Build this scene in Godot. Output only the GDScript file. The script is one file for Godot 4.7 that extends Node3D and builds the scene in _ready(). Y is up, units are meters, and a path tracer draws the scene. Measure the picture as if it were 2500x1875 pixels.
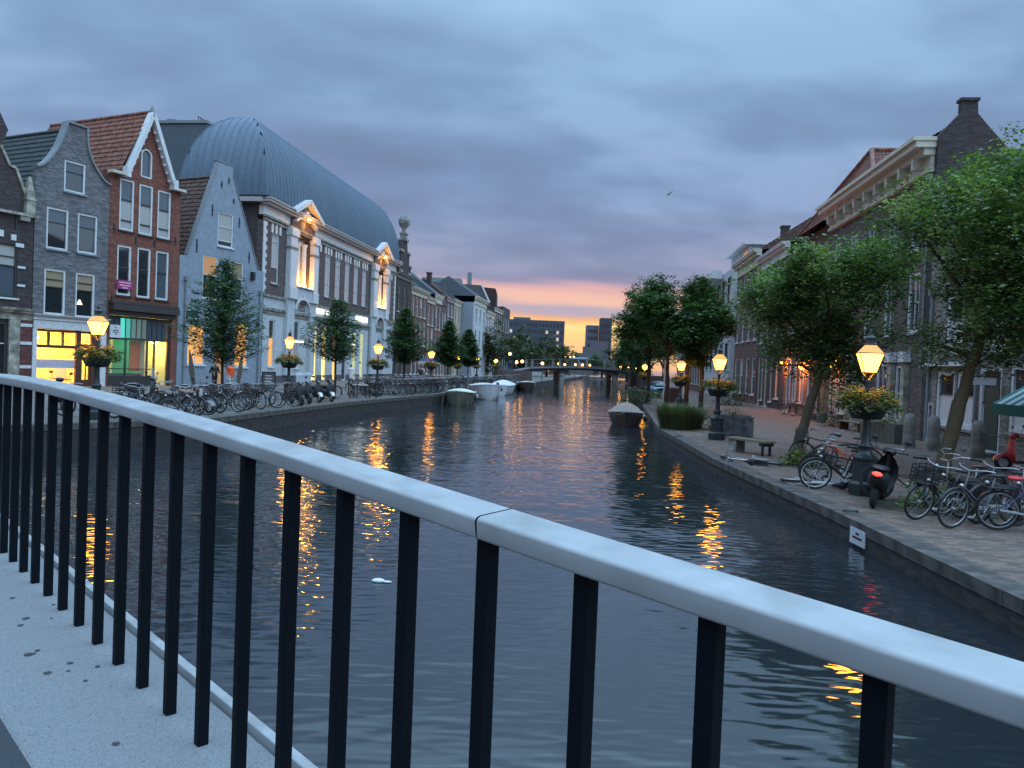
extends Node3D
# A canal at dusk seen from a bridge. Water is y = 0, x to the right, -z down the canal.

class B:
	var v := PackedVector3Array()
	var n := PackedVector3Array()
	var c := PackedColorArray()
	var uv := PackedVector2Array()
	var coloured := false
	var col := Color.WHITE
	var x := Transform3D()
	func t3(a: Vector3, b: Vector3, d: Vector3, na: Vector3, nb: Vector3, nd: Vector3) -> void:
		v.append(x * a); v.append(x * d); v.append(x * b)
		n.append((x.basis * na).normalized()); n.append((x.basis * nd).normalized()); n.append((x.basis * nb).normalized())
		if coloured:
			c.append(col); c.append(col); c.append(col)
	func tri(a: Vector3, b: Vector3, d: Vector3) -> void:
		var nn := (b - a).cross(d - a).normalized()
		t3(a, b, d, nn, nn, nn)
	func quad(a: Vector3, b: Vector3, d: Vector3, e: Vector3) -> void:
		tri(a, b, d)
		tri(a, d, e)
	func box(ce: Vector3, s: Vector3) -> void:
		var h := s * 0.5
		var p: Array[Vector3] = []
		for i in 8:
			p.append(ce + Vector3(h.x if i & 1 else -h.x, h.y if i & 2 else -h.y, h.z if i & 4 else -h.z))
		quad(p[4], p[5], p[7], p[6]); quad(p[1], p[0], p[2], p[3]); quad(p[5], p[1], p[3], p[7])
		quad(p[0], p[4], p[6], p[2]); quad(p[6], p[7], p[3], p[2]); quad(p[0], p[1], p[5], p[4])
	func bar(a: Vector3, b: Vector3, w: float, h: float, up := Vector3.UP) -> void:
		var f := (b - a).normalized()
		var r := f.cross(up).normalized() * w * 0.5
		var u := r.cross(f).normalized() * h * 0.5
		var p := [a - r - u, a + r - u, a + r + u, a - r + u, b - r - u, b + r - u, b + r + u, b - r + u]
		quad(p[0], p[3], p[2], p[1]); quad(p[4], p[5], p[6], p[7]); quad(p[0], p[1], p[5], p[4])
		quad(p[1], p[2], p[6], p[5]); quad(p[2], p[3], p[7], p[6]); quad(p[3], p[0], p[4], p[7])
	func path(pts: Array, rad: Array, k := 8, caps := true) -> void:
		var rings: Array = []
		var side := Vector3.ZERO
		for i in pts.size():
			var f: Vector3 = (pts[mini(i + 1, pts.size() - 1)] - pts[maxi(i - 1, 0)]).normalized()
			if side == Vector3.ZERO:
				side = f.cross(Vector3.UP if absf(f.y) < 0.9 else Vector3.RIGHT).normalized()
			side = (side - f * side.dot(f)).normalized()
			var up := side.cross(f)
			var ring := PackedVector3Array()
			for j in k + 1:
				var an := TAU * j / k
				ring.append(pts[i] + (side * cos(an) + up * sin(an)) * rad[i])
			rings.append(ring)
		grid(rings)
		if caps:
			for e in [0, pts.size() - 1]:
				var ce: Vector3 = pts[e]
				var r: PackedVector3Array = rings[e]
				for j in k:
					if e == 0:
						tri(ce, r[j + 1], r[j])
					else:
						tri(ce, r[j], r[j + 1])
	func tube(a: Vector3, b: Vector3, r0: float, r1: float, k := 8) -> void:
		path([a, b], [r0, r1], k)
	func grid(rows: Array) -> void:
		var nr := rows.size()
		var nc: int = rows[0].size()
		var nm: Array = []
		var shut: bool = rows[0][0].distance_to(rows[0][nc - 1]) < 1e-5 and rows[nr - 1][0].distance_to(rows[nr - 1][nc - 1]) < 1e-5
		for i in nr:
			var r := PackedVector3Array()
			for j in nc:
				var du: Vector3
				if shut:
					du = rows[i][(j + 1) % (nc - 1)] - rows[i][(j - 1 + nc - 1) % (nc - 1)]
				else:
					du = rows[i][mini(j + 1, nc - 1)] - rows[i][maxi(j - 1, 0)]
				var dv: Vector3 = rows[mini(i + 1, nr - 1)][j] - rows[maxi(i - 1, 0)][j]
				if du.length() < 1e-6:
					var m := mini(i + 1, nr - 1) if i == 0 else i - 1
					du = rows[m][(j + 1) % nc] - rows[m][maxi(j - 1, 0)]
				r.append(du.cross(dv).normalized())
			nm.append(r)
		for i in nr - 1:
			for j in nc - 1:
				t3(rows[i][j], rows[i][j + 1], rows[i + 1][j + 1], nm[i][j], nm[i][j + 1], nm[i + 1][j + 1])
				t3(rows[i][j], rows[i + 1][j + 1], rows[i + 1][j], nm[i][j], nm[i + 1][j + 1], nm[i + 1][j])
	func lathe(prof: Array, k := 16, ce := Vector3.ZERO, sx := 1.0, sz := 1.0) -> void:
		var rows: Array = []
		for p in prof:
			var r := PackedVector3Array()
			for j in k + 1:
				var an := -TAU * (j % k) / k
				r.append(ce + Vector3(cos(an) * p.x * sx, p.y, sin(an) * p.x * sz))
			rows.append(r)
		grid(rows)
	func facets(prof: Array, k := 4, ce := Vector3.ZERO, turn := 0.785398) -> void:
		for i in prof.size() - 1:
			for j in k:
				var a0 := -TAU * j / k + turn
				var a1 := -TAU * (j + 1) / k + turn
				var d0 := Vector3(cos(a0), 0, sin(a0))
				var d1 := Vector3(cos(a1), 0, sin(a1))
				quad(ce + d0 * prof[i].x + Vector3.UP * prof[i].y, ce + d1 * prof[i].x + Vector3.UP * prof[i].y, ce + d1 * prof[i + 1].x + Vector3.UP * prof[i + 1].y, ce + d0 * prof[i + 1].x + Vector3.UP * prof[i + 1].y)
	func ball(ce: Vector3, r: Vector3, k := 10, m := 6) -> void:
		var rows: Array = []
		for i in m + 1:
			var th := -PI / 2 + PI * i / m
			var row := PackedVector3Array()
			for j in k + 1:
				var an := -TAU * (j % k) / k
				row.append(ce + Vector3(cos(an) * cos(th) * r.x, sin(th) * r.y, sin(an) * cos(th) * r.z))
			rows.append(row)
		grid(rows)
	func torus(ce: Vector3, R: float, r: float, k := 20, m := 6) -> void:
		var rows: Array = []
		for i in k + 1:
			var a := TAU * (i % k) / k
			var d := Vector3(cos(a), sin(a), 0)
			var row := PackedVector3Array()
			for j in m + 1:
				var b := TAU * (j % m) / m
				row.append(ce + d * (R + r * cos(b)) + Vector3(0, 0, r * sin(b)))
			rows.append(row)
		grid(rows)
	func poly(p: PackedVector2Array, z: float, flip := false) -> void:
		var ix := Geometry2D.triangulate_polygon(p)
		for i in range(0, ix.size(), 3):
			var a := p[ix[i]]; var b := p[ix[i + 1]]; var d := p[ix[i + 2]]
			if ((b - a).cross(d - a) < 0) != flip:
				var sw := b
				b = d; d = sw
			tri(Vector3(a.x, a.y, z), Vector3(b.x, b.y, z), Vector3(d.x, d.y, z))
	func prism(p: PackedVector2Array, z0: float, z1: float) -> void:
		if not Geometry2D.is_polygon_clockwise(p):
			pass
		else:
			p = p.duplicate()
			p.reverse()
		poly(p, z1); poly(p, z0, true)
		for i in p.size():
			var a := p[i]; var b := p[(i + 1) % p.size()]
			quad(Vector3(a.x, a.y, z0), Vector3(b.x, b.y, z0), Vector3(b.x, b.y, z1), Vector3(a.x, a.y, z1))
	func mesh() -> ArrayMesh:
		var a := []
		a.resize(Mesh.ARRAY_MAX)
		a[Mesh.ARRAY_VERTEX] = v
		a[Mesh.ARRAY_NORMAL] = n
		if coloured:
			a[Mesh.ARRAY_COLOR] = c
		if uv.size() == v.size() and uv.size() > 0:
			a[Mesh.ARRAY_TEX_UV] = uv
		var m := ArrayMesh.new()
		m.add_surface_from_arrays(Mesh.PRIMITIVE_TRIANGLES, a)
		return m

var rng := RandomNumberGenerator.new()
var M := {}
var T := {}
var taken := {}

func numbered(called: String) -> String:
	var k: int = taken.get(called, 0)
	taken[called] = k + 1
	return called if k == 0 else "%s_%03d" % [called, k]

func tag(o: Node, label: String, category := "", group := "", kind := "") -> Node:
	if label: o.set_meta("label", label)
	if category: o.set_meta("category", category)
	if group: o.set_meta("group", group)
	if kind: o.set_meta("kind", kind)
	return o

func thing(called: String, label: String, category: String, at := Vector3.ZERO, turn := 0.0, group := "") -> Node3D:
	var o := Node3D.new()
	o.name = numbered(called)
	add_child(o)
	o.position = at
	o.rotation.y = turn
	tag(o, label, category, group)
	return o

func part(called: String, b, m: Material, parent: Node, at := Vector3.ZERO) -> MeshInstance3D:
	var o := MeshInstance3D.new()
	o.name = called if parent != self else numbered(called)
	o.mesh = b.mesh() if b is B else b
	o.material_override = m
	o.position = at
	parent.add_child(o, true)
	return o

func struct(called: String, b, m: Material, parent: Node = self) -> MeshInstance3D:
	var o := part(called, b, m, parent)
	if parent == self:
		o.set_meta("kind", "structure")
	return o

func dup(o: Node3D, at: Vector3, turn: float, label := "", group := "", grow := 1.0) -> Node3D:
	var r: Node3D = o.duplicate()
	var base := String(o.name)
	if base.length() > 4 and base[-4] == "_" and base.right(3).is_valid_int():
		base = base.left(-4)
	r.name = numbered(base)
	add_child(r)
	r.position = at
	r.rotation = Vector3(0, turn, 0)
	r.scale = Vector3.ONE * grow
	if label: r.set_meta("label", label)
	if group: r.set_meta("group", group)
	return r

# ---------- textures and materials ----------
func noise(freq: float, oct := 4, sd := 1, type := FastNoiseLite.TYPE_SIMPLEX_SMOOTH) -> FastNoiseLite:
	var f := FastNoiseLite.new()
	f.seed = sd
	f.noise_type = type
	f.frequency = freq
	f.fractal_octaves = oct
	f.fractal_type = FastNoiseLite.FRACTAL_FBM if oct > 1 else FastNoiseLite.FRACTAL_NONE
	return f

func noise_tex(freq: float, lo: Color, hi: Color, oct := 4, sd := 1, size := 512) -> NoiseTexture2D:
	var t := NoiseTexture2D.new()
	t.width = size; t.height = size
	t.seamless = true
	t.seamless_blend_skirt = 0.2
	t.noise = noise(freq, oct, sd)
	var g := Gradient.new()
	g.set_color(0, lo); g.set_color(1, hi)
	t.color_ramp = g
	return t

func bricks(cols: int, rows: int, mortar: Color, spread: float, sd: int, gap := 1, warm := 0.05) -> Array:
	var s := 512
	var im := Image.create(s, s, false, Image.FORMAT_RGB8)
	var hm := Image.create(s, s, false, Image.FORMAT_RGB8)
	im.fill(mortar); hm.fill(Color(0.25, 0.25, 0.25))
	var r := RandomNumberGenerator.new()
	r.seed = sd
	var bw := s / cols
	var bh := s / rows
	for j in rows:
		for i in cols + 1:
			var q := 1.0 - r.randf() * spread
			var w := (r.randf() - 0.5) * warm
			var co := Color(clampf(q + w, 0, 1), q, clampf(q - w, 0, 1))
			if i == cols:
				continue
			var x0 := i * bw + (bw / 2 if j % 2 else 0)
			for k in 2:
				var rc := Rect2i(x0 - k * s, j * bh, bw - gap, bh - gap)
				im.fill_rect(rc, co)
				var h := 0.75 + r.randf() * 0.25
				hm.fill_rect(rc, Color(h, h, h))
	for y in s:
		for x in s:
			var d := 1.0 - r.randf() * 0.14
			var p := im.get_pixel(x, y)
			im.set_pixel(x, y, Color(p.r * d, p.g * d, p.b * d))
	hm.bump_map_to_normal_map(2.0)
	return [ImageTexture.create_from_image(im), ImageTexture.create_from_image(hm)]

func mat(c: Color, rough := 0.8, tex: Texture2D = null, scale := 1.0, nrm: Texture2D = null, ns := 0.6, metal := 0.0, world := false) -> StandardMaterial3D:
	var m := StandardMaterial3D.new()
	m.albedo_color = c.linear_to_srgb()
	m.roughness = rough
	m.metallic = metal
	if tex or nrm:
		m.albedo_texture = tex
		m.uv1_triplanar = true
		m.uv1_world_triplanar = world
		m.uv1_scale = Vector3.ONE * scale
		m.uv1_triplanar_sharpness = 8.0
	if nrm:
		m.normal_enabled = true
		m.normal_texture = nrm
		m.normal_scale = ns
	return m

func glow(c: Color, e: float) -> StandardMaterial3D:
	var m := StandardMaterial3D.new()
	m.albedo_color = Color(0.3, 0.3, 0.3)
	m.emission_enabled = true
	m.emission = c.linear_to_srgb()
	m.emission_energy_multiplier = e * 0.5
	return m

func materials() -> void:
	var bk := bricks(8, 32, Color(0.66, 0.64, 0.61), 0.3, 5)
	var pv := bricks(10, 20, Color(0.6, 0.57, 0.53), 0.26, 9, 2, 0.06)
	T.brick = bk[0]; T.brick_n = bk[1]; T.pave = pv[0]; T.pave_n = pv[1]
	T.mottle = noise_tex(0.012, Color(0.87, 0.87, 0.87), Color(1, 1, 1), 5, 3)
	T.stain = noise_tex(0.006, Color(0.5, 0.5, 0.48), Color(1, 1, 1), 5, 8)
	var sp := Image.create(512, 512, false, Image.FORMAT_RGB8)
	var r := RandomNumberGenerator.new()
	r.seed = 4
	for y in 512:
		for x in 512:
			var q := 0.78 + r.randf() * 0.22
			if r.randf() < 0.10: q *= 0.45 + r.randf() * 0.3
			sp.set_pixel(x, y, Color(q, q, q))
	for k in 700:
		var q := 0.35 + r.randf() * 0.3
		sp.fill_rect(Rect2i(r.randi() % 510, r.randi() % 510, 1 + r.randi() % 3, 1 + r.randi() % 3), Color(q, q, q))
	T.speck = ImageTexture.create_from_image(sp)
	T.bark = noise_tex(0.03, Color(0.45, 0.45, 0.45), Color(1, 1, 1), 5, 12)
	T.bark_n = NoiseTexture2D.new()
	T.bark_n.width = 256; T.bark_n.height = 256; T.bark_n.seamless = true
	T.bark_n.noise = noise(0.04, 4, 13)
	T.bark_n.as_normal_map = true; T.bark_n.bump_strength = 10.0
	M.brick_grey = mat(Color(0.225, 0.215, 0.225), 0.9, T.brick, 0.5, T.brick_n, 0.18)
	M.brick_red = mat(Color(0.29, 0.10, 0.068), 0.9, T.brick, 0.5, T.brick_n, 0.18)
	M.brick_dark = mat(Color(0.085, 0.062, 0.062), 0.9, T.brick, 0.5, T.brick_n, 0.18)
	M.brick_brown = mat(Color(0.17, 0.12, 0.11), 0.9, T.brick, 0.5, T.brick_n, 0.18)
	M.brick_far = mat(Color(0.21, 0.10, 0.075), 0.9, T.brick, 0.5, T.brick_n, 0.18)
	M.brick_tan = mat(Color(0.34, 0.295, 0.26), 0.9, T.brick, 0.5, T.brick_n, 0.18)
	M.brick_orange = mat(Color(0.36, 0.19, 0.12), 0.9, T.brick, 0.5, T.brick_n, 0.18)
	M.plaster_pale = mat(Color(0.25, 0.285, 0.335), 0.85, T.mottle, 0.3)
	M.plaster_white = mat(Color(0.5, 0.515, 0.53), 0.8, T.mottle, 0.25)
	M.plaster_yellow = mat(Color(0.45, 0.38, 0.25), 0.8, T.mottle, 0.25)
	M.plaster_pink = mat(Color(0.5, 0.42, 0.42), 0.8, T.mottle, 0.25)
	M.white = mat(Color(0.64, 0.645, 0.645), 0.55, T.mottle, 0.6)
	M.cream = mat(Color(0.58, 0.53, 0.42), 0.6, T.mottle, 0.6)
	M.stone = mat(Color(0.36, 0.34, 0.31), 0.85, T.stain, 0.5)
	M.stone_pale = mat(Color(0.5, 0.46, 0.38), 0.85, T.stain, 0.5)
	M.plinth = mat(Color(0.09, 0.09, 0.095), 0.7, T.mottle, 0.5)
	M.tile_red = mat(Color(0.33, 0.115, 0.07), 0.8, T.stain, 0.7)
	M.tile_brown = mat(Color(0.16, 0.085, 0.065), 0.85, T.stain, 0.7)
	M.tile_dark = mat(Color(0.042, 0.052, 0.05), 0.7, T.stain, 0.6)
	M.tile_orange = mat(Color(0.34, 0.13, 0.09), 0.8, T.stain, 0.7)
	M.zinc = mat(Color(0.106, 0.147, 0.194), 0.5, T.mottle, 0.4, null, 0.5, 0.1)
	M.zinc_b = mat(Color(0.110, 0.151, 0.198), 0.5, T.mottle, 0.37, null, 0.5, 0.1)
	M.zinc_c = mat(Color(0.101, 0.141, 0.186), 0.52, T.mottle, 0.3, null, 0.5, 0.1)
	M.slate = mat(Color(0.085, 0.105, 0.12), 0.7, T.mottle, 0.5)
	M.lead = mat(Color(0.2, 0.22, 0.23), 0.65, T.mottle, 0.6)
	M.dark_wood = mat(Color(0.035, 0.028, 0.026), 0.6)
	M.brown_wood = mat(Color(0.16, 0.05, 0.022), 0.6, T.bark, 1.2)
	M.green_paint = mat(Color(0.02, 0.045, 0.038), 0.5)
	M.wood = mat(Color(0.3, 0.25, 0.15), 0.8, T.bark, 1.5)
	M.wood_grey = mat(Color(0.2, 0.175, 0.14), 0.85, T.bark, 1.5)
	M.iron = mat(Color(0.012, 0.02, 0.02), 0.42)
	M.black = mat(Color(0.012, 0.012, 0.014), 0.5)
	M.rubber = mat(Color(0.014, 0.014, 0.014), 0.85)
	M.steel = mat(Color(0.36, 0.36, 0.37), 0.4, null, 1.0, null, 0.5, 0.9)
	M.alu = mat(Color(0.5, 0.5, 0.5), 0.4, null, 1.0, null, 0.5, 0.5)
	M.post = mat(Color(0.0035, 0.0055, 0.009), 0.6, T.mottle, 2.0)
	M.post.metallic_specular = 0.22
	T.wear = noise_tex(0.006, Color(0.8, 0.8, 0.79), Color(1, 1, 1), 6, 61)
	M.rail = mat(Color(0.37, 0.38, 0.385), 0.42, T.wear, 1.3)
	M.deck = mat(Color(0.25, 0.255, 0.26), 0.9, T.speck, 1.1)
	M.asphalt = mat(Color(0.052, 0.055, 0.06), 0.95, T.speck, 1.3)
	M.pave = mat(Color(0.205, 0.146, 0.115), 0.9, T.pave, 0.5, T.pave_n, 0.5, 0.0, true)
	M.pave_grey = mat(Color(0.19, 0.175, 0.16), 0.9, T.pave, 0.4, T.pave_n, 0.5, 0.0, true)
	M.coping = mat(Color(0.115, 0.1, 0.088), 0.85, T.stain, 0.8)
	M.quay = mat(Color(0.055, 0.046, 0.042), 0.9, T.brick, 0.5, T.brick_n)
	M.soil = mat(Color(0.07, 0.06, 0.035), 1.0, T.stain, 1.0)
	M.ground = mat(Color(0.1, 0.1, 0.08), 1.0, T.stain, 0.1)
	M.bark = mat(Color(0.17, 0.135, 0.075), 0.95, T.bark, 1.6, T.bark_n, 1.0)
	M.bark_dark = mat(Color(0.06, 0.05, 0.04), 0.95, T.bark, 1.6, T.bark_n, 1.0)
	M.leaf = mat(Color.WHITE, 0.6)
	M.leaf.vertex_color_use_as_albedo = true
	M.leaf.backlight_enabled = true
	M.leaf.backlight = Color(0.85, 0.9, 0.5)
	M.paint = mat(Color.WHITE, 0.6)
	M.paint.vertex_color_use_as_albedo = true
	M.glass = mat(Color(0.018, 0.021, 0.024), 0.04)
	M.glass.metallic_specular = 0.7
	M.blind = mat(Color(0.34, 0.33, 0.31), 0.25)
	M.glass_blue = mat(Color(0.07, 0.085, 0.1), 0.05)
	M.clear = mat(Color(1, 1, 1), 0.03)
	M.clear.albedo_color.a = 0.06
	M.clear.transparency = BaseMaterial3D.TRANSPARENCY_ALPHA
	M.lit = glow(Color(1.0, 0.56, 0.14), 1.1)
	M.lit_dim = glow(Color(1.0, 0.5, 0.15), 0.32)
	M.lit_amber = glow(Color(1.0, 0.45, 0.08), 0.8)
	M.lit_yellow = glow(Color(1.0, 0.7, 0.2), 1.5)
	M.lit_white = glow(Color(0.95, 1.0, 0.95), 2.6)
	M.lit_green = glow(Color(0.62, 0.68, 0.3), 0.7)
	M.lamp_glass = glow(Color(1.0, 0.36, 0.025), 17.0)
	M.bulb = glow(Color(1.0, 0.72, 0.3), 16.0)
	M.far_glow = glow(Color(1.0, 0.45, 0.1), 13.0)
	M.water = mat(Color(0.017, 0.02, 0.024), 0.03)
	M.water.metallic_specular = 0.705
	T.ripple = NoiseTexture2D.new()
	T.ripple.width = 1024; T.ripple.height = 1024; T.ripple.seamless = true
	T.ripple.seamless_blend_skirt = 0.15
	T.ripple.noise = noise(0.011, 2, 21)
	T.ripple.as_normal_map = true
	T.ripple.bump_strength = 7.0
	M.water.normal_enabled = true
	M.water.normal_texture = T.ripple
	M.water.normal_scale = 0.31

# ---------- sky ----------
func hue(r: float, g: float, b: float) -> Vector3:
	var c := Color(r / 255.0, g / 255.0, b / 255.0).srgb_to_linear()
	return Vector3(c.r, c.g, c.b)

func ramp(stops: Array, e: float) -> Vector3:
	for i in stops.size() - 1:
		if e < stops[i + 1][0]:
			var t: float = clampf((e - stops[i][0]) / (stops[i + 1][0] - stops[i][0]), 0, 1)
			return stops[i][1].lerp(stops[i + 1][1], t)
	return stops[-1][1]

func sky_image() -> Image:
	var w := 2048
	var h := 1024
	var big := noise(1.0, 5, 31)
	var fine := noise(3.2, 4, 33)
	var streak := noise(1.0, 4, 37)
	var mid := [[0.0, hue(164, 150, 166)], [4.0, hue(156, 149, 172)], [7.0, hue(140, 148, 178)], [10.0, hue(130, 147, 182)], [14.0, hue(125, 150, 187)], [20.0, hue(128, 159, 195)], [27.0, hue(140, 174, 207)], [45.0, hue(152, 190, 230)], [90.0, hue(166, 200, 238)]]
	var dark := [[0.0, hue(148, 137, 156)], [7.0, hue(129, 136, 166)], [12.0, hue(116, 132, 166)], [20.0, hue(116, 140, 173)], [30.0, hue(126, 154, 188)], [90.0, hue(146, 178, 214)]]
	var lite := [[0.0, hue(176, 162, 172)], [7.0, hue(158, 160, 187)], [12.0, hue(144, 167, 203)], [20.0, hue(146, 181, 215)], [30.0, hue(158, 194, 225)], [90.0, hue(188, 216, 244)]]
	var band := [[0.0, hue(240, 184, 138)], [1.6, hue(248, 200, 142)], [2.6, hue(255, 216, 142)], [3.15, hue(255, 228, 152)], [3.5, hue(252, 204, 138)], [3.8, hue(236, 170, 128)], [4.02, hue(190, 172, 182)], [4.4, hue(182, 168, 186)], [4.7, hue(240, 192, 170)], [5.4, hue(236, 188, 172)], [5.9, hue(222, 174, 172)], [6.15, hue(190, 164, 180)], [6.45, hue(150, 142, 170)]]
	var data := PackedFloat32Array()
	data.resize(w * h * 3)
	for y in h / 2 + 2:
		var e := 90.0 - (y + 0.5) * 180.0 / h
		var se := sin(deg_to_rad(maxf(e, 0.0)))
		var ce := cos(deg_to_rad(e))
		var cm := ramp(mid, e); var cd := ramp(dark, e); var cl := ramp(lite, e)
		var k := 1.0 / (se + 0.16)
		var lift := lerpf(0.425, 1.3, smoothstep(22.0, 46.0, e))
		var i := y * w * 3
		for xx in w:
			var a := wrapf((xx + 0.5) / w * TAU, -PI, PI)
			var dx := sin(a) * ce
			var dz := -cos(a) * ce
			var px := dx * k; var pz := dz * k
			var q := big.get_noise_2d(px * 0.62 + pz * 0.12 + 3.0, pz * 0.95) * 1.1 + fine.get_noise_2d(px * 0.55 + pz * 0.1, pz * 0.8) * 0.62 + 0.06
			var co: Vector3
			if q > 0:
				co = cm.lerp(cl, minf(q * 1.7, 1.0))
			else:
				co = cm.lerp(cd, minf(-q * 1.25, 1.0))
			if e < 9.0:
				var ad := rad_to_deg(a)
				var wob := streak.get_noise_2d(ad * 0.055, e * 0.8) * 0.55 + (ad - 4.0) * 0.012
				var g := exp(-pow((ad - 5.0) / 27.0, 2.0))
				var bc := ramp(band, e + wob) * 1.02
				var f := g * clampf((6.7 - e - wob) / 0.5, 0, 1)
				co = co.lerp(bc, f)
			co *= lift
			data[i] = co.x; data[i + 1] = co.y; data[i + 2] = co.z
			i += 3
	var low := h / 2 + 1
	for y in range(h / 2 + 2, h):
		for xx in w * 3:
			data[y * w * 3 + xx] = data[low * w * 3 + xx]
	return Image.create_from_data(w, h, false, Image.FORMAT_RGBF, data.to_byte_array())

const EYE := Vector3(0, 2.85, 0)

func stage() -> void:
	var cam := Camera3D.new()
	cam.name = "camera"
	cam.position = EYE
	cam.rotation_degrees = Vector3(-1.33, 0, 2.3)
	cam.fov = 53.06
	cam.far = 4000.0
	cam.near = 0.05
	add_child(cam)
	cam.current = true
	var we := WorldEnvironment.new()
	we.name = "world"
	var env := Environment.new()
	env.background_mode = Environment.BG_SKY
	var sky := Sky.new()
	var pm := PanoramaSkyMaterial.new()
	pm.panorama = ImageTexture.create_from_image(sky_image())
	sky.sky_material = pm
	env.sky = sky
	env.tonemap_mode = Environment.TONE_MAPPER_LINEAR
	env.tonemap_exposure = 2.5
	env.sdfgi_enabled = true
	env.ssao_enabled = true
	env.ssil_enabled = true
	we.environment = env
	add_child(we)
	var overcast_light := DirectionalLight3D.new()  # broad overcast light added from behind right, opposite the sunset
	overcast_light.name = "overcast_light"
	overcast_light.light_energy = 0.34
	overcast_light.light_color = Color(0.74, 0.9, 1.0)
	overcast_light.light_angular_distance = 110.0
	overcast_light.shadow_enabled = true
	add_child(overcast_light)
	var az := deg_to_rad(118.0)
	var el := deg_to_rad(48.0)
	overcast_light.look_at_from_position(Vector3.ZERO, -Vector3(sin(az) * cos(el), sin(el), -cos(az) * cos(el)))

# ---------- the setting ----------
const GL := 0.7    # left quay
const GR := 0.42   # right quay
var edge_l: Array[Vector2] = [Vector2(-40, -8), Vector2(-16, -17), Vector2(-11.75, -22.8), Vector2(-9.93, -25.4), Vector2(-8.17, -38.4), Vector2(-5.22, -52.7), Vector2(2.3, -103), Vector2(3.3, -110), Vector2(19, -215), Vector2(26, -262)]
var edge_r: Array[Vector2] = [Vector2(5.9, 14), Vector2(5.9, -9), Vector2(6.0, -14), Vector2(5.85, -21.6), Vector2(6.4, -33), Vector2(8.06, -45), Vector2(16.2, -104), Vector2(17.0, -110), Vector2(33, -215), Vector2(40, -262)]

func along(e: Array[Vector2], z: float, off := 0.0) -> Vector2:
	for i in range(1, e.size() - 1):
		if z <= e[i].y + 0.001 and z >= e[i + 1].y or i == e.size() - 2:
			var t := (z - e[i].y) / (e[i + 1].y - e[i].y)
			return Vector2(lerpf(e[i].x, e[i + 1].x, t) + off, z)
	return e[0]

func sheet(pts: Array[Vector2], y: float) -> B:
	var b := B.new()
	var p := PackedVector2Array(pts)
	var ix := Geometry2D.triangulate_polygon(p)
	for i in range(0, ix.size(), 3):
		var a := Vector3(p[ix[i]].x, y, p[ix[i]].y); var d := Vector3(p[ix[i + 1]].x, y, p[ix[i + 1]].y); var f := Vector3(p[ix[i + 2]].x, y, p[ix[i + 2]].y)
		if (d - a).cross(f - a).y < 0:
			b.tri(a, f, d)
		else:
			b.tri(a, d, f)
	return b

func water() -> void:
	var b := B.new()
	var zs: Array[float] = []
	var z := 12.0
	while z > -300.0:
		zs.append(z)
		z -= clampf(-z * 0.006, 0.085, 1.2)
	var w1 := noise(0.55, 2, 51)
	var w2 := noise(0.16, 2, 52)
	var w3 := noise(1.7, 2, 53)
	var nx := 130
	var rows: Array = []
	for zz in zs:
		var r := PackedVector3Array()
		var half := 16.0 if zz > -30 else 26.0
		var cx := 0.0 if zz > -30 else 0.0 + (-zz - 30) * 0.1
		for i in nx + 1:
			var xx := cx + half * (2.0 * i / nx - 1.0)
			var calm := 0.45 + 0.55 * smoothstep(-0.25, 0.35, w2.get_noise_2d(xx * 0.7 + 40, zz * 0.5))
			var far := lerpf(0.7, 2.0, smoothstep(9.0, 34.0, -zz))
			var hh := (w1.get_noise_2d(xx * 0.36, zz * 1.0) * 0.0085 * calm + w3.get_noise_2d(xx * 0.5, zz) * 0.0042 * calm) * far + w2.get_noise_2d(xx, zz * 1.4) * 0.012
			r.append(Vector3(xx, hh, zz))
		rows.append(r)
	b.grid(rows)
	for q in b.v:
		b.uv.append(Vector2(q.x / 8.0, q.z / 2.6))
	struct("canal_water", b, M.water)

func quay(side: String, e: Array[Vector2], g: float, out: float, pm: Material) -> void:
	var pts: Array[Vector2] = []
	for p in e: pts.append(p + Vector2(out * 0.42, 0))
	pts.append(Vector2(30 + out * 20, -420)); pts.append(Vector2(out * 900, -900)); pts.append(Vector2(out * 900, 60))
	pts.append(Vector2(e[0].x + out * 2, 60))
	struct(side + "_quay_pavement", sheet(pts, g), pm)
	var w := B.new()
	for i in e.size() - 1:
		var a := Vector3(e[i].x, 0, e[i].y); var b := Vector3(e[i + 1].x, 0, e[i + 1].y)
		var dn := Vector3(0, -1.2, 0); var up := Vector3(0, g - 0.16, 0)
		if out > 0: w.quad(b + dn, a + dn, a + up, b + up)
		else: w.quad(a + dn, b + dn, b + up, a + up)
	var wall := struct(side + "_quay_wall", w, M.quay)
	# coping stones, one by one near the eye
	var rest := B.new()
	for i in e.size() - 1:
		var len := e[i].distance_to(e[i + 1])
		var d := (e[i + 1] - e[i]) / len
		var s := 0.0
		while s < len - 0.05:
			var l := minf(1.15 + rng.randf() * 0.25, len - s)
			var c := e[i] + d * (s + l / 2)
			var far := c.y < -62 or c.y > -4 or c.x < -20
			var b := rest if far else B.new()
			var nn := Vector2(-d.y, d.x)
			if nn.x * out < 0: nn = -nn
			var lift := rng.randf() * 0.008
			var a3 := Vector3(c.x + nn.x * 0.2, g - 0.07 + lift, c.y + nn.y * 0.2)
			b.bar(a3 - Vector3(d.x, 0, d.y) * (l / 2 - 0.006), a3 + Vector3(d.x, 0, d.y) * (l / 2 - 0.006), 0.46, 0.18)
			if not far:
				part("coping_stone", b, M.coping, wall)
			s += l
	part("coping", rest, M.coping, wall).set_meta("kind", "stuff")

const RAIL_A := Vector2(-1.1251, -2.8884)
const RAIL_D := Vector2(-0.7163, -0.6977)
const RAIL_N := Vector2(0.6977, -0.7163)

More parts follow.
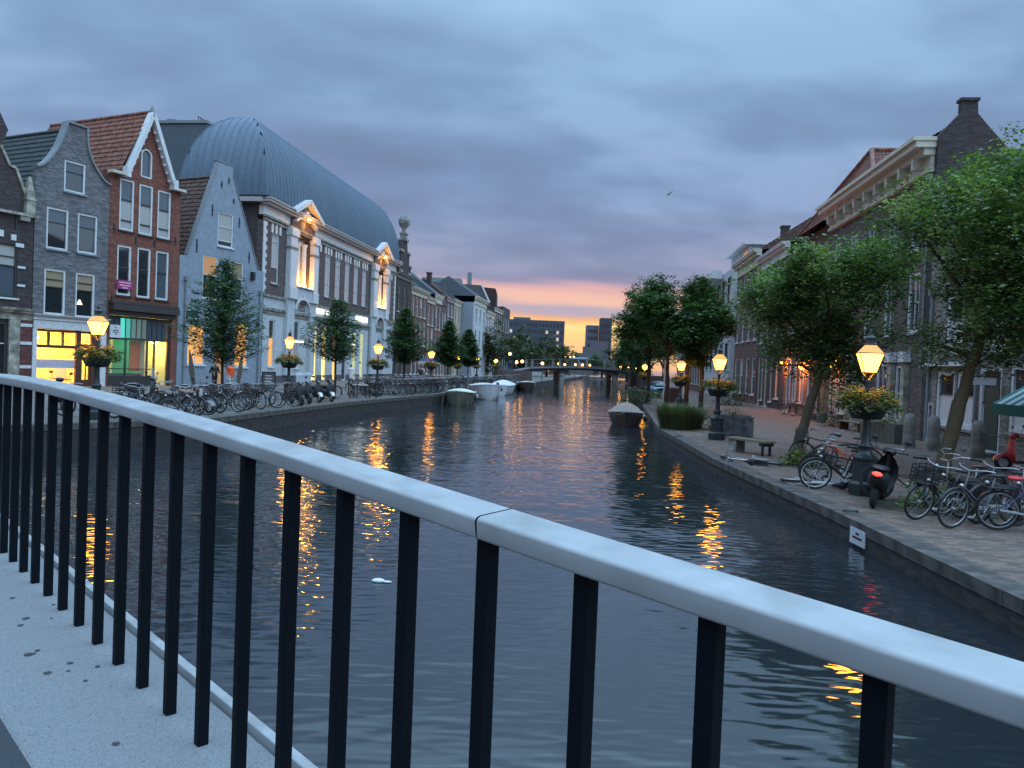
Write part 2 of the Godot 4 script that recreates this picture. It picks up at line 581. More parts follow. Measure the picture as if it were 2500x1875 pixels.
func rail_h(s: float) -> float:
	var q := minf(s, 4.6)
	return 2.85 - 0.363 + 0.02 + 0.018 * smoothstep(6.0, 2.0, s) + 0.024 * smoothstep(-1.5, -3.2, s) + 0.0469 * q - 0.0079 * q * q - maxf(s - 4.6, 0) * 0.045

func rail_p(s: float, off: float, y: float) -> Vector3:
	var p := RAIL_A + RAIL_D * s + RAIL_N * (off + 0.0067 * s * s * (1.0 if s < 6 else 36.0 / (s * s)))
	return Vector3(p.x, y, p.y)

func near_bridge() -> void:
	var deck := B.new(); var road := B.new(); var edge := B.new(); var side := B.new()
	var rd: Array = []; var rr: Array = []; var re: Array = []; var rs: Array = []
	var s := -9.0
	while s < 14.01:
		var y := rail_h(s) - 1.155
		rd.append(PackedVector3Array([rail_p(s, 0.175, y - 0.02), rail_p(s, 0.17, y), rail_p(s, -0.5, y), rail_p(s, -0.52, y - 0.03)]))
		rr.append(PackedVector3Array([rail_p(s, -0.48, y - 0.014), rail_p(s, -7.0, y - 0.01)]))
		re.append(PackedVector3Array([rail_p(s, 0.235, y - 0.5), rail_p(s, 0.235, y + 0.022), rail_p(s, 0.228, y + 0.028), rail_p(s, 0.192, y + 0.028), rail_p(s, 0.187, y + 0.022), rail_p(s, 0.187, y - 0.2)]))
		rs.append(PackedVector3Array([rail_p(s, 0.18, y - 0.5), rail_p(s, -7.2, y - 0.5)]))
		s += 0.5
	deck.grid(rd); road.grid(rr); edge.grid(re); side.grid(rs)
	var fw := struct("bridge_footway", deck, M.deck)
	var spots := B.new()
	var sr := RandomNumberGenerator.new()
	sr.seed = 9
	for k in 26:
		var q := -2.5 + sr.randf() * 5.0
		var o := -0.47 + sr.randf() * 0.6
		var ra := 0.008 + sr.randf() * 0.014
		var ring := PackedVector3Array()
		for j in 9: ring.append(rail_p(q + cos(TAU * j / 8) * ra * (0.8 + sr.randf() * 0.4), o + sin(TAU * j / 8) * ra, rail_h(q) - 1.155 + 0.002))
		for j in 8: spots.tri(rail_p(q, o, rail_h(q) - 1.1528), ring[j + 1], ring[j])
	part("gum_spot", spots, M.asphalt, fw).set_meta("kind", "stuff")
	struct("bridge_road", road, M.asphalt)
	struct("bridge_underside", side, M.stone)
	var t := thing("bridge_railing", "white topped bridge railing on dark flat posts along the granite footway", "railing")
	part("edge_strip", edge, M.rail, t)
	# handrail in three lengths
	for seg in [[-9.0, -1.512], [-1.506, 4.9], [4.906, 14.0]]:
		var b := B.new()
		var rows: Array = []
		var k := int((seg[1] - seg[0]) / 0.15)
		for i in k + 1:
			var q: float = lerpf(seg[0], seg[1], float(i) / k)
			var y := rail_h(q)
			var row := PackedVector3Array()
			for pr in [[-0.048, 0.002], [-0.052, 0.008], [-0.056, 0.044], [-0.052, 0.052], [-0.042, 0.056], [0.062, 0.062], [0.07, 0.058], [0.074, 0.05], [0.072, 0.012], [0.066, 0.0], [-0.04, 0.0], [-0.048, 0.002]]:
				row.append(rail_p(q, pr[0], y + pr[1]))
			rows.append(row)
		b.grid(rows)
		part("handrail", b, M.rail, t)
	var i := -18
	while i < 44:
		var q := i * 0.2995
		var y := rail_h(q)
		var pb := B.new()
		var a := rail_p(q, 0.0, y - 1.155)
		var up := Vector3(0, 1.157, 0)
		var dx := Vector3(RAIL_D.x, 0, RAIL_D.y)
		var nz := Vector3(RAIL_N.x, 0, RAIL_N.y)
		var prof: Array = []
		for pr in [[-0.017, -0.021], [0.017, -0.021], [0.02, -0.018], [0.02, 0.018], [0.017, 0.021], [-0.017, 0.021], [-0.02, 0.018], [-0.02, -0.018]]:
			prof.append(dx * pr[0] + nz * pr[1])
		for j in 8:
			pb.quad(a + prof[(j + 1) % 8], a + prof[j], a + prof[j] + up, a + prof[(j + 1) % 8] + up)
		part("post", pb, M.post, t)
		i += 1

# ---------- facades ----------
class Frame3:
	var o: Vector2
	var d: Vector2
	var yaw: float
	func _init(origin: Vector2, dir: Vector2) -> void:
		o = origin
		d = dir.normalized()
		yaw = atan2(-d.y, d.x)
	func at(u: float, y: float, out := 0.0) -> Vector3:
		var nrm := Vector2(-d.y, d.x)
		var p := o + d * u + nrm * out
		return Vector3(p.x, y, p.y)

var FL := Frame3.new(Vector2(-18.6685, -57.0), Vector2(0.45, -1.0))
var FH := Frame3.new(Vector2(-19.589, -61.0), Vector2(0.133, -1.0))
var FR := Frame3.new(Vector2(20.2, -60.0), Vector2(-0.11, 1.0))

func face(b: B, outline: PackedVector2Array, holes: Array, depth: float) -> void:
	var us: Array[float] = []; var vs: Array[float] = []
	var lo := Vector2(1e9, 1e9); var hi := Vector2(-1e9, -1e9)
	for p in outline:
		lo = lo.min(p); hi = hi.max(p)
	us.append(lo.x); us.append(hi.x); vs.append(lo.y); vs.append(hi.y)
	for h in holes:
		us.append(h[0]); us.append(h[2]); vs.append(h[1]); vs.append(h[3])
	us.sort(); vs.sort()
	for i in us.size() - 1:
		if us[i + 1] - us[i] < 1e-4: continue
		var j := 0
		while j < vs.size() - 1:
			var cu := (us[i] + us[i + 1]) / 2
			var free := func(k: int) -> bool:
				if vs[k + 1] - vs[k] < 1e-4: return true
				var cv := (vs[k] + vs[k + 1]) / 2
				for h in holes:
					if cu > h[0] and cu < h[2] and cv > h[1] and cv < h[3]: return false
				return true
			if not free.call(j):
				j += 1
				continue
			var e := j
			while e + 1 < vs.size() - 1 and free.call(e + 1): e += 1
			if vs[e + 1] - vs[j] > 1e-4:
				var cell := PackedVector2Array([Vector2(us[i], vs[j]), Vector2(us[i + 1], vs[j]), Vector2(us[i + 1], vs[e + 1]), Vector2(us[i], vs[e + 1])])
				for q in Geometry2D.intersect_polygons(cell, outline):
					b.poly(q, 0.0)
			j = e + 1
	for h in holes:
		var z0 := Vector3(0, 0, -depth)
		var p := [Vector3(h[0], h[1], 0), Vector3(h[2], h[1], 0), Vector3(h[2], h[3], 0), Vector3(h[0], h[3], 0)]
		for k in 4:
			b.quad(p[(k + 1) % 4], p[k], p[k] + z0, p[(k + 1) % 4] + z0)
	for k in outline.size():
		var a := outline[k]; var d := outline[(k + 1) % outline.size()]
		if Geometry2D.is_polygon_clockwise(outline):
			var sw := a
			a = d; d = sw
		b.quad(Vector3(a.x, a.y, -depth), Vector3(d.x, d.y, -depth), Vector3(d.x, d.y, 0), Vector3(a.x, a.y, 0))

# w = [u0, v0, u1, v1]; o: frame, pane, fw, cols, rows (list of heights 0..1), sill, blind
func window(parent: Node3D, w: Array, o := {}) -> void:
	var fw: float = o.get("fw", 0.09)
	var fm: Material = o.get("frame", M.white)
	var pm: Material = o.get("pane", M.glass)
	var z: float = o.get("z", -0.09)
	var wd: float = w[2] - w[0]
	var ht: float = w[3] - w[1]
	var fb := B.new()
	for q in [[0, 0, fw, ht], [wd - fw, 0, wd, ht], [fw, 0, wd - fw, fw], [fw, ht - fw, wd - fw, ht]]:
		fb.box(Vector3((q[0] + q[2]) / 2, (q[1] + q[3]) / 2, 0), Vector3(q[2] - q[0], q[3] - q[1], 0.1))
	var f := part("window", fb, fm, parent, Vector3(w[0], w[1], z))
	var iw := wd - 2 * fw
	var ih := ht - 2 * fw
	var rows: Array = o.get("rows", [0.5])
	var cols: int = o.get("cols", 1)
	var bm: Material = o.get("bar", M.white)
	var bb: float = o.get("bw", 0.055)
	if rows.size() or cols > 1:
		var gb := B.new()
		for r in rows:
			gb.box(Vector3(wd / 2, fw + ih * r, -0.012), Vector3(iw, bb, 0.07))
		for c in range(1, cols):
			gb.box(Vector3(fw + iw * c / cols, ht / 2, -0.018), Vector3(bb * 0.8, ih, 0.066))
		part("glazing_bar", gb, bm, f)
	var ys: Array = [0.0]
	ys.append_array(rows); ys.append(1.0)
	for i in ys.size() - 1:
		var pb := B.new()
		var a: float = fw + ih * ys[i]; var d: float = fw + ih * ys[i + 1]
		var tilt := (rng.randf() - 0.5) * 0.006
		pb.quad(Vector3(fw, a, -0.03), Vector3(wd - fw, a, -0.03 + tilt), Vector3(wd - fw, d, -0.03 + tilt), Vector3(fw, d, -0.03))
		var mm := pm
		if o.has("panes"): mm = o.panes[mini(i, o.panes.size() - 1)]
		part("pane", pb, mm, f)
	if o.get("sill", true):
		var sb := B.new()
		sb.box(Vector3(wd / 2, -0.05, 0.08), Vector3(wd + 0.14, 0.09, 0.24))
		part("window_sill", sb, o.get("sill_mat", M.white), f)

func tiles(b: B, p00: Vector3, p10: Vector3, p01: Vector3, p11: Vector3, tw := 0.26, th := 0.36) -> void:
	# p00-p10 along the eave, p01-p11 along the ridge, seen from outside left to right
	var nu := maxi(1, int(p00.distance_to(p10) / tw))
	var nv := maxi(1, int(p00.distance_to(p01) / th))
	var nn := (p10 - p00).cross(p01 - p00).normalized()
	for j in nv:
		var t0 := float(j) / nv
		var t1 := minf(float(j + 1.12) / nv, 1.0)
		var a0 := p00.lerp(p01, t0) + nn * 0.055; var a1 := p10.lerp(p11, t0) + nn * 0.055
		var c0 := p00.lerp(p01, t1); var c1 := p10.lerp(p11, t1)
		var r0 := PackedVector3Array(); var r1 := PackedVector3Array(); var r2 := PackedVector3Array()
		for i in nu * 4 + 1:
			var f := float(i) / (nu * 4)
			var wv := nn * (0.03 * sin(TAU * (i % 4) / 4.0) + rng.randf() * 0.006)
			r0.append(a0.lerp(a1, f) - nn * 0.05 + wv); r1.append(a0.lerp(a1, f) + wv); r2.append(c0.lerp(c1, f) + wv)
		b.grid([r0, r1]); b.grid([r1, r2])

func body(t: Node3D, w: float, h: float, depth: float, m: Material, front := 0.3) -> void:
	var b := B.new()
	b.quad(Vector3(0, 0, -depth), Vector3(0, 0, -front), Vector3(0, h, -front), Vector3(0, h, -depth))
	b.quad(Vector3(w, 0, -front), Vector3(w, 0, -depth), Vector3(w, h, -depth), Vector3(w, h, -front))
	b.quad(Vector3(w, 0, -depth), Vector3(0, 0, -depth), Vector3(0, h, -depth), Vector3(w, h, -depth))
	b.quad(Vector3(0, h, -front), Vector3(w, h, -front), Vector3(w, h, -depth), Vector3(0, h, -depth))
	b.quad(Vector3(0, 0.0, -front - 0.02), Vector3(w, 0.0, -front - 0.02), Vector3(w, h, -front - 0.02), Vector3(0, h, -front - 0.02))
	part("side_wall", b, m, t)

func outline(pts: Array, u0: float, g: float) -> PackedVector2Array:
	var r := PackedVector2Array()
	for p in pts: r.append(Vector2(p[0] - u0, p[1] - g))
	return r

func local(w: Array, u0: float, g: float) -> Array:
	return [w[0] - u0, w[1] - g, w[2] - u0, w[3] - g]

func gable_roof(t: Node3D, w: float, ru: float, eave: float, ridge: float, depth: float, m: Material, z0 := -0.3, inl := -0.05, inr := -0.05) -> void:
	var b := B.new()
	tiles(b, Vector3(inl, eave, -depth), Vector3(inl, eave, z0), Vector3(ru, ridge, -depth), Vector3(ru, ridge, z0))
	tiles(b, Vector3(w - inr, eave, z0), Vector3(w - inr, eave, -depth), Vector3(ru, ridge, z0), Vector3(ru, ridge, -depth))
	b.tri(Vector3(w, eave, -depth + 0.02), Vector3(0, eave, -depth + 0.02), Vector3(ru, ridge, -depth + 0.02))
	part("roof_tiles", b, m, t).set_meta("kind", "stuff")
	var rc := B.new()
	var k := int((depth + z0) / 0.4)
	for i in k:
		var za := z0 - i * 0.4
		rc.path([Vector3(ru, ridge + 0.02, za), Vector3(ru, ridge + 0.035, za - 0.43)], [0.11, 0.12], 6)
	part("ridge_cap", rc, m, t).set_meta("kind", "stuff")

func coping_line(b: B, pts: Array, w: float, h: float) -> void:
	for i in pts.size() - 1:
		b.bar(Vector3(pts[i].x, pts[i].y, -0.12), Vector3(pts[i + 1].x, pts[i + 1].y, -0.12), h, w, Vector3(0, 0, 1))

func drainpipe(t: Node3D, u: float, v0: float, v1: float, m: Material) -> void:
	var b := B.new()
	b.tube(Vector3(u, v0, 0.08), Vector3(u, v1, 0.08), 0.055, 0.055, 8)
	b.box(Vector3(u, v1 + 0.12, 0.1), Vector3(0.26, 0.26, 0.2))
	for k in 3:
		b.tube(Vector3(u, lerpf(v0, v1, 0.15 + k * 0.3), 0.08), Vector3(u, lerpf(v0, v1, 0.15 + k * 0.3) + 0.05, 0.08), 0.075, 0.075, 8)
	part("drainpipe", b, m, t)

func anchor(t: Node3D, u: float, v: float, h := 0.7) -> void:
	var b := B.new()
	b.box(Vector3(u, v, 0.03), Vector3(0.06, h, 0.05))
	b.box(Vector3(u, v, 0.03), Vector3(0.12, 0.1, 0.06))
	part("wall_anchor", b, M.iron, t)

func cornice(t: Node3D, w: float, v0: float, v1: float, m: Material, out := 0.35, called := "cornice") -> void:
	var b := B.new()
	var h := v1 - v0
	b.box(Vector3(w / 2, v0 + h * 0.3, 0.04), Vector3(w, h * 0.6, 0.08))
	b.box(Vector3(w / 2, v0 + 0.05, 0.06), Vector3(w + 0.02, 0.1, 0.13))
	b.box(Vector3(w / 2, v0 + h * 0.7, out * 0.3), Vector3(w + 0.06, h * 0.2, out * 0.6))
	b.box(Vector3(w / 2, v0 + h * 0.86, out * 0.45), Vector3(w + 0.12, h * 0.12, out * 0.9))
	b.box(Vector3(w / 2, v0 + h * 0.96, out * 0.5), Vector3(w + 0.16, h * 0.08, out))
	part(called, b, m, t)

# ---------- buildings on the left bank ----------
func lamp_light(at: Vector3, e: float, c: Color, parent: Node = self, size := 0.12) -> void:
	var l := OmniLight3D.new()
	l.name = "light"
	l.light_color = c
	l.light_energy = e * 0.6
	l.light_size = size
	l.omni_range = 60.0
	l.omni_attenuation = 2.0
	l.shadow_enabled = true
	l.position = at
	parent.add_child(l, true)

func room(t: Node3D, w: Array, depth: float, m: Material, back: Material = null) -> void:
	var b := B.new()
	var x0: float = w[0]; var y0: float = w[1]; var x1: float = w[2]; var y1: float = w[3]
	var z0 := -0.32; var z1 := -depth
	b.quad(Vector3(x0, y0, z0), Vector3(x0, y0, z1), Vector3(x0, y1, z1), Vector3(x0, y1, z0))
	b.quad(Vector3(x1, y0, z1), Vector3(x1, y0, z0), Vector3(x1, y1, z0), Vector3(x1, y1, z1))
	b.quad(Vector3(x0, y0, z0), Vector3(x1, y0, z0), Vector3(x1, y0, z1), Vector3(x0, y0, z1))
	b.quad(Vector3(x0, y1, z1), Vector3(x1, y1, z1), Vector3(x1, y1, z0), Vector3(x0, y1, z0))
	b.quad(Vector3(x0, y0, z1), Vector3(x1, y0, z1), Vector3(x1, y1, z1), Vector3(x0, y1, z1))
	part("shop_interior", b, m if back == null else back, t)

func glass_sheet(t: Node, u0: float, v0: float, u1: float, v1: float, z: float, m: Material, called := "pane") -> void:
	var b := B.new()
	b.quad(Vector3(u0, v0, z), Vector3(u1, v0, z), Vector3(u1, v1, z), Vector3(u0, v1, z))
	part(called, b, m, t)

func slab(t: Node, called: String, u0: float, v0: float, u1: float, v1: float, z0: float, z1: float, m: Material) -> MeshInstance3D:
	var b := B.new()
	b.box(Vector3((u0 + u1) / 2, (v0 + v1) / 2, (z0 + z1) / 2), Vector3(u1 - u0, v1 - v0, z1 - z0))
	return part(called, b, m, t)

func arch_pts(u0: float, u1: float, v0: float, v1: float, k := 10) -> PackedVector2Array:
	var r := PackedVector2Array([Vector2(u0, v0), Vector2(u1, v0)])
	var c := (u0 + u1) / 2
	var ra := (u1 - u0) / 2
	for i in k + 1:
		var a := PI * i / k
		r.append(Vector2(c + cos(a) * ra, v1 - ra + sin(a) * ra))
	return r

func leftmost_house() -> void:
	var u0 := -22.0; var g := GL
	var t := thing("brown_house", "dark brown brick house with stone trimmed gable at the far left edge", "house", FL.at(u0, g), FL.yaw)
	var o := outline([[u0, g], [-17.4, g], [-17.4, 9.9], [-17.86, 10.3], [-17.9, 10.8], [-18.45, 12.06], [-18.74, 12.1], [-19.2, 12.95], [-19.0, 13.5], [-18.85, 13.95], [-19.6, 15.3], [-20.4, 13.95], [-20.3, 12.95], [-20.8, 12.0], [-21.1, 12.0], [-22, 9.9]], u0, g)
	var win := local([-20.0, 5.36, -18.2, 8.15], u0, g)
	var door := local([-20.0, g + 0.02, -18.62, 4.1], u0, g)
	var b := B.new()
	face(b, o, [win, door], 0.3)
	part("wall", b, M.brick_dark, t)
	body(t, 4.6, 9.0, 8.0, M.brick_dark)
	window(t, win, {frame = M.dark_wood, panes = [M.glass_blue, M.blind], rows = [0.6, 0.78], bar = M.dark_wood})
	window(t, door, {frame = M.dark_wood, rows = [0.68], pane = M.glass, sill = false, fw = 0.14})
	var cl := B.new()
	coping_line(cl, [Vector3(-17.86 - u0, 10.75 - g, 0), Vector3(-18.43 - u0, 12.1 - g, 0), Vector3(-18.74 - u0, 12.16 - g, 0), Vector3(-19.24 - u0, 13.05 - g, 0)], 0.42, 0.13)
	part("gable_coping", cl, M.stone_pale, t)
	var lc := B.new()
	lc.box(Vector3(2.3, 9.75 - g, 0.12), Vector3(4.8, 0.14, 0.32)); lc.box(Vector3(4.05, 9.55 - g, 0.1), Vector3(0.5, 0.22, 0.24)); lc.box(Vector3(2.3, 9.55 - g, 0.1), Vector3(0.4, 0.2, 0.2))
	part("string_course", lc, M.stone_pale, t)
	var pn := B.new()
	pn.box(Vector3(4.3, 10.2 - g, 0.06), Vector3(0.5, 0.75, 0.36)); pn.box(Vector3(4.3, 10.62 - g, 0.06), Vector3(0.56, 0.12, 0.42)); pn.box(Vector3(4.3, 10.85 - g, 0.06), Vector3(0.42, 0.4, 0.3))
	pn.facets([Vector2(0.24, 11.05 - g), Vector2(0.16, 11.4 - g), Vector2(0.1, 11.75 - g), Vector2(0.0, 11.85 - g)], 4, Vector3(4.3, 0, 0.06))
	part("pinnacle", pn, M.stone_pale, t)
	for q in [[-19.1, 8.62, 0.26, 0.34], [-18.45, 8.5, 0.26, 0.3], [-18.12, 8.14, 0.42, 0.2], [-18.0, 7.0, 0.4, 0.12], [-18.0, 6.05, 0.4, 0.12]]:
		slab(t, "trim_stone", q[0] - u0 - q[2] / 2, q[1] - g - q[3] / 2, q[0] - u0 + q[2] / 2, q[1] - g + q[3] / 2, -0.02, 0.05, M.white)
	anchor(t, -18.35 - u0, 9.3 - g, 0.6)
	cornice(t, 4.6, 4.25 - g, 4.85 - g, M.stone_pale, 0.4)
	slab(t, "pilaster", -18.6 - u0, 0, -18.02 - u0, 3.55, -0.1, 0.1, M.stone_pale)
	slab(t, "pilaster", -18.0 - u0, 0, -17.45 - u0, 3.55, -0.1, 0.12, mat(Color(0.2, 0.06, 0.05), 0.8, T.brick, 0.5, T.brick_n))
	for q in [3.9, 2.95, 1.7]:
		slab(t, "trim_stone", -18.03 - u0, q - g, -17.42 - u0, q - g + 0.16, -0.05, 0.15, M.white)
	gable_roof(t, 4.6, 2.3, 9.2, 12.6, 8.0, M.tile_dark, -0.6)

func grey_house() -> void:
	var u0 := -17.34; var g := GL
	var t := thing("grey_house", "grey brick house with bell gable and brightly lit shop front", "house", FL.at(u0, g), FL.yaw)
	var curve := [[-12.9, 12.46], [-13.13, 12.5], [-13.35, 12.63], [-13.6, 12.86], [-13.85, 13.15], [-14.1, 13.5], [-14.3, 13.95], [-14.42, 14.4], [-14.47, 14.85], [-14.48, 15.3], [-15.66, 15.3], [-15.76, 14.85], [-15.88, 14.5], [-16.02, 14.1], [-16.22, 13.65], [-16.5, 13.2], [-16.8, 12.8], [-17.08, 12.55], [-17.34, 12.46]]
	var pts := [[u0, g], [-12.9, g]]
	pts.append_array(curve)
	var wins := [[-15.74, 11.54, -14.45, 13.27], [-16.68, 8.24, -15.4, 10.5], [-14.86, 8.28, -13.62, 10.51], [-16.73, 4.66, -15.48, 7.15], [-14.89, 4.63, -13.68, 7.15]]
	var shop := local([-17.08, g + 0.01, -13.3, 3.86], u0, g)
	var holes: Array = [shop]
	for w in wins: holes.append(local(w, u0, g))
	var b := B.new()
	face(b, outline(pts, u0, g), holes, 0.28)
	part("wall", b, M.brick_grey, t)
	body(t, 4.4, 10.6, 8.5, M.brick_grey, 3.4)
	var sb := B.new()
	sb.quad(Vector3(0, 3.3, -3.4), Vector3(0, 3.3, -0.28), Vector3(0, 10.6, -0.28), Vector3(0, 10.6, -3.4))
	sb.quad(Vector3(4.4, 0, -0.28), Vector3(4.4, 0, -3.4), Vector3(4.4, 10.6, -3.4), Vector3(4.4, 10.6, -0.28))
	sb.box(Vector3(2.2, 6.95, -0.5), Vector3(4.38, 7.2, 0.36))
	part("side_wall", sb, M.brick_grey, t)
	for i in 5:
		var o := {rows = [0.66] if i < 3 else [0.62, 0.8], bar = M.dark_wood, fw = 0.11, sill_mat = M.lead}
		o.panes = [M.glass, M.glass_blue] if i < 3 else [M.lit_none, M.blind_warm, M.blind_warm]
		window(t, holes[i + 1], o)
	var dl := B.new()
	dl.lathe([Vector2(0.0, 0.3), Vector2(0.06, 0.28), Vector2(0.17, 0.02), Vector2(0.17, 0.0), Vector2(0.0, 0.0)], 12)
	part("desk_lamp_shade", dl, glow(Color(1, 0.85, 0.6), 1.6), t, Vector3(-14.55 - u0, 5.35 - g, -0.15))
	var cp := B.new()
	var cc: Array = []
	for q in curve: cc.append(Vector3(q[0] - u0, q[1] - g + 0.04, 0))
	coping_line(cp, cc, 0.5, 0.1)
	part("gable_coping", cp, M.lead, t)
	gable_roof(t, 4.4, 2.2, 10.5, 14.35, 6.6, M.tile_dark)
	cornice(t, 4.44, 4.34 - g, 4.64 - g, M.white, 0.32)
	slab(t, "fascia", 0.06, 3.88 - g, 4.34, 4.32 - g, -0.05, 0.06, M.white)
	for q in [[-17.34, -17.1], [-13.28, -12.94]]:
		slab(t, "pilaster", q[0] - u0, 0, q[1] - u0, 3.86 - g, -0.1, 0.1, M.white)
	room(t, [0.05, 0.0, 4.35, 3.25], 3.3, M.interior)
	# shop front joinery
	var f := B.new()
	var H := 3.16
	for q in [[0.26, 0.34, 0.0, H], [2.66, 2.95, 0.0, H], [3.58, 4.04, 0.0, H]]:
		f.box(Vector3((q[0] + q[1]) / 2, (q[2] + q[3]) / 2, -0.16), Vector3(q[1] - q[0], q[3] - q[2], 0.14))
	for q in [[0.34, 2.66, 2.14, 2.3], [0.34, 4.04, 3.02, H - 0.01], [2.95, 3.58, 2.2, 2.42], [0.34, 2.66, 0.0, 0.12]]:
		f.box(Vector3((q[0] + q[1]) / 2, (q[2] + q[3]) / 2, -0.16), Vector3(q[1] - q[0], q[3] - q[2], 0.12))
	for q in [1.04, 1.86]:
		f.box(Vector3(q, 2.66, -0.16), Vector3(0.12, 0.74, 0.1))
	part("shop_front_frame", f, M.brown_wood, t)
	var d := B.new()
	d.box(Vector3(3.01, 1.1, -0.16), Vector3(0.1, 2.18, 0.07)); d.box(Vector3(3.52, 1.1, -0.16), Vector3(0.1, 2.18, 0.07)); d.box(Vector3(3.265, 0.2, -0.16), Vector3(0.42, 0.38, 0.06)); d.box(Vector3(3.265, 1.95, -0.16), Vector3(0.42, 0.1, 0.06)); d.box(Vector3(3.3, 0.95, -0.16), Vector3(0.06, 1.4, 0.06))
	var dp := part("shop_door", d, M.brown_wood, t)
	glass_sheet(dp, 3.06, 0.4, 3.47, 2.1, -0.17, M.clear)
	for q in [[0.34, 0.98], [1.1, 1.8], [1.92, 2.66]]:
		glass_sheet(t, q[0], 2.3, q[1], 3.02, -0.17, M.clear)
	glass_sheet(t, 0.34, 0.12, 2.66, 2.14, -0.17, M.clear)
	glass_sheet(t, 2.95, 2.42, 3.58, 3.02, -0.17, M.clear)
	slab(t, "window_banner", 0.36, 1.02, 2.64, 1.5, -0.2, -0.19, mat(Color(0.42, 0.4, 0.5), 0.6))
	slab(t, "ceiling_lamp", 0.7, 2.62, 1.15, 2.72, -1.4, -1.1, M.bulb)
	lamp_light(Vector3(1.3, 2.3, -1.7), 8.0, Color(1.0, 0.78, 0.38), t)
	lamp_light(Vector3(3.2, 2.3, -1.5), 4.0, Color(1.0, 0.76, 0.36), t)

func red_house() -> void:
	var u0 := -12.88; var g := GL
	var t := thing("red_brick_house", "red brick house with steep white edged gable and turquoise lit shop window", "house", FL.at(u0, g), FL.yaw)
	var pts := [[u0, g], [-7.75, g], [-7.75, 13.3], [-8.5, 13.36], [-10.3, 17.2], [-12.0, 13.4], [u0, 13.3]]
	var wins := [[-12.23, 10.03, -11.22, 13.1], [-10.88, 10.0, -9.87, 13.07], [-9.52, 10.0, -8.5, 13.0], [-12.29, 6.16, -11.3, 9.14], [-10.89, 6.14, -9.91, 9.2], [-9.53, 6.14, -8.54, 9.2]]
	var shop := local([-12.72, g + 0.01, -8.2, 4.95], u0, g)
	var att := local([-10.82, 13.53, -10.05, 15.22], u0, g)
	var holes: Array = [shop, att]
	for w in wins: holes.append(local(w, u0, g))
	var b := B.new()
	face(b, outline(pts, u0, g), holes, 0.28)
	part("wall", b, M.brick_red, t)
	body(t, 5.1, 12.4, 9.5, M.brick_red, 3.6)
	var sb := B.new()
	sb.quad(Vector3(5.1, 0, -0.28), Vector3(5.1, 0, -3.6), Vector3(5.1, 12.4, -3.6), Vector3(5.1, 12.4, -0.28))
	sb.quad(Vector3(0, 0, -3.6), Vector3(0, 0, -0.28), Vector3(0, 12.4, -0.28), Vector3(0, 12.4, -3.6))
	sb.box(Vector3(2.55, 8.6, -0.5), Vector3(5.08, 8.0, 0.36))
	part("side_wall", sb, M.brick_red, t)
	for i in 6:
		var o := {fw = 0.12, bar = M.dark_wood, bw = 0.09, sill_mat = M.dark_wood}
		o.rows = [0.17, 0.6] if i < 3 else [0.56]
		o.panes = [M.blind, M.blind, M.glass_blue] if i < 3 else [M.glass, M.glass]
		if i == 5: o.panes = [M.glass_blue, M.glass_blue]
		window(t, holes[i + 2], o)
	# attic window with round head
	var ab := B.new()
	var ap := arch_pts(0.03, 0.74, 0.0, 1.67)
	for i in ap.size():
		var a := ap[i]; var d := ap[(i + 1) % ap.size()]
		ab.bar(Vector3(a.x, a.y, -0.06), Vector3(d.x, d.y, -0.06), 0.09, 0.14, Vector3(0, 0, 1))
	var aw := part("attic_window", ab, M.white, t, Vector3(att[0], att[1], 0))
	var gp := B.new()
	gp.poly(ap, -0.1)
	part("pane", gp, M.glass_blue, aw)
	var fill := B.new()
	fill.poly(PackedVector2Array([Vector2(0, 0.8), Vector2(0.03, 1.3), Vector2(0.12, 1.55), Vector2(0.38, 1.68), Vector2(0.65, 1.55), Vector2(0.74, 1.3), Vector2(0.77, 0.8), Vector2(0.77, 1.7), Vector2(0, 1.7)]), -0.05)
	part("brick_arch", fill, M.brick_red, aw)
	# white bargeboards standing forward of the wall
	var ru := -10.3 - u0
	var bb := B.new()
	for sd in [-1, 1]:
		var lo := Vector3(ru + sd * (1.78 if sd > 0 else 1.72), 13.35 - g, 0.2)
		var hi := Vector3(ru, 17.42 - g, 0.2)
		bb.bar(lo, hi, 0.26, 0.42, Vector3(0, 0, 1))
		bb.box(lo + Vector3(-0.02 * sd, 0.12, 0.02), Vector3(0.3, 0.62, 0.5))
		for k in 7:
			var c := lo.lerp(hi, 0.1 + k * 0.11) + Vector3(-sd * 0.2, -0.1, 0)
			bb.box(c, Vector3(0.13, 0.13, 0.12))
	part("bargeboard", bb, M.white, t)
	var fin := B.new()
	fin.facets([Vector2(0.16, 17.3 - g), Vector2(0.1, 17.7 - g), Vector2(0.0, 17.95 - g)], 4, Vector3(ru, 0, 0.2))
	part("gable_finial", fin, M.lead, t)
	var gut := B.new()
	gut.box(Vector3(0.42, 13.3 - g, 0.14), Vector3(1.1, 0.16, 0.5)); gut.box(Vector3(4.72, 13.25 - g, 0.14), Vector3(1.0, 0.16, 0.5))
	part("eaves_cornice", gut, M.cream, t)
	gable_roof(t, 5.1, ru, 12.2, 16.8, 9.2, M.tile_red, 0.1, 0.3, 0.2)
	for q in [[-12.55, 10.0], [-8.1, 10.0], [-12.6, 5.9], [-11.05, 9.6], [-9.7, 9.6]]:
		anchor(t, q[0] - u0, q[1] - g, 0.45)
	var lc := B.new()
	lc.box(Vector3(2.5, 5.42 - g, 0.22), Vector3(4.8, 0.36, 0.5)); lc.box(Vector3(2.5, 5.7 - g, 0.16), Vector3(4.9, 0.16, 0.4)); lc.box(Vector3(2.5, 5.1 - g, 0.1), Vector3(4.7, 0.26, 0.25))
	part("shop_cornice", lc, M.dark_wood, t)
	# shop front
	room(t, [0.12, 0.0, 4.75, 4.4], 3.5, M.interior_cool)
	var f := B.new()
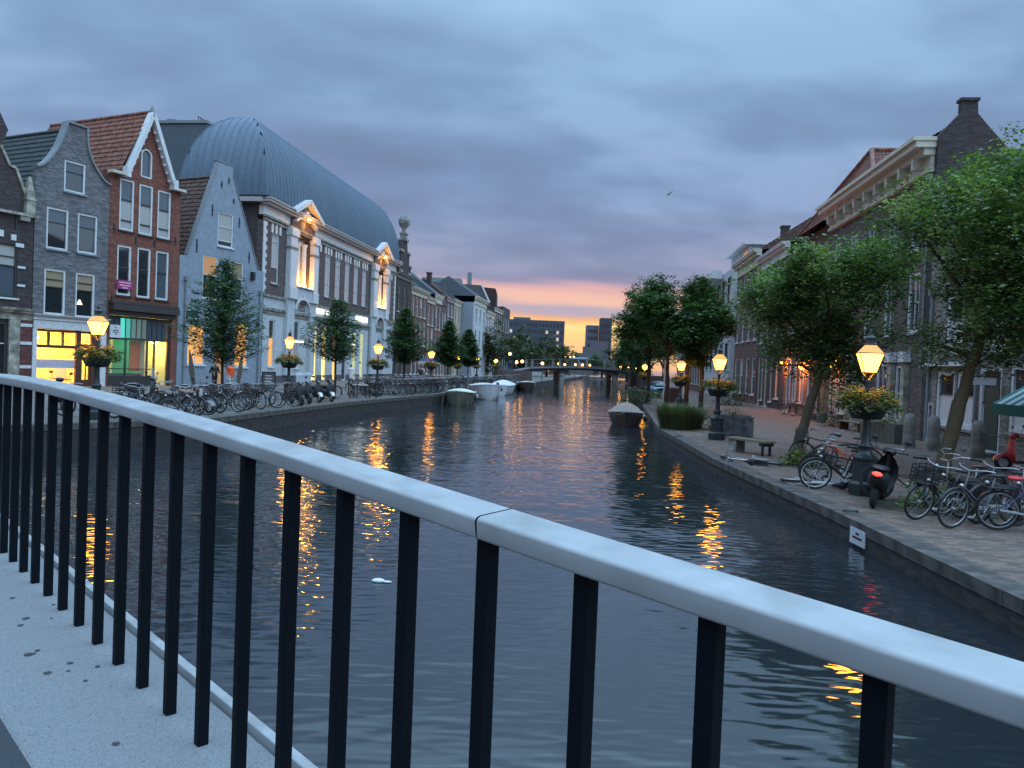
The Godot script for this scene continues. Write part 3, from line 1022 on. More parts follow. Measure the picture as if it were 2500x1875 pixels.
	for q in [[0.16, 0.26, 0, 4.2], [4.48, 4.68, 0, 4.2], [1.42, 1.5, 0, 2.85], [2.98, 3.05, 0, 2.85], [3.5, 3.58, 0.0, 2.85]]:
		f.box(Vector3((q[0] + q[1]) / 2, (q[2] + q[3]) / 2, -0.18), Vector3(q[1] - q[0], q[3] - q[2], 0.12))
	for q in [[0.26, 4.48, 2.8, 2.92], [0.26, 4.48, 4.1, 4.22], [0.26, 3.5, 0.0, 0.62], [0.26, 3.5, 1.02, 1.07]]:
		f.box(Vector3((q[0] + q[1]) / 2, (q[2] + q[3]) / 2, -0.18), Vector3(q[1] - q[0], q[3] - q[2], 0.1))
	var n := 11
	for i in range(1, n):
		f.box(Vector3(0.26 + 4.22 * i / n, 3.5, -0.18), Vector3(0.05, 1.2, 0.09))
	part("shop_front_frame", f, M.dark_wood, t)
	var turq := [glow(Color(0.08, 0.75, 0.6), 0.75), glow(Color(0.08, 0.6, 0.5), 0.55), glow(Color(0.14, 0.34, 0.3), 0.42), glow(Color(0.16, 0.26, 0.24), 0.42), glow(Color(0.16, 0.24, 0.22), 0.36)]
	for i in n:
		var m: Material = M.glass_blue
		if i >= 2 and i <= 6: m = turq[i - 2]
		glass_sheet(t, 0.28 + 4.22 * i / n, 2.92, 0.24 + 4.22 * (i + 1) / n, 4.1, -0.17, m, "lit_window_pane" if i >= 2 and i <= 6 else "pane")
	for q in [[0.26, 1.42], [1.5, 2.98], [3.05, 3.5], [3.58, 4.48]]:
		glass_sheet(t, q[0], 0.62 if q[0] < 3.5 else 0.02, q[1], 2.8, -0.19, M.clear)
	slab(t, "orange_curtain", 2.3, 0.9, 3.05, 2.78, -0.9, -0.82, mat(Color(0.55, 0.12, 0.02), 0.8))
	slab(t, "partition", 3.06, 0.0, 3.12, 4.0, -3.3, -0.45, mat(Color(0.75, 0.6, 0.35), 0.8))
	slab(t, "display_counter", 0.5, 0.0, 2.9, 0.75, -1.1, -0.5, M.dark_wood)
	slab(t, "ceiling_lamp", 3.6, 2.66, 3.95, 2.74, -0.62, -0.4, M.bulb)
	lamp_light(Vector3(3.9, 2.4, -1.2), 6.5, Color(1.0, 0.76, 0.34), t)
	lamp_light(Vector3(0.9, 2.5, -1.6), 1.4, Color(0.3, 0.95, 0.75), t)
	slab(t, "white_notice_board", -12.7 - u0, 3.6 - g, -11.95 - u0, 4.36 - g, 0.03, 0.09, M.white)
	for q in [[4.16, 0.12], [4.0, 0.4], [3.9, 0.4], [3.78, 0.16]]:
		slab(t, "notice_line", -12.325 - u0 - q[1] / 2, q[0] - g, -12.325 - u0 + q[1] / 2, q[0] - g + 0.05, 0.09, 0.094, M.black)
	slab(t, "pink_sign", -12.33 - u0, 6.52 - g, -11.24 - u0, 7.06 - g, 0.06, 0.1, mat(Color(0.26, 0.03, 0.115), 0.6))
	for q in [[6.88, 0.82], [6.72, 0.74], [6.57, 0.4]]:
		slab(t, "sign_line", -11.78 - u0 - q[1] / 2, q[0] - g, -11.78 - u0 + q[1] / 2, q[0] - g + 0.07, 0.1, 0.104, mat(Color(0.75, 0.35, 0.5), 0.6))

func pale_house() -> void:
	var u0 := -7.7; var g := GL
	var t := thing("pale_blue_house", "pale plastered house with pointed gable behind the conical tree", "house", FL.at(u0, g), FL.yaw)
	var pts := [[u0, g], [0.0, g], [0.0, 9.1], [-0.62, 9.12], [-3.32, 15.3], [-3.36, 16.0], [-4.8, 16.0], [-4.88, 15.35], [-7.1, 9.25], [u0, 9.2]]
	var wins := [[-4.54, 10.3, -3.13, 12.65], [-5.75, 6.62, -4.43, 9.5], [-3.32, 6.7, -2.04, 9.43], [-6.88, 2.1, -5.38, 4.75], [-2.7, 2.0, -1.36, 5.2], [-4.6, g + 0.02, -3.66, 4.5]]
	var holes: Array = []
	for w in wins: holes.append(local(w, u0, g))
	var b := B.new()
	face(b, outline(pts, u0, g), holes, 0.26)
	part("wall", b, M.plaster_pale, t)
	body(t, 7.7, 8.4, 9.0, M.brick_dark)
	window(t, holes[0], {rows = [0.14, 0.58], panes = [M.glass, M.blind, M.blind]})
	window(t, holes[1], {rows = [0.55], panes = [M.lit_none, M.lit_dim]})
	window(t, holes[2], {rows = [0.56], panes = [M.glass_blue, M.blind_warm]})
	window(t, holes[3], {rows = [0.7], panes = [M.lit_amber, M.lit_amber], cols = 2})
	window(t, holes[4], {rows = [0.72], panes = [M.lit_amber, M.lit_amber]})
	window(t, holes[5], {rows = [0.72], panes = [M.lit_dim, M.lit_amber], sill = false, frame = M.cream})
	for q in [[-4.35, 14.5, 0.45], [-3.7, 14.9, 0.4], [-5.1, 12.6, 0.8], [-2.6, 12.2, 0.7], [-6.35, 10.0, 0.9], [-1.55, 9.9, 0.8], [-3.2, 13.6, 0.35]]:
		anchor(t, q[0] - u0, q[1] - g, q[2])
	drainpipe(t, -7.2 - u0, 0.2, 7.6 - g, M.lead)
	drainpipe(t, -0.35 - u0, 0.2, 7.4 - g, M.lead)
	gable_roof(t, 7.7, 3.6, 8.0, 14.4, 9.0, M.tile_brown, -0.26, 0.25, 0.3)
	var cp := B.new()
	coping_line(cp, [Vector3(-4.88 - u0, 15.42 - g, 0), Vector3(-7.1 - u0, 9.3 - g, 0)], 0.36, 0.06)
	coping_line(cp, [Vector3(-0.6 - u0, 9.17 - g, 0), Vector3(-3.3 - u0, 15.35 - g, 0)], 0.36, 0.06)
	cp.box(Vector3(-4.08 - u0, 16.04 - g, -0.13), Vector3(1.54, 0.08, 0.36))
	part("gable_coping", cp, M.lead, t)
	slab(t, "house_sign", -7.1 - u0, 4.95 - g, -6.1 - u0, 5.65 - g, 0.04, 0.1, M.green_paint)
	slab(t, "sign_line", -6.95 - u0, 5.1 - g, -6.25 - u0, 5.22 - g, 0.1, 0.104, M.white)
	slab(t, "wall_lamp", -1.35 - u0, 8.3 - g, -1.1 - u0, 8.9 - g, 0.0, 0.25, M.black)
	slab(t, "wall_lamp", -0.62 - u0, 5.0 - g, -0.45 - u0, 5.3 - g, 0.0, 0.2, M.black)

func concert_hall() -> void:
	var u0 := -1.15; var g := GL
	var L := 36.2
	var t := thing("concert_hall", "long white and brick hall with curved zinc roof and lit yellow bays", "hall", FH.at(u0, g), FH.yaw)
	var loc := func(w: Array) -> Array: return local(w, u0, g)
	var wu: Array = [[0.4, 1.75]]
	for i in 6: wu.append([9.1 + i * 2.69, 10.45 + i * 2.69])
	wu.append([31.9, 33.3])
	var upper: Array = []
	for w in wu: upper.append(loc.call([w[0], 8.7, w[1], 12.68]))
	var niches := [loc.call([4.95, 8.95, 8.05, 13.25]), loc.call([27.1, 8.95, 30.1, 13.25])]
	var ub := B.new()
	var all := upper.duplicate()
	all.append_array(niches)
	face(ub, PackedVector2Array([Vector2(0, 7.0), Vector2(L, 7.0), Vector2(L, 12.75), Vector2(0, 12.75)]), all, 0.5)
	part("upper_wall", ub, M.brick_brown, t)
	var gw := [[0.42, 2.0, 1.42, 5.8], [5.25, 1.9, 6.35, 6.0], [9.15, g + 0.02, 10.5, 5.9], [11.7, g + 0.02, 12.9, 5.9], [14.45, g + 0.02, 15.6, 5.9], [17.1, g + 0.02, 18.4, 5.5], [20.2, g + 0.02, 21.5, 5.8], [22.55, g + 0.02, 23.9, 5.8], [26.9, 2.0, 27.9, 5.6]]
	var lower: Array = []
	for w in gw: lower.append(loc.call(w))
	var lb := B.new()
	face(lb, PackedVector2Array([Vector2(0, 0), Vector2(L, 0), Vector2(L, 7.0), Vector2(0, 7.0)]), lower, 0.5)
	part("lower_wall", lb, M.plaster_white, t)
	var bk := B.new()
	bk.quad(Vector3(0, 0, -7.5), Vector3(0, 0, -0.5), Vector3(0, 14.5, -0.5), Vector3(0, 14.5, -7.5))
	bk.quad(Vector3(L, 0, -0.5), Vector3(L, 0, -7.5), Vector3(L, 14.5, -7.5), Vector3(L, 14.5, -0.5))
	bk.quad(Vector3(0, 0, -0.9), Vector3(L, 0, -0.9), Vector3(L, 14.5, -0.9), Vector3(0, 14.5, -0.9))
	part("side_wall", bk, M.brick_dark, t)
	for i in upper.size():
		window(t, upper[i], {rows = [0.32, 0.86], bar = M.white, fw = 0.1, z = -0.1, panes = [M.glass, M.blind_sky_pink, M.blind_sky_pink] if i < 2 else [M.blind_sky_pink], sill_mat = M.stone})
		var c: float = (upper[i][0] + upper[i][2]) / 2
		for k in [-1, 0, 1]:
			slab(t, "lintel_stone", c + k * 0.72 - 0.17, 12.0, c + k * 0.72 + 0.17, 12.72, 0.0, 0.07, M.white)
	for i in lower.size():
		var o := {fw = 0.1, z = -0.1, sill = i < 2 or i == 8, rows = [0.62]}
		o.panes = [[M.lit_amber, M.glass], [M.blind, M.glass_blue], [M.lit_yellow], [M.lit_yellow], [M.lit, M.lit], [M.glass], [M.lit_green], [M.lit_green], [M.glass]][i]
		if i in [2, 3, 4]: o.frame = M.cream
		window(t, lower[i], o)
	# courses, quoins, plinth
	var cs := B.new()
	for q in [[6.5, 6.72, 0.16], [6.25, 6.4, 0.09], [7.55, 7.75, 0.14], [13.42, 13.62, 0.12], [13.7, 13.86, 0.2]]:
		cs.box(Vector3(L / 2, (q[0] + q[1]) / 2 - g, q[2] / 2), Vector3(L + 0.1, q[1] - q[0], q[2] + 0.02))
	part("string_course", cs, M.stone, t)
	slab(t, "frieze", 0, 13.86 - g, L, 14.6 - g, -0.4, 0.05, M.white)
	var co := B.new()
	co.box(Vector3(L / 2, 14.7 - g, 0.2), Vector3(L + 0.5, 0.2, 0.6)); co.box(Vector3(L / 2, 14.9 - g, 0.3), Vector3(L + 0.8, 0.2, 0.8)); co.box(Vector3(L / 2, 15.06 - g, 0.34), Vector3(L + 0.9, 0.12, 0.9))
	co.box(Vector3(-0.3, 14.9 - g, -3.6), Vector3(0.6, 0.34, 7.4))
	part("cornice", co, mat(Color(0.42, 0.38, 0.36), 0.7, T.mottle, 0.5), t)
	var pb := B.new()
	var cut := [0.0]
	for w in lower:
		if w[1] < 0.1:
			cut.append(w[0]); cut.append(w[2])
	cut.append(L)
	for i in range(0, cut.size(), 2):
		pb.box(Vector3((cut[i] + cut[i + 1]) / 2, 0.3, 0.0), Vector3(cut[i + 1] - cut[i], 0.6, 0.12))
	part("plinth", pb, M.plinth, t)
	var n := 0
	var v := 7.8 - g
	while v < 12.6:
		for s in [0, 1]:
			var w := 0.62 if n % 2 else 0.4
			slab(t, "quoin", 0.0 if s == 0 else L - w, v, w if s == 0 else L, v + 0.3, 0.0, 0.06 + 0.004 * (n % 2), M.white)
		v += 0.31
		n += 1
	# projecting bays
	var k := 0
	for bu in [[3.15, 9.1], [25.5, 31.0]]:
		var a: float = bu[0] - u0; var e: float = bu[1] - u0; var c := (a + e) / 2
		for q in [[a, a + 1.35], [e - 0.95, e]]:
			slab(t, "pilaster", q[0], 7.05, q[1], 13.0, 0.0, 0.42, M.white)
			slab(t, "pilaster_base", q[0] - 0.08, 7.06, q[1] + 0.08, 8.0, 0.0, 0.52, M.white)
			slab(t, "capital", q[0] - 0.1, 12.3, q[1] + 0.1, 12.9, 0.0, 0.54, M.white)
			slab(t, "impost", q[0] - 0.06, 11.2, q[1] + 0.06, 11.4, 0.0, 0.48, M.stone)
			slab(t, "lower_pilaster", q[0] - 0.05, 0.62, q[1] + 0.05, 7.04, 0.0, 0.3, M.plaster_white)
		slab(t, "bay_apron", a, 7.06, e, 8.1, 0.0, 0.34, M.plaster_white)
		var ar := B.new()
		for i in 12:
			var a0 := PI * i / 12; var a1 := PI * (i + 1) / 12
			ar.bar(Vector3(c + cos(a0) * 1.5, 6.2 + sin(a0) * 1.05, 0.36), Vector3(c + cos(a1) * 1.5, 6.2 + sin(a1) * 1.05, 0.36), 0.18, 0.16, Vector3(0, 0, 1))
		ar.box(Vector3(c, 7.35, 0.38), Vector3(0.3, 0.42, 0.22))
		part("arch_moulding", ar, M.white, t)
		var lu := B.new()
		var lp := PackedVector2Array()
		for i in 13: lp.append(Vector2(c + cos(PI * i / 12) * 1.2, 6.2 + sin(PI * i / 12) * 0.8))
		lu.prism(lp, 0.0, 0.05)
		part("tympanum", lu, M.stone, t)
		# gable of the bay
		var gy := 12.7
		var gp := B.new()
		gp.prism(PackedVector2Array([Vector2(a + 0.5, gy), Vector2(e - 0.5, gy), Vector2(e - 0.5, 14.1), Vector2(c, 15.2), Vector2(a + 0.5, 14.1)]), -0.4, 0.2)
		part("bay_gable", gp, M.brick_brown, t)
		var pd := B.new()
		for s in [-1, 1]:
			var lo := Vector3(c + s * (e - a) * 0.52, 14.25, 0.34); var hi := Vector3(c, 15.66, 0.34)
			pd.bar(lo, hi, 0.34, 1.0, Vector3(0, 0, 1))
			pd.bar(lo + Vector3(-s * 0.85, -0.62, -0.1), hi + Vector3(0, -0.95, -0.1), 0.22, 0.6, Vector3(0, 0, 1))
		part("pediment", pd, M.white, t)
		var me := B.new()
		me.x = Transform3D(Basis(Vector3.RIGHT, PI / 2), Vector3(c - 0.3, 13.75, 0.22))
		me.lathe([Vector2(0, 0.07), Vector2(0.5, 0.07), Vector2(0.62, 0.03), Vector2(0.66, -0.04)], 20, Vector3.ZERO, 0.7, 1.0)
		part("medallion", me, M.stone_pale, t)
		var nw: Array = niches[k]
		var nb := B.new()
		nb.quad(Vector3(nw[0], nw[1], -0.5), Vector3(nw[2], nw[1], -0.5), Vector3(nw[2], nw[3], -0.5), Vector3(nw[0], nw[3], -0.5))
		part("niche_wall", nb, M.plaster_white, t)
		for q in [0.28, 0.72]:
			var cb := B.new()
			var cu: float = lerpf(nw[0], nw[2], q)
			cb.lathe([Vector2(0.3, 0), Vector2(0.3, 0.14), Vector2(0.22, 0.24), Vector2(0.2, 3.4), Vector2(0.28, 3.55), Vector2(0.3, 3.7)], 14, Vector3(cu, nw[1] + 0.15, -0.16))
			part("column", cb, M.white, t)
		var nwid: float = nw[2] - nw[0]
		window(t, [nw[0] + nwid * 0.4, nw[1] + 0.1, nw[2] - nwid * 0.4, nw[3] - 0.6], {z = -0.44, rows = [0.5], panes = [M.lit_yellow], sill = false})
		slab(t, "niche_sill", nw[0] - 0.2, nw[1] - 0.1, nw[2] + 0.2, nw[1] + 0.02, -0.45, 0.5, M.white)
		for q in [0.12, 0.5, 0.88]:
			var uu: float = lerpf(nw[0], nw[2], q)
			slab(t, "floodlight_lamp", uu - 0.1, nw[1] + 0.03, uu + 0.1, nw[1] + 0.1, 0.2, 0.36, M.bulb)
			lamp_light(Vector3(uu, nw[1] + 0.5, 0.42), 2.4, Color(1.0, 0.64, 0.13), t, 0.1)
		slab(t, "floodlight_lamp", c - 1.0, 13.92, c - 0.7, 14.0, 0.95, 1.1, M.bulb)
		lamp_light(Vector3(c + 0.4, 13.7, 1.5), 3.4, Color(1.0, 0.66, 0.15), t, 0.1)
		lamp_light(Vector3(c - 1.4, 15.6, 0.1), 2.5, Color(1.0, 0.85, 0.35), t, 0.1)
		slab(t, "floodlight_lamp", c - 1.5, 15.2, c - 1.3, 15.3, 0.0, 0.15, M.bulb)
		k += 1
	# lit sign boxes and wall lamp
	slab(t, "lit_sign", 9.95 - u0, 7.02 - g, 12.9 - u0, 7.42 - g, 0.06, 0.2, M.lit_white)
	slab(t, "lit_sign", 20.85 - u0, 7.0 - g, 24.2 - u0, 7.5 - g, 0.06, 0.2, M.lit_white)
	slab(t, "lit_sign", 3.9 - u0, 4.1 - g, 4.0 - u0, 4.25 - g, 0.32, 1.5, M.lit_white)
	slab(t, "lit_sign", 18.9 - u0, 4.4 - g, 20.0 - u0, 4.5 - g, 0.1, 0.3, M.lit_white)
	drainpipe(t, 0.15, 0.2, 6.9, M.lead)
	drainpipe(t, 25.2 - u0, 0.2, 12.8, M.lead)
	# roof: a vault hipped at both ends, in standing seam strips
	var W := 7.3
	var ev := 15.14 - g
	var rise := 7.1
	var pf := func(th: float) -> Vector2: return Vector2(W / 2 * (1 - cos(th)), rise * sin(th))
	var nst := 16
	var x0 := -0.25; var x1 := L + 0.25
	var np := 56
	for i in np:
		var ua := lerpf(x0, x1, float(i) / np); var ub2 := lerpf(x0, x1, float(i + 1) / np)
		var rows: Array = []
		for j in nst + 1:
			var p: Vector2 = pf.call(PI / 2 * j / nst)
			var lo := maxf(ua, x0 + p.x); var hi := minf(ub2, x1 - p.x)
			if hi - lo < 0.002:
				break
			var nrm := Vector3(0, sin(PI / 2 * j / nst) + 0.2, cos(PI / 2 * j / nst)).normalized() * 0.07
			var a3 := Vector3(lo, ev + p.y, 0.3 - p.x); var b3 := Vector3(hi, ev + p.y, 0.3 - p.x)
			rows.append(PackedVector3Array([a3, b3 - Vector3(0.05, 0, 0), b3 - Vector3(0.045, 0, 0) + nrm, b3 + nrm, b3]))
		if rows.size() > 1:
			var b := B.new()
			b.grid(rows)
			part("roof_panel", b, [M.zinc, M.zinc_b, M.zinc_c, M.zinc][rng.randi() % 4], t)
	for s in [0, 1]:
		var ne := 12
		for i in ne:
			var wa := W * i / ne; var wb := W * (i + 1) / ne
			var rows: Array = []
			for j in nst + 1:
				var p: Vector2 = pf.call(PI / 2 * j / nst)
				var lo := maxf(wa, p.x); var hi := minf(wb, W - p.x)
				if hi - lo < 0.002: break
				var sg := -1.0 if s == 0 else 1.0
				var nrm := Vector3(sg * cos(PI / 2 * j / nst), sin(PI / 2 * j / nst) + 0.2, 0).normalized() * 0.07
				var ux := x0 + p.x if s == 0 else x1 - p.x
				var a3 := Vector3(ux, ev + p.y, 0.3 - lo); var b3 := Vector3(ux, ev + p.y, 0.3 - hi)
				rows.append(PackedVector3Array([a3, b3 + Vector3(0, 0, 0.05), b3 + Vector3(0, 0, 0.045) + nrm, b3 + nrm, b3]))
			if rows.size() > 1:
				var b := B.new()
				b.grid(rows)
				part("roof_panel", b, [M.zinc, M.zinc_b, M.zinc_c, M.zinc][rng.randi() % 4], t)
	var rb: Array = []
	for j in nst + 1:
		var p: Vector2 = pf.call(PI / 2 * j / nst)
		rb.append(PackedVector3Array([Vector3(x1 - p.x, ev + p.y, 0.3 - W + p.x), Vector3(x0 + p.x, ev + p.y, 0.3 - W + p.x)]))
	var bb := B.new()
	bb.grid(rb)
	part("roof_back", bb, M.zinc, t)
	var gt := B.new()
	gt.box(Vector3(L / 2, ev + 0.02, 0.42), Vector3(L + 0.9, 0.14, 0.3)); gt.box(Vector3(-0.4, ev + 0.02, -3.3), Vector3(0.3, 0.14, 7.3))
	part("roof_gutter", gt, M.black, t)
	var tw := thing("roof_block", "flat topped slate roof block rising behind the zinc vault", "building", FH.at(6, g, -9), FH.yaw)
	var tb := B.new()
	tb.box(Vector3(4, 11.2, -6.5), Vector3(8, 22.4, 13))
	part("wall", tb, M.slate, tw)
	slab(tw, "roof_edge", -0.15, 22.4, 8.1, 22.65, -13.1, 0.12, M.lead)
	slab(tw, "roof_unit", 0.6, 22.65, 1.6, 23.0, -4.2, -3.4, M.lead)
	slab(tw, "roof_rail", 0.0, 23.0, 1.2, 23.05, -0.9, -0.85, M.black)
	for q in 4: slab(tw, "rail_post", 0.1 + q * 0.33, 22.65, 0.13 + q * 0.33, 23.0, -0.9, -0.86, M.black)

func row_house(called: String, label: String, f: Frame3, u0: float, u1: float, g: float, top: float, wm: Material, o := {}) -> Node3D:
	var w := u1 - u0
	var t := thing(called, label, "house", f.at(u0, g, o.get("out", 0.0)), f.yaw)
	var holes: Array = []
	var nw: int = o.get("n", 3)
	var levels: Array = o.get("levels", [])
	for lv in levels:
		for i in nw:
			var c := w * (i + 0.5) / nw
			var hw: float = o.get("ww", 0.55)
			holes.append([c - hw, lv[0] - g, c + hw, lv[1] - g])
	for h in o.get("extra", []): holes.append([h[0] - u0, h[1] - g, h[2] - u0, h[3] - g])
	var b := B.new()
	var ol := PackedVector2Array([Vector2(0, 0), Vector2(w, 0), Vector2(w, top - g), Vector2(0, top - g)])
	if o.has("outline"): ol = outline(o.outline, u0, g)
	face(b, ol, holes, 0.25)
	part("wall", b, wm, t)
	body(t, w, top - g - 0.1, o.get("depth", 9.0), o.get("side", wm), 0.25)
	for i in holes.size():
		var q: Dictionary = o.get("win", {}).duplicate()
		if rng.randf() < 0.16 and not q.has("panes"): q.panes = [M.glass, M.blind]
		window(t, holes[i], q)
	if o.has("cornice"):
		cornice(t, w, o.cornice[0] - g, o.cornice[1] - g, o.get("cm", M.white), o.get("cout", 0.4))
	if o.has("roof"):
		var rf: Array = o.roof   # [ridge height, depth of slope, material]
		var rb := B.new()
		var e: float = (o.cornice[1] if o.has("cornice") else top) - g
		tiles(rb, Vector3(0, e, 0.1), Vector3(w, e, 0.1), Vector3(0, rf[0] - g, -rf[1]), Vector3(w, rf[0] - g, -rf[1]), 0.3, 0.4)
		rb.quad(Vector3(w, e, -2 * rf[1]), Vector3(0, e, -2 * rf[1]), Vector3(0, rf[0] - g, -rf[1]), Vector3(w, rf[0] - g, -rf[1]))
		rb.tri(Vector3(w - 0.01, e, 0.1), Vector3(w - 0.01, e, -2 * rf[1]), Vector3(w - 0.01, rf[0] - g, -rf[1]))
		rb.tri(Vector3(0.01, e, -2 * rf[1]), Vector3(0.01, e, 0.1), Vector3(0.01, rf[0] - g, -rf[1]))
		part("roof_tiles", rb, rf[2], t).set_meta("kind", "stuff")
	for c in o.get("chimneys", []):
		var cb := B.new()
		cb.box(Vector3(c[0] - u0, (c[1] + c[2]) / 2 - g, c[3]), Vector3(0.8, c[2] - c[1], 0.7))
		cb.box(Vector3(c[0] - u0, c[2] - g, c[3]), Vector3(0.95, 0.16, 0.85))
		part("chimney", cb, M.brick_dark, t)
	return t

func left_row() -> void:
	var g := GL
	# ornate gabled building next to the hall
	var t := row_house("ornate_brick_building", "dark brick building with tall ornate gable and urn beside the hall", FH, 35.4, 42.6, g, 13.6, M.brick_dark, {n = 3, levels = [[9.2, 12.4], [4.6, 7.9], [1.2, 3.9]], ww = 0.5, win = {frame = M.stone_pale, rows = [0.4, 0.72], cols = 2, bar = M.dark_wood}, cornice = [13.4, 14.0], cm = M.stone, roof = [17.6, 4.0, M.tile_dark]})
	var gb := B.new()
	gb.prism(outline([[36.0, 13.9], [41.8, 13.9], [41.8, 15.2], [40.9, 15.4], [40.9, 16.8], [40.0, 17.0], [39.6, 18.4], [37.9, 18.4], [37.5, 17.0], [36.8, 16.8], [36.8, 15.4], [36.0, 15.2]], 35.4, g), -0.7, 0.05)
	part("stepped_gable", gb, M.brick_dark, t)
	for q in [[35.8, 15.2], [40.8, 15.2], [36.6, 16.8], [40.0, 16.8], [36.4, 14.2], [40.2, 14.2]]:
		slab(t, "gable_block", q[0] - 35.4, q[1] - g, q[0] + 1.1 - 35.4, q[1] + 0.3 - g, -0.8, 0.25, M.stone_pale)
	var ub := B.new()
	ub.box(Vector3(3.35, 18.45 - g, -0.2), Vector3(1.7, 0.25, 1.0)); ub.box(Vector3(3.35, 18.9 - g, -0.2), Vector3(0.9, 0.7, 0.7)); ub.box(Vector3(3.35, 19.3 - g, -0.2), Vector3(1.1, 0.18, 0.9))
	ub.lathe([Vector2(0.35, 19.4 - g), Vector2(0.25, 19.9 - g), Vector2(0.5, 20.2 - g), Vector2(0.72, 20.5 - g), Vector2(0.78, 20.9 - g), Vector2(0.62, 21.5 - g), Vector2(0.0, 21.55 - g)], 12, Vector3(3.35, 0, -0.2))
	part("urn", ub, M.stone, t)
	var db := B.new()
	db.box(Vector3(-0.2, 16.2 - g, -2.4), Vector3(1.8, 2.0, 2.2))
	part("dormer", db, M.slate, t)
	slab(t, "dormer_cornice", -1.2, 17.2 - g, 0.8, 17.5 - g, -3.5, -1.2, M.white)
	slab(t, "balcony", 0.2, 8.2 - g, 6.8, 8.5 - g, 0.0, 0.7, M.dark_wood)
	row_house("red_brick_row_house", "red brick house with four windows and sunset lit cornice past the hall", FH, 42.7, 51.3, g, 12.2, M.brick_far, {n = 4, levels = [[9.2, 11.9], [5.2, 8.6], [1.2, 4.0]], ww = 0.62, cornice = [12.0, 13.0], cm = M.cream, cout = 0.55, roof = [16.4, 4.5, M.tile_dark], chimneys = [[50.6, 13.2, 17.0, -3.5]]})
	row_house("red_brick_row_house", "narrow red brick house with two windows, third past the hall", FH, 51.4, 56.3, g, 12.0, M.brick_far, {n = 2, levels = [[8.4, 11.4], [4.9, 8.0], [1.2, 3.9]], ww = 0.6, cornice = [11.6, 12.4], cm = M.cream, roof = [15.6, 4.0, M.tile_dark]})
	row_house("dark_brick_row_house", "dark brick house with two tall windows and orange lit cornice", FH, 56.4, 60.9, g, 12.4, M.brick_far, {n = 2, levels = [[8.0, 11.6], [4.4, 7.2], [1.0, 3.8]], ww = 0.5, cornice = [12.0, 13.3], cm = M.cream, roof = [17.0, 5.0, M.slate]})
	row_house("brown_gable_house", "brown brick house with narrow stepped gable in the row", FH, 61.0, 64.5, g, 12.0, M.brick_brown, {n = 2, levels = [[8.4, 10.9], [4.6, 7.4], [1.0, 3.8]], ww = 0.45, outline = [[61, g], [64.5, g], [64.5, 12.4], [63.8, 12.6], [63.6, 14.2], [63.2, 15.4], [62.2, 15.4], [61.9, 14.2], [61.6, 12.6], [61, 12.4]], roof = [15.4, 4.0, M.tile_brown], chimneys = [[64.2, 13.0, 17.4, -3.0]]})
	row_house("brown_gable_house", "brown brick house with white stepped window frames", FH, 64.6, 70.0, g, 12.0, M.brick_brown, {n = 2, levels = [[10.6, 12.6], [7.0, 10.2], [3.4, 6.4]], ww = 0.62, outline = [[64.6, g], [70, g], [70, 13.2], [64.6, 13.2]], win = {rows = [0.5], cols = 2}, cornice = [13.0, 13.6], cm = M.plaster_pink, roof = [16.5, 4.0, M.tile_brown]})
	row_house("cream_row_house", "cream coloured house with two tall dark windows beside the white house", FH, 70.6, 76.2, g, 13.0, M.plaster_yellow, {n = 2, levels = [[10.0, 12.5], [5.2, 9.0], [1.0, 4.2]], ww = 0.62, cornice = [12.8, 13.8], cm = M.cream, roof = [16.5, 4.0, M.tile_dark]})
	row_house("white_row_house", "tall white plastered house whose bare side wall faces the water", FH, 76.4, 88.5, g, 14.0, M.plaster_white, {n = 3, levels = [[10.4, 13.0], [6.0, 9.2], [1.2, 4.4]], ww = 0.75, out = 2.4, side = M.plaster_pale, cornice = [13.6, 15.0], cm = M.cream, cout = 0.6, roof = [18.4, 5.0, M.slate]})
	row_house("pink_row_house", "pinkish plastered house with white cornice past the white house", FH, 89.0, 98.5, g, 12.4, M.plaster_pink, {n = 3, levels = [[8.6, 11.6], [5.0, 7.6], [1.2, 4.0]], ww = 0.6, out = 2.4, cornice = [12.2, 13.4], cm = M.cream, roof = [16, 4.0, M.tile_brown]})
	row_house("brown_row_house", "brown brick house with white framed upper bay near the far bridge", FH, 99.0, 110.0, g, 14.2, M.brick_brown, {n = 4, levels = [[10.4, 13.6], [6.6, 9.4], [1.4, 5.0]], ww = 0.8, out = 2.4, cornice = [14.0, 14.8], cm = M.cream})
	row_house("brown_row_house", "last brown brick house of the left bank before the trees", FH, 110.5, 122.0, g, 16.0, M.brick_dark, {n = 3, levels = [[10.4, 13.6], [6.6, 9.4], [1.4, 5.0]], ww = 0.8, out = 2.4})
	# dark modern block rising behind the row
	var mb := thing("dark_modern_block", "dark flat roofed block with white slanting edge behind the canal houses", "building", Vector3(-24.0, g, -176.0))
	var b := B.new()
	b.prism(PackedVector2Array([Vector2(0, 0), Vector2(18.1, 0), Vector2(18.1, 16.6), Vector2(16.2, 20.3), Vector2(0, 20.9)]), -14, 0)
	part("wall", b, M.plinth, mb)
	var eb := B.new()
	eb.bar(Vector3(18.15, 16.4, 0.1), Vector3(16.2, 20.35, 0.1), 0.4, 0.3, Vector3(0, 0, 1))
	part("roof_edge", eb, M.white, mb)
	slab(mb, "roof_unit", 2.0, 20.7, 11.2, 22.0, -9, -3, M.lead)
	slab(mb, "roof_unit", 12.6, 20.2, 13.6, 23.6, -5, -4, M.lead)
	slab(mb, "lit_window", 10.2, 17.6, 10.7, 18.1, 0.02, 0.1, M.lit_white)
	var mb2 := thing("brown_modern_block", "rounded brown block at the end of the left row against the sunset", "building", Vector3(-7.6, g, -182.0))
	var b2 := B.new()
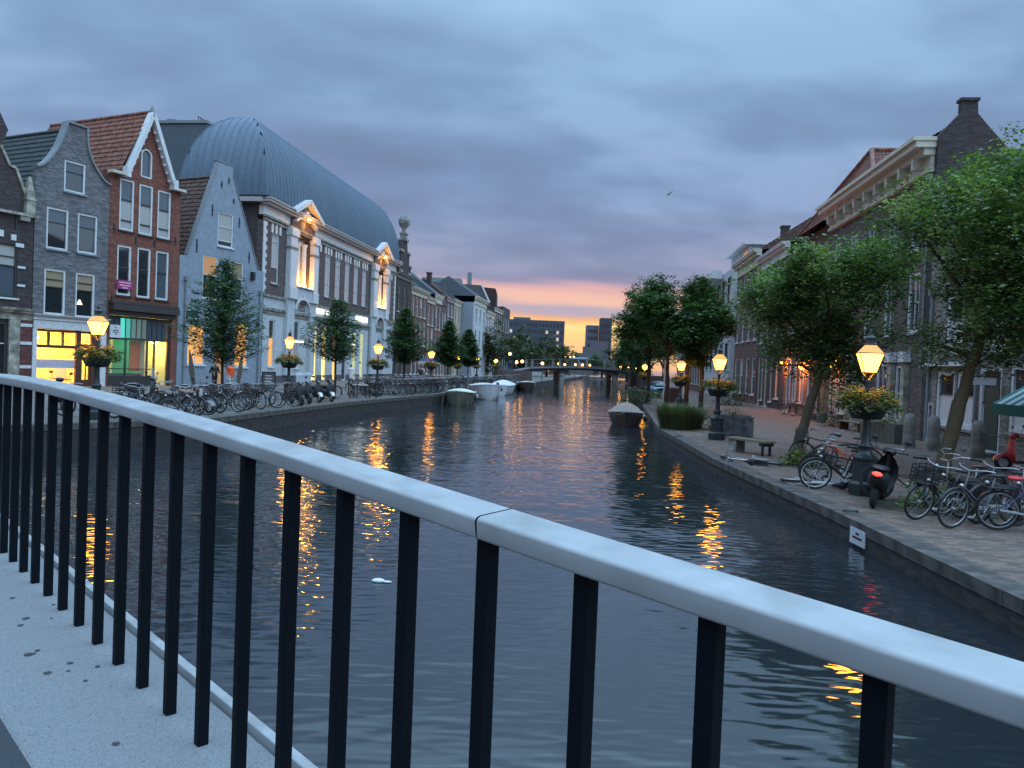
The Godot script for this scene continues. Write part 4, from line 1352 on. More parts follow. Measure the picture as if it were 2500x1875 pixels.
	b2.prism(PackedVector2Array([Vector2(0, 0), Vector2(3.1, 0), Vector2(3.1, 19.6), Vector2(2.8, 20.3), Vector2(0, 20.5)]), -12, 0)
	part("wall", b2, mat(Color(0.075, 0.035, 0.03), 0.85, T.brick, 0.4), mb2)

# ---------- buildings on the right bank ----------
func right_row() -> void:
	var g := GR
	# modern white block far down
	var m := row_house("white_modern_block", "white modern apartment block with balconies behind the right bank trees", FR, -38.0, -20.0, g, 14.0, M.plaster_white, {n = 5, levels = [[10.6, 13.2], [7.0, 9.8], [3.4, 6.2]], ww = 1.2, win = {frame = M.black, cols = 2, rows = []}, depth = 10.0})
	slab(m, "top_floor", 7.0, 13.6, 17.6, 16.0, -8.0, -1.6, M.plaster_white)
	slab(m, "top_floor_roof", 6.6, 16.0, 18.0, 16.25, -8.4, -1.0, M.white)
	slab(m, "lit_window", 15.0, 13.9, 17.2, 15.5, -1.58, -1.5, M.lit_dim)
	for q in [10.2, 13.5]:
		slab(m, "balcony", 0.4, q - g, 12.0, q + 0.9 - g, 0.1, 1.2, M.white)
	row_house("far_brick_house", "red brick canal house past the white apartment block on the right bank", FR, -52.0, -38.4, g, 12.0, M.brick_far, {n = 5, levels = [[8.6, 10.8], [5.2, 7.6], [1.4, 4.0]], ww = 0.6, cornice = [11.6, 12.6], cm = M.cream, roof = [15.6, 4.0, M.tile_brown]})
	row_house("far_brick_house", "brown brick canal house, last one seen on the right bank", FR, -72.0, -52.4, g, 11.0, M.brick_brown, {n = 6, levels = [[7.8, 10.0], [4.6, 6.8], [1.2, 3.6]], ww = 0.6, cornice = [10.6, 11.4], cm = M.cream, roof = [14.4, 4.0, M.tile_dark]})
	row_house("brick_cornice_house", "red brick house with three white windows and brown tiled hip roof on the right bank", FR, -17.0, -5.9, g, 12.6, M.brick_far, {n = 4, levels = [[10.0, 12.2], [6.0, 8.8], [1.2, 4.4]], ww = 0.7, cornice = [12.4, 13.7], cm = M.cream, cout = 0.7, roof = [16.6, 4.2, M.tile_brown], chimneys = [[-15.5, 15.0, 17.4, -4.0]]})
	row_house("grey_cornice_house", "dark grey brick house with white cornice behind the right bank trees", FR, -5.6, 4.0, g, 11.8, M.brick_dark, {n = 4, levels = [[8.6, 11.0], [5.6, 8.0]], ww = 0.6, cornice = [11.7, 12.7], cm = M.white, cout = 0.6, roof = [14.5, 3.5, M.tile_dark], extra = [[-5.2, g + 0.02, -4.4, 4.4], [-3.9, 0.9, -3.2, 4.4], [-2.6, g + 0.02, -1.4, 4.5], [-0.6, 0.9, 0.2, 4.4], [1.2, 1.2, 2.4, 4.0]], win = {rows = [0.7], frame = M.cream}})
	# orange lit corner shop front with grey shutters
	var os := row_house("orange_lit_house", "low house with warm orange lit wall and tall shutters behind the leaning tree", FR, 4.1, 14.0, g, 9.6, M.brick_orange, {n = 3, levels = [[5.9, 8.4]], ww = 0.6, cornice = [9.4, 10.2], cm = M.white, roof = [13.6, 4.5, M.tile_orange], extra = [[4.6, g + 0.02, 5.6, 4.2], [6.3, 1.2, 7.4, 4.0], [8.2, 1.2, 9.3, 4.0], [10.2, 1.2, 11.3, 4.0], [12.2, g + 0.02, 13.3, 3.9]], win = {rows = [0.7], frame = M.white}})
	for q in [6.1, 7.6, 9.5]:
		slab(os, "shutter", q - 4.1 - 0.28, 0.8, q - 4.1 + 0.1, 3.6, 0.02, 0.07, mat(Color(0.3, 0.3, 0.34), 0.6))
	for q in [[4.35, 3.7], [9.9, 3.4]]:
		var lb := B.new()
		lb.lathe([Vector2(0.0, 0), Vector2(0.1, 0.02), Vector2(0.13, 0.22), Vector2(0.0, 0.3)], 10)
		part("wall_lamp", lb, M.lamp_glass, os, Vector3(q[0] - 4.1, q[1] - g, 0.34))
		slab(os, "lamp_bracket", q[0] - 4.1 - 0.03, q[1] - g + 0.3, q[0] - 4.1 + 0.03, q[1] - g + 0.35, 0.0, 0.36, M.black)
		lamp_light(Vector3(q[0] - 4.1, q[1] - g + 0.14, 0.34), 4.5, Color(1.0, 0.5, 0.14), os, 0.08)
	# big house with the cream cornice and brick side gable
	var u0 := 14.1; var u1 := 28.0
	var t := row_house("cream_cornice_house", "tall brown brick house with deep cream cornice and dark chimney gable", FR, u0, u1, g, 11.6, M.brick_brown, {n = 5, levels = [[8.6, 10.7], [5.0, 7.6]], ww = 0.62, depth = 8.0, win = {rows = [0.5], cols = 2, fw = 0.13}, extra = [[15.0, g + 0.02, 16.2, 3.9], [17.0, 1.0, 18.4, 3.8], [20.6, g + 0.02, 21.9, 3.8], [22.6, 1.0, 24.0, 3.7], [26.0 - 1.0, 1.0, 26.3, 3.6]]})
	slab(t, "plaster_front", 16.25 - u0, 0.0, 16.95 - u0, 3.9, -0.02, 0.04, M.plaster_pink)
	slab(t, "plaster_front", 18.45 - u0, 0.0, 20.55 - u0, 3.9, -0.02, 0.04, M.plaster_pink)
	var w := u1 - u0
	var cb := B.new()
	cb.box(Vector3(w / 2, 11.95 - g, 0.06), Vector3(w + 0.1, 0.7, 0.14)); cb.box(Vector3(w / 2, 11.68 - g, 0.1), Vector3(w + 0.16, 0.14, 0.24)); cb.box(Vector3(w / 2, 12.45 - g, 0.2), Vector3(w + 0.2, 0.3, 0.5)); cb.box(Vector3(w / 2, 12.72 - g, 0.34), Vector3(w + 0.4, 0.26, 0.95)); cb.box(Vector3(w / 2, 12.93 - g, 0.4), Vector3(w + 0.5, 0.16, 1.1))
	part("cornice", cb, M.cream, t)
	for i in 9:
		var bx := B.new()
		bx.box(Vector3(0.9 + i * 1.52, 12.12 - g, 0.3), Vector3(0.22, 0.5, 0.5)); bx.ball(Vector3(0.9 + i * 1.52, 11.95 - g, 0.42), Vector3(0.13, 0.16, 0.16), 8, 5)
		part("cornice_bracket", bx, M.cream, t)
	drainpipe(t, w - 0.1, 3.0, 11.3 - g, M.lead)
	# dark gable wall facing the eye, with the chimney
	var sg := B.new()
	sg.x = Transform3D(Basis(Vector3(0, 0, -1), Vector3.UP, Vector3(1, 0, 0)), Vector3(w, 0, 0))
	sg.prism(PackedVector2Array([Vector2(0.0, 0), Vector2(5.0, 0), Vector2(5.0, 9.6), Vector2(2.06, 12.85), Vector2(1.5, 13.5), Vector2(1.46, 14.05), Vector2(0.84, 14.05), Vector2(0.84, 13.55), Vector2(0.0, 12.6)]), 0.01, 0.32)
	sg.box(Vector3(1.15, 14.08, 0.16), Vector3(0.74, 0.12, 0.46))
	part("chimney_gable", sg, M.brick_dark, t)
	var rb := B.new()
	tiles(rb, Vector3(6.0, 12.5, 0.3), Vector3(w, 12.5, 0.3), Vector3(6.0, 13.45, -1.15), Vector3(w, 13.45, -1.15), 0.3, 0.4)
	rb.quad(Vector3(w, 9.5, -5.0), Vector3(6.0, 9.5, -5.0), Vector3(6.0, 13.45, -1.15), Vector3(w, 13.45, -1.15))
	rb.tri(Vector3(6.0, 9.5, -5.0), Vector3(6.0, 12.5, 0.3), Vector3(6.0, 13.45, -1.15))
	part("roof_tiles", rb, M.tile_dark, t).set_meta("kind", "stuff")
	for q in [18.9, 20.2, 24.8, 26.4]:
		slab(t, "door_pilaster", q - u0 - 0.2, 0, q - u0 + 0.2, 3.3, 0.0, 0.22, M.stone_pale)
		slab(t, "door_capital", q - u0 - 0.3, 3.3, q - u0 + 0.3, 3.75, 0.0, 0.34, M.white)
	for q in [16.6, 17.6]:
		var lb := B.new()
		lb.facets([Vector2(0.07, 0), Vector2(0.14, 0.3), Vector2(0.02, 0.42)], 4)
		part("wall_lantern", lb, M.lamp_glass, t, Vector3(q - u0, 3.1, 0.4))
		slab(t, "lantern_bracket", q - u0 - 0.02, 3.5, q - u0 + 0.02, 3.55, 0.0, 0.42, M.black)
		lamp_light(Vector3(q - u0, 3.25, 0.4), 1.1, Color(1.0, 0.5, 0.14), t, 0.08)
	# red pantile hip roof, its ridge running away from the street
	var rt := thing("red_tiled_roof_house", "house with large orange red pantile hip roof behind the cream cornice", "house", FR.at(5.6, g, -0.5), FR.yaw)
	var hb := B.new()
	hb.box(Vector3(7.1, 6.2, -6.4), Vector3(14.2, 12.4, 12.0))
	part("wall", hb, M.brick_far, rt)
	var hr := B.new()
	var e0 := Vector3(-0.2, 12.42, 0.2); var e1 := Vector3(14.4, 12.42, 0.2); var e2 := Vector3(14.4, 12.42, -12.4); var e3 := Vector3(-0.2, 12.42, -12.4)
	var r0 := Vector3(8.3, 16.0, -1.6); var r1 := Vector3(8.3, 16.0, -10.8)
	tiles(hr, e0, e1, r0 - Vector3(0.05, 0, 0), r0 + Vector3(0.05, 0, 0), 0.28, 0.36)
	tiles(hr, e1, e2, r0, r1, 0.28, 0.36)
	tiles(hr, e3, e0, r1, r0, 0.28, 0.36)
	hr.tri(e2, e3, r1)
	part("roof_tiles", hr, M.tile_orange, rt).set_meta("kind", "stuff")
	var hc := B.new()
	hc.path([e0 + Vector3(0, 0.1, 0), r0 + Vector3(0, 0.1, 0)], [0.14, 0.14], 6)
	hc.path([e1 + Vector3(0, 0.1, 0), r0 + Vector3(0, 0.1, 0)], [0.14, 0.14], 6)
	hc.path([r0 + Vector3(0, 0.1, 0), r1 + Vector3(0, 0.1, 0)], [0.14, 0.14], 6)
	part("ridge_cap", hc, M.tile_orange, rt)
	# near house with white windows and door
	u0 = 28.35; u1 = 46.0
	var nh := row_house("near_brick_house", "low grey brown brick house with white windows, doors and hanging sign", FR, u0, u1, g, 9.8, M.brick_tan, {depth = 8.0, out = 0.0, extra = [[29.35, 1.2, 30.9, 3.32], [31.1, 1.2, 32.65, 3.32], [32.8, g + 0.02, 34.35, 3.5], [34.85, 1.35, 36.9, 3.55], [29.95, 4.0, 31.35, 6.3], [33.4, 4.0, 34.8, 6.3], [36.6, 4.0, 38.0, 6.3], [28.5, g + 0.02, 29.1, 2.1], [37.4, g + 0.02, 38.8, 3.3], [39.4, 1.2, 41.0, 3.3]], win = {fw = 0.16, rows = [0.6], bar = M.dark_wood, panes = [M.net_curtain, M.glass], sill_mat = M.stone}, cornice = [9.4, 10.3], cm = M.white})
	slab(nh, "window_hood", 28.6 - u0, 3.52 - g, 32.0 - u0, 3.66 - g, 0.0, 0.28, M.white)
	var dr := B.new()
	dr.box(Vector3(33.58 - u0, 1.2, -0.1), Vector3(0.95, 2.3, 0.06))
	part("door", dr, M.green_paint, nh)
	slab(nh, "hanging_sign", 33.9 - u0, 2.85 - g, 34.5 - u0, 3.1 - g, 0.25, 1.05, M.white)
	slab(nh, "sign_line", 33.895 - u0, 2.95 - g, 33.898 - u0, 3.0 - g, 0.4, 0.9, M.black)
	slab(nh, "sign_bracket", 34.18 - u0, 3.12 - g, 34.22 - u0, 3.16 - g, 0.0, 1.1, M.black)
	drainpipe(nh, 28.75 - u0, 0.2, 6.0, M.lead)
	drainpipe(nh, 32.72 - u0, 0.2, 6.4, M.lead)
	slab(nh, "door_step", 32.75 - u0, 0, 34.4 - u0, 0.14, 0.0, 0.5, M.stone)
	# striped awning
	var aw := thing("striped_awning", "green and white striped awning at the right edge above the red scooter", "awning", FR.at(37.55, 2.0, 0.2), FR.yaw)
	for i in 14:
		var b := B.new()
		var a := i * 0.24
		b.quad(Vector3(a, 0.32, 1.6), Vector3(a + 0.24, 0.32, 1.6), Vector3(a + 0.24, 1.35, 0.02), Vector3(a, 1.35, 0.02))
		b.quad(Vector3(a, 1.33, 0.02), Vector3(a + 0.24, 1.33, 0.02), Vector3(a + 0.24, 0.30, 1.6), Vector3(a, 0.30, 1.6))
		part("awning_stripe", b, mat(Color(0.55, 0.62, 0.62), 0.8) if i % 2 else mat(Color(0.03, 0.2, 0.2), 0.8), aw)
	slab(aw, "valance", 0, 0.0, 3.36, 0.32, 1.59, 1.61, mat(Color(0.015, 0.12, 0.1), 0.8))
	var ar := B.new()
	ar.tube(Vector3(0.1, 0.32, 1.58), Vector3(0.1, 0.9, 0.0), 0.02, 0.02, 6); ar.tube(Vector3(3.2, 0.32, 1.58), Vector3(3.2, 0.9, 0.0), 0.02, 0.02, 6)
	part("awning_arm", ar, M.alu, aw)

# ---------- far end of the canal ----------
func far_end() -> void:
	var at := func(x: float, z: float) -> Vector3: return Vector3(x, 0.4, z)
	# big office block with lit windows
	var t := thing("office_block", "dark long office block with scattered lit windows at the end of the canal", "building", Vector3(-4.5, 0.4, -360))
	var b := B.new()
	b.box(Vector3(14, 12.2, -8), Vector3(28, 24.4, 16))
	part("wall", b, mat(Color(0.05, 0.06, 0.085), 0.8), t)
	slab(t, "roof_unit", 4.0, 24.4, 12.0, 25.6, -10, -2, M.slate)
	var r := RandomNumberGenerator.new()
	r.seed = 77
	for j in 7:
		for i in 16:
			var m: Material = M.glass
			if r.randf() < 0.13: m = M.lit_office
			if i == 14 and j > 0 and j < 6: m = M.lit_office
			slab(t, "window" if m == M.glass else "lit_window", 0.8 + i * 1.68, 2.2 + j * 3.2, 0.8 + i * 1.68 + 1.05, 2.2 + j * 3.2 + 1.5, 0.0, 0.04, m)
	var t2 := thing("tower_block", "grey tower block against the sunset at the end of the canal", "building", Vector3(35, 0.4, -370))
	slab(t2, "wall", 0, 0, 5.6, 23.6, -8, 0, mat(Color(0.1, 0.105, 0.13), 0.8))
	for j in 6: slab(t2, "window_band", 0.3, 3 + j * 3.4, 5.3, 4.5 + j * 3.4, 0.0, 0.05, M.glass)
	var t3 := thing("tower_block", "taller darker tower block just right of the grey tower", "building", Vector3(41, 0.4, -365))
	slab(t3, "wall", 0, 0, 5.2, 27.0, -8, 0, mat(Color(0.04, 0.045, 0.06), 0.8))
	for j in 7: slab(t3, "window_band", 0.3, 3 + j * 3.3, 4.9, 4.4 + j * 3.3, 0.0, 0.05, M.glass)
	var t4 := thing("stepped_block", "low stepped block in front of the towers", "building", Vector3(24, 0.4, -340))
	for q in [[0, 16, 7.0], [3.5, 16, 9.5], [7, 16, 12.5], [10, 18, 15.0]]:
		slab(t4, "wall", q[0], 0, q[1], q[2], -6 + q[0] * 0.2, -q[0] * 0.2, mat(Color(0.09, 0.085, 0.1), 0.8))
	var t5 := thing("flat_roofed_hall", "low hall with pale blue flat roof beyond the far bridge", "building", Vector3(17.5, 0.4, -300))
	slab(t5, "wall", 0, 0, 16, 6.2, -8, 0, mat(Color(0.1, 0.085, 0.075), 0.8))
	slab(t5, "roof", -0.6, 6.2, 16.8, 7.0, -9, 1.0, mat(Color(0.3, 0.36, 0.42), 0.5))
	for i in 6: slab(t5, "window", 0.8 + i * 2.6, 2.4, 2.4 + i * 2.6, 4.6, 0.0, 0.04, M.glass if i % 3 else M.lit_dim)
	# houses behind the bridge
	var xs := [[9.5, 4.2, 9.0, M.brick_far], [14.0, 4.0, 7.4, M.brick_brown], [30.5, 6.0, 7.0, M.brick_brown], [37.0, 6.0, 8.6, M.brick_far]]
	for k in 4:
		var q: Array = xs[k]
		var h := thing("far_house", ["small brick house left of the canal beyond the far bridge", "small brown house beside the canal end beyond the far bridge", "low brown house right of the canal end", "low brick house farthest right beyond the far bridge"][k], "house", Vector3(q[0], 0.4, -235 - k * 3))
		var wb := B.new()
		wb.prism(PackedVector2Array([Vector2(0, 0), Vector2(q[1], 0), Vector2(q[1], q[2] - 2), Vector2(q[1] / 2, q[2]), Vector2(0, q[2] - 2)]), -8, 0)
		part("wall", wb, q[3], h)
		for j in 2:
			for i in 2: slab(h, "window", q[1] * (0.2 + 0.4 * i), 1 + j * 2.6, q[1] * (0.2 + 0.4 * i) + 0.9, 2.6 + j * 2.6, 0.0, 0.05, M.glass if (i + j) % 2 else M.lit_dim)
	far_bridge()

func far_bridge() -> void:
	# spans the canal from (2.6, -103) to (16.6, -106)
	var a := Vector2(2.2, -104.0); var c := Vector2(16.9, -106.5)
	var d := (c - a).normalized()
	var L := a.distance_to(c)
	var t := thing("iron_bridge", "low iron bridge on grey piers crossing the canal under a row of lights", "bridge", Vector3(a.x, 0, a.y), atan2(-d.y, d.x))
	var arch := func(u: float) -> float: return 2.75 + 0.35 * sin(PI * clampf(u / L, 0, 1))
	var dk: Array = []
	var und: Array = []
	for i in 25:
		var u := -4.0 + (L + 8.0) * i / 24.0
		var y: float = arch.call(u) - maxf(0, maxf(-u, u - L)) * 0.22
		dk.append(PackedVector3Array([Vector3(u, y - 0.42, 2.2), Vector3(u, y - 0.05, 2.2), Vector3(u, y, 2.1), Vector3(u, y, -2.1), Vector3(u, y - 0.05, -2.2), Vector3(u, y - 0.42, -2.2), Vector3(u, y - 0.42, 2.2)]))
	var b := B.new()
	b.grid(dk)
	part("deck", b, mat(Color(0.07, 0.065, 0.075), 0.6), t)
	for s in [2.1, -2.1]:
		var rb := B.new()
		var tp: Array = []; var md: Array = []; var rr: Array = []
		for i in 15:
			var u := L * i / 14.0
			tp.append(Vector3(u, arch.call(u) + 1.05, s)); md.append(Vector3(u, arch.call(u) + 0.14, s)); rr.append(0.035)
		rb.path(tp, rr, 6); rb.path(md, rr, 6)
		part("handrail", rb, M.plinth, t)
		for i in 5:
			var u := L * i / 4.0
			slab(t, "rail_post", u - 0.12, arch.call(u) - 0.1, u + 0.12, arch.call(u) + 1.15, s - 0.12, s + 0.12, M.stone)
		var bb := B.new()
		for i in 56:
			var u := L * (i + 0.5) / 56.0
			bb.box(Vector3(u, arch.call(u) + 0.58, s), Vector3(0.035, 0.9, 0.035))
		part("railing_bars", bb, M.iron, t).set_meta("kind", "stuff")
	for u in [L * 0.28, L * 0.78]:
		for s in [1.6, -1.6]:
			slab(t, "pier", u - 0.32, -1.0, u + 0.32, arch.call(u) - 0.42, s - 0.4, s + 0.4, M.stone)
		slab(t, "pier_beam", u - 0.4, arch.call(u) - 0.75, u + 0.4, arch.call(u) - 0.44, -2.1, 2.1, M.dark_wood)
	for q in [[-4.0, 0.0], [L, L + 4.0]]:
		slab(t, "abutment", q[0], -1.0, q[1], 2.3, -2.3, 2.3, M.brick_brown)
	# small lamps behind and along it
	var lk := 0
	for q in [[4.3, 3.3, -112], [12.2, 3.5, -150], [13.6, 3.5, -150], [15.0, 3.5, -150], [18.2, 3.3, -130], [19.6, 3.3, -130], [20.6, 3.3, -128], [9.5, 3.6, -160], [10.8, 3.5, -160], [24.6, 4.6, -230], [14.6, 6.2, -228], [15.6, 6.2, -228], [16.9, 6.2, -228], [18.0, 6.2, -228], [-0.5, 4.6, -118], [-2.6, 3.5, -122], [0.6, 3.4, -122], [1.4, 3.5, -116]]:
		var lt := thing("far_street_lamp", "small glowing street lamp in the distance beyond the far bridge", "street lamp", Vector3(q[0], 0.42, q[2]), 0, "distant lamps round the far bridge")
		var pb := B.new()
		pb.tube(Vector3.ZERO, Vector3(0, q[1] - 0.42, 0), 0.06, 0.04, 6)
		part("post", pb, M.iron, lt)
		var gb := B.new()
		gb.ball(Vector3(0, q[1] - 0.3, 0), Vector3(0.2, 0.22, 0.2), 8, 6)
		part("lamp_globe", gb, M.far_glow, lt)
		if lk % 3 == 0 or lk > 13: lamp_light(Vector3(0, q[1] - 0.3, 0), 1.0, Color(1.0, 0.5, 0.14), lt)
		lk += 1

# ---------- trees and plants ----------
func leaf_mesh(sd: int, centres: Array, per: int, spread: float, size: float, cols: Array, flat := 0.5) -> ArrayMesh:
	var r := RandomNumberGenerator.new()
	r.seed = sd
	var n := centres.size() * per
	var v := PackedVector3Array(); v.resize(n * 6)
	var nn := PackedVector3Array(); nn.resize(n * 6)
	var cc := PackedColorArray(); cc.resize(n * 6)
	var k := 0
	for c in centres:
		var base: Color = cols[r.randi() % cols.size()]
		var sp := spread * (0.7 + r.randf() * 0.6)
		for i in per:
			var p: Vector3 = c + Vector3(r.randfn(), r.randfn() * 0.7, r.randfn()) * sp * 0.6
			var a := r.randf() * TAU
			var d := Vector3(cos(a), (r.randf() - 0.65) * 0.9, sin(a)).normalized()
			var up := Vector3(r.randf() - 0.5, flat + r.randf() * 0.6, r.randf() - 0.5).normalized()
			var s := d.cross(up).normalized()
			var nu := s.cross(d)
			var l := size * (0.5 + r.randf() * r.randf() * 1.3)
			var p0 := p; var p1 := p + d * l * 0.5 + s * l * 0.34 + nu * l * 0.1; var p2 := p + d * l; var p3 := p + d * l * 0.5 - s * l * 0.34 + nu * l * 0.1
			v[k] = p0; v[k + 1] = p2; v[k + 2] = p1; v[k + 3] = p0; v[k + 4] = p3; v[k + 5] = p2
			var q := 0.75 + r.randf() * 0.5
			var co := Color(base.r * q, base.g * q, base.b * q)
			for j in 6:
				nn[k + j] = nu
				cc[k + j] = co
			k += 6
	var ar := []
	ar.resize(Mesh.ARRAY_MAX)
	ar[Mesh.ARRAY_VERTEX] = v; ar[Mesh.ARRAY_NORMAL] = nn; ar[Mesh.ARRAY_COLOR] = cc
	var m := ArrayMesh.new()
	m.add_surface_from_arrays(Mesh.PRIMITIVE_TRIANGLES, ar)
	return m

# crown of several lobes; returns clump centres
func lobes(sd: int, ce: Vector3, rad: Vector3, nl: int, per: int, lobe := 0.4) -> Array:
	var r := RandomNumberGenerator.new()
	r.seed = sd
	var out: Array = []
	for i in nl:
		var dir := Vector3(r.randfn(), r.randfn() * 0.9, r.randfn()).normalized()
		var lc := ce + dir * rad * (0.42 + r.randf() * 0.42)
		var lr := rad * lobe * (0.6 + r.randf() * 0.55)
		for k in per:
			var q := Vector3(r.randfn(), r.randfn(), r.randfn()).normalized()
			q *= pow(r.randf(), 0.45)
			out.append(lc + q * lr)
	return out

func broad_tree(called: String, label: String, at: Vector3, trunk: Array, rad0: float, ce: Vector3, rad: Vector3, sd: int, nl: int, per: int, leaves: int, size: float, cols: Array, group := "", bark: Material = null) -> Node3D:
	var t := thing(called, label, "tree", at, 0, group)
	if bark == null: bark = M.bark
	var r := RandomNumberGenerator.new()
	r.seed = sd + 5
	var b := B.new()
	var pts: Array = []; var rr: Array = []
	var m := 14
	for i in m + 1:
		var f := float(i) / m * (trunk.size() - 1)
		var k := mini(int(f), trunk.size() - 2)
		var p: Vector3 = trunk[k].lerp(trunk[k + 1], f - k)
		pts.append(p + Vector3(r.randf() - 0.5, 0, r.randf() - 0.5) * rad0 * 0.3)
		rr.append(rad0 * (1.0 - 0.5 * float(i) / m) * (0.93 + r.randf() * 0.16) * (1.35 if i == 0 else 1.0))
	b.path(pts, rr, 12)
	part("trunk", b, bark, t)
	var cen := lobes(sd, ce, rad, nl, per)
	var top: Vector3 = trunk[-1]
	for i in 9:
		var lb := B.new()
		var tip: Vector3 = cen[(i * per * nl / 9 + 3) % cen.size()]
		var st: Vector3 = pts[m - 1 - i % 4]
		var mid := st.lerp(tip, 0.5) + Vector3(r.randf() - 0.5, 0.3, r.randf() - 0.5) * 0.5
		lb.path([st, st.lerp(mid, 0.6), mid, tip], [rad0 * 0.42, rad0 * 0.3, rad0 * 0.2, rad0 * 0.06], 7)
		part("limb", lb, bark, t)
	part("crown", leaf_mesh(sd, cen, leaves, minf(rad.x, rad.y) * 0.105, size, cols), M.leaf, t)
	return t

func cone_tree(called: String, label: String, at: Vector3, h0: float, h: float, rad: float, sd: int, size: float, group: String) -> Node3D:
	var t := thing(called, label, "tree", at, 0, group)
	var r := RandomNumberGenerator.new()
	r.seed = sd
	var b := B.new()
	b.path([Vector3.ZERO, Vector3(0.03, h0 * 0.5, 0.02), Vector3(0, h0, 0), Vector3(0.02, h0 + h * 0.6, 0), Vector3(0, h0 + h, 0)], [0.085, 0.065, 0.055, 0.035, 0.008], 8)
	part("trunk", b, M.bark_dark, t)
	var cen: Array = []
	var lb := B.new()
	var n := int(h * 34)
	for i in n:
		var f := float(i) / n
		var y := h0 + h * f
		var rr := rad * minf(1.0, 0.62 + f * 2.2) * pow(1.0 - f, 0.85) * (0.55 + r.randf() * 0.75) + 0.08
		var a := i * 2.39996 + r.randf() * 0.5
		var tip := Vector3(cos(a) * rr, y + rr * 0.32 + 0.05, sin(a) * rr)
		if i % 2 == 0:
			lb.tube(Vector3(0, y - 0.1, 0), tip, 0.016, 0.004, 4)
		var k := maxi(2, int(rr / 0.16))
		for j in range(1, k + 1):
			cen.append(Vector3(0, y - 0.05, 0).lerp(tip, (j + 0.2) / (k + 0.2)))
	part("limb", lb, M.bark_dark, t).set_meta("kind", "stuff")
	part("crown", leaf_mesh(sd, cen, 19, 0.16, size * 1.25, [Color(0.042, 0.09, 0.042), Color(0.052, 0.11, 0.045), Color(0.034, 0.075, 0.04), Color(0.07, 0.13, 0.052)], 0.8), M.leaf, t)
	return t

const LIME := [Color(0.098, 0.169, 0.058), Color(0.078, 0.143, 0.052), Color(0.130, 0.215, 0.078), Color(0.182, 0.260, 0.104), Color(0.065, 0.124, 0.047), Color(0.234, 0.305, 0.143), Color(0.088, 0.156, 0.058), Color(0.325, 0.377, 0.208), Color(0.072, 0.130, 0.052)]
const DEEP := [Color(0.05, 0.105, 0.042), Color(0.066, 0.13, 0.048), Color(0.042, 0.09, 0.036), Color(0.09, 0.15, 0.06)]
const DUSKY := [Color(0.045, 0.07, 0.02), Color(0.035, 0.06, 0.022), Color(0.06, 0.08, 0.025)]

func shrub(called: String, label: String, cat: String, at: Vector3, rad: Vector3, sd: int, n: int, size: float, cols: Array, group := "") -> Node3D:
	var t := thing(called, label, cat, at, 0, group)
	var r := RandomNumberGenerator.new()
	r.seed = sd
	var cen: Array = []
	for i in n:
		var q := Vector3(r.randfn(), absf(r.randfn()), r.randfn()).normalized() * pow(r.randf(), 0.4)
		cen.append(Vector3(q.x * rad.x, maxf(0.04, q.y * rad.y), q.z * rad.z))
	part("foliage", leaf_mesh(sd, cen, 9, 0.16, size, cols, 0.6), M.leaf, t)
	var sb := B.new()
	for i in 6:
		var e: Vector3 = cen[i * n / 6]
		sb.tube(Vector3(e.x * 0.2, 0, e.z * 0.2), e, 0.012, 0.004, 4)
	part("stem", sb, M.bark_dark, t)
	return t

func grass_clump(label: String, at: Vector3, rad: float, h: float, n: int, sd: int, cols: Array) -> Node3D:
	var t := thing("ornamental_grass", label, "plant", at)
	var r := RandomNumberGenerator.new()
	r.seed = sd
	var b := B.new()
	b.coloured = true
	for i in n:
		var a := r.randf() * TAU
		var rr := sqrt(r.randf()) * rad * 0.55
		var p := Vector3(cos(a) * rr, 0, sin(a) * rr)
		var d := Vector3(cos(a + r.randfn() * 0.6), 0, sin(a + r.randfn() * 0.6))
		var hh := h * (0.6 + r.randf() * 0.5)
		var s := d.cross(Vector3.UP) * 0.008
		var p1 := p + d * rad * 0.2 + Vector3.UP * hh * 0.75
		var p2 := p + d * rad * 0.6 + Vector3.UP * hh * (0.7 + r.randf() * 0.3)
		b.col = cols[r.randi() % cols.size()]
		b.quad(p - s, p + s, p1 + s, p1 - s)
		b.tri(p1 - s, p1 + s, p2)
	part("foliage", b, M.leaf, t)
	return t

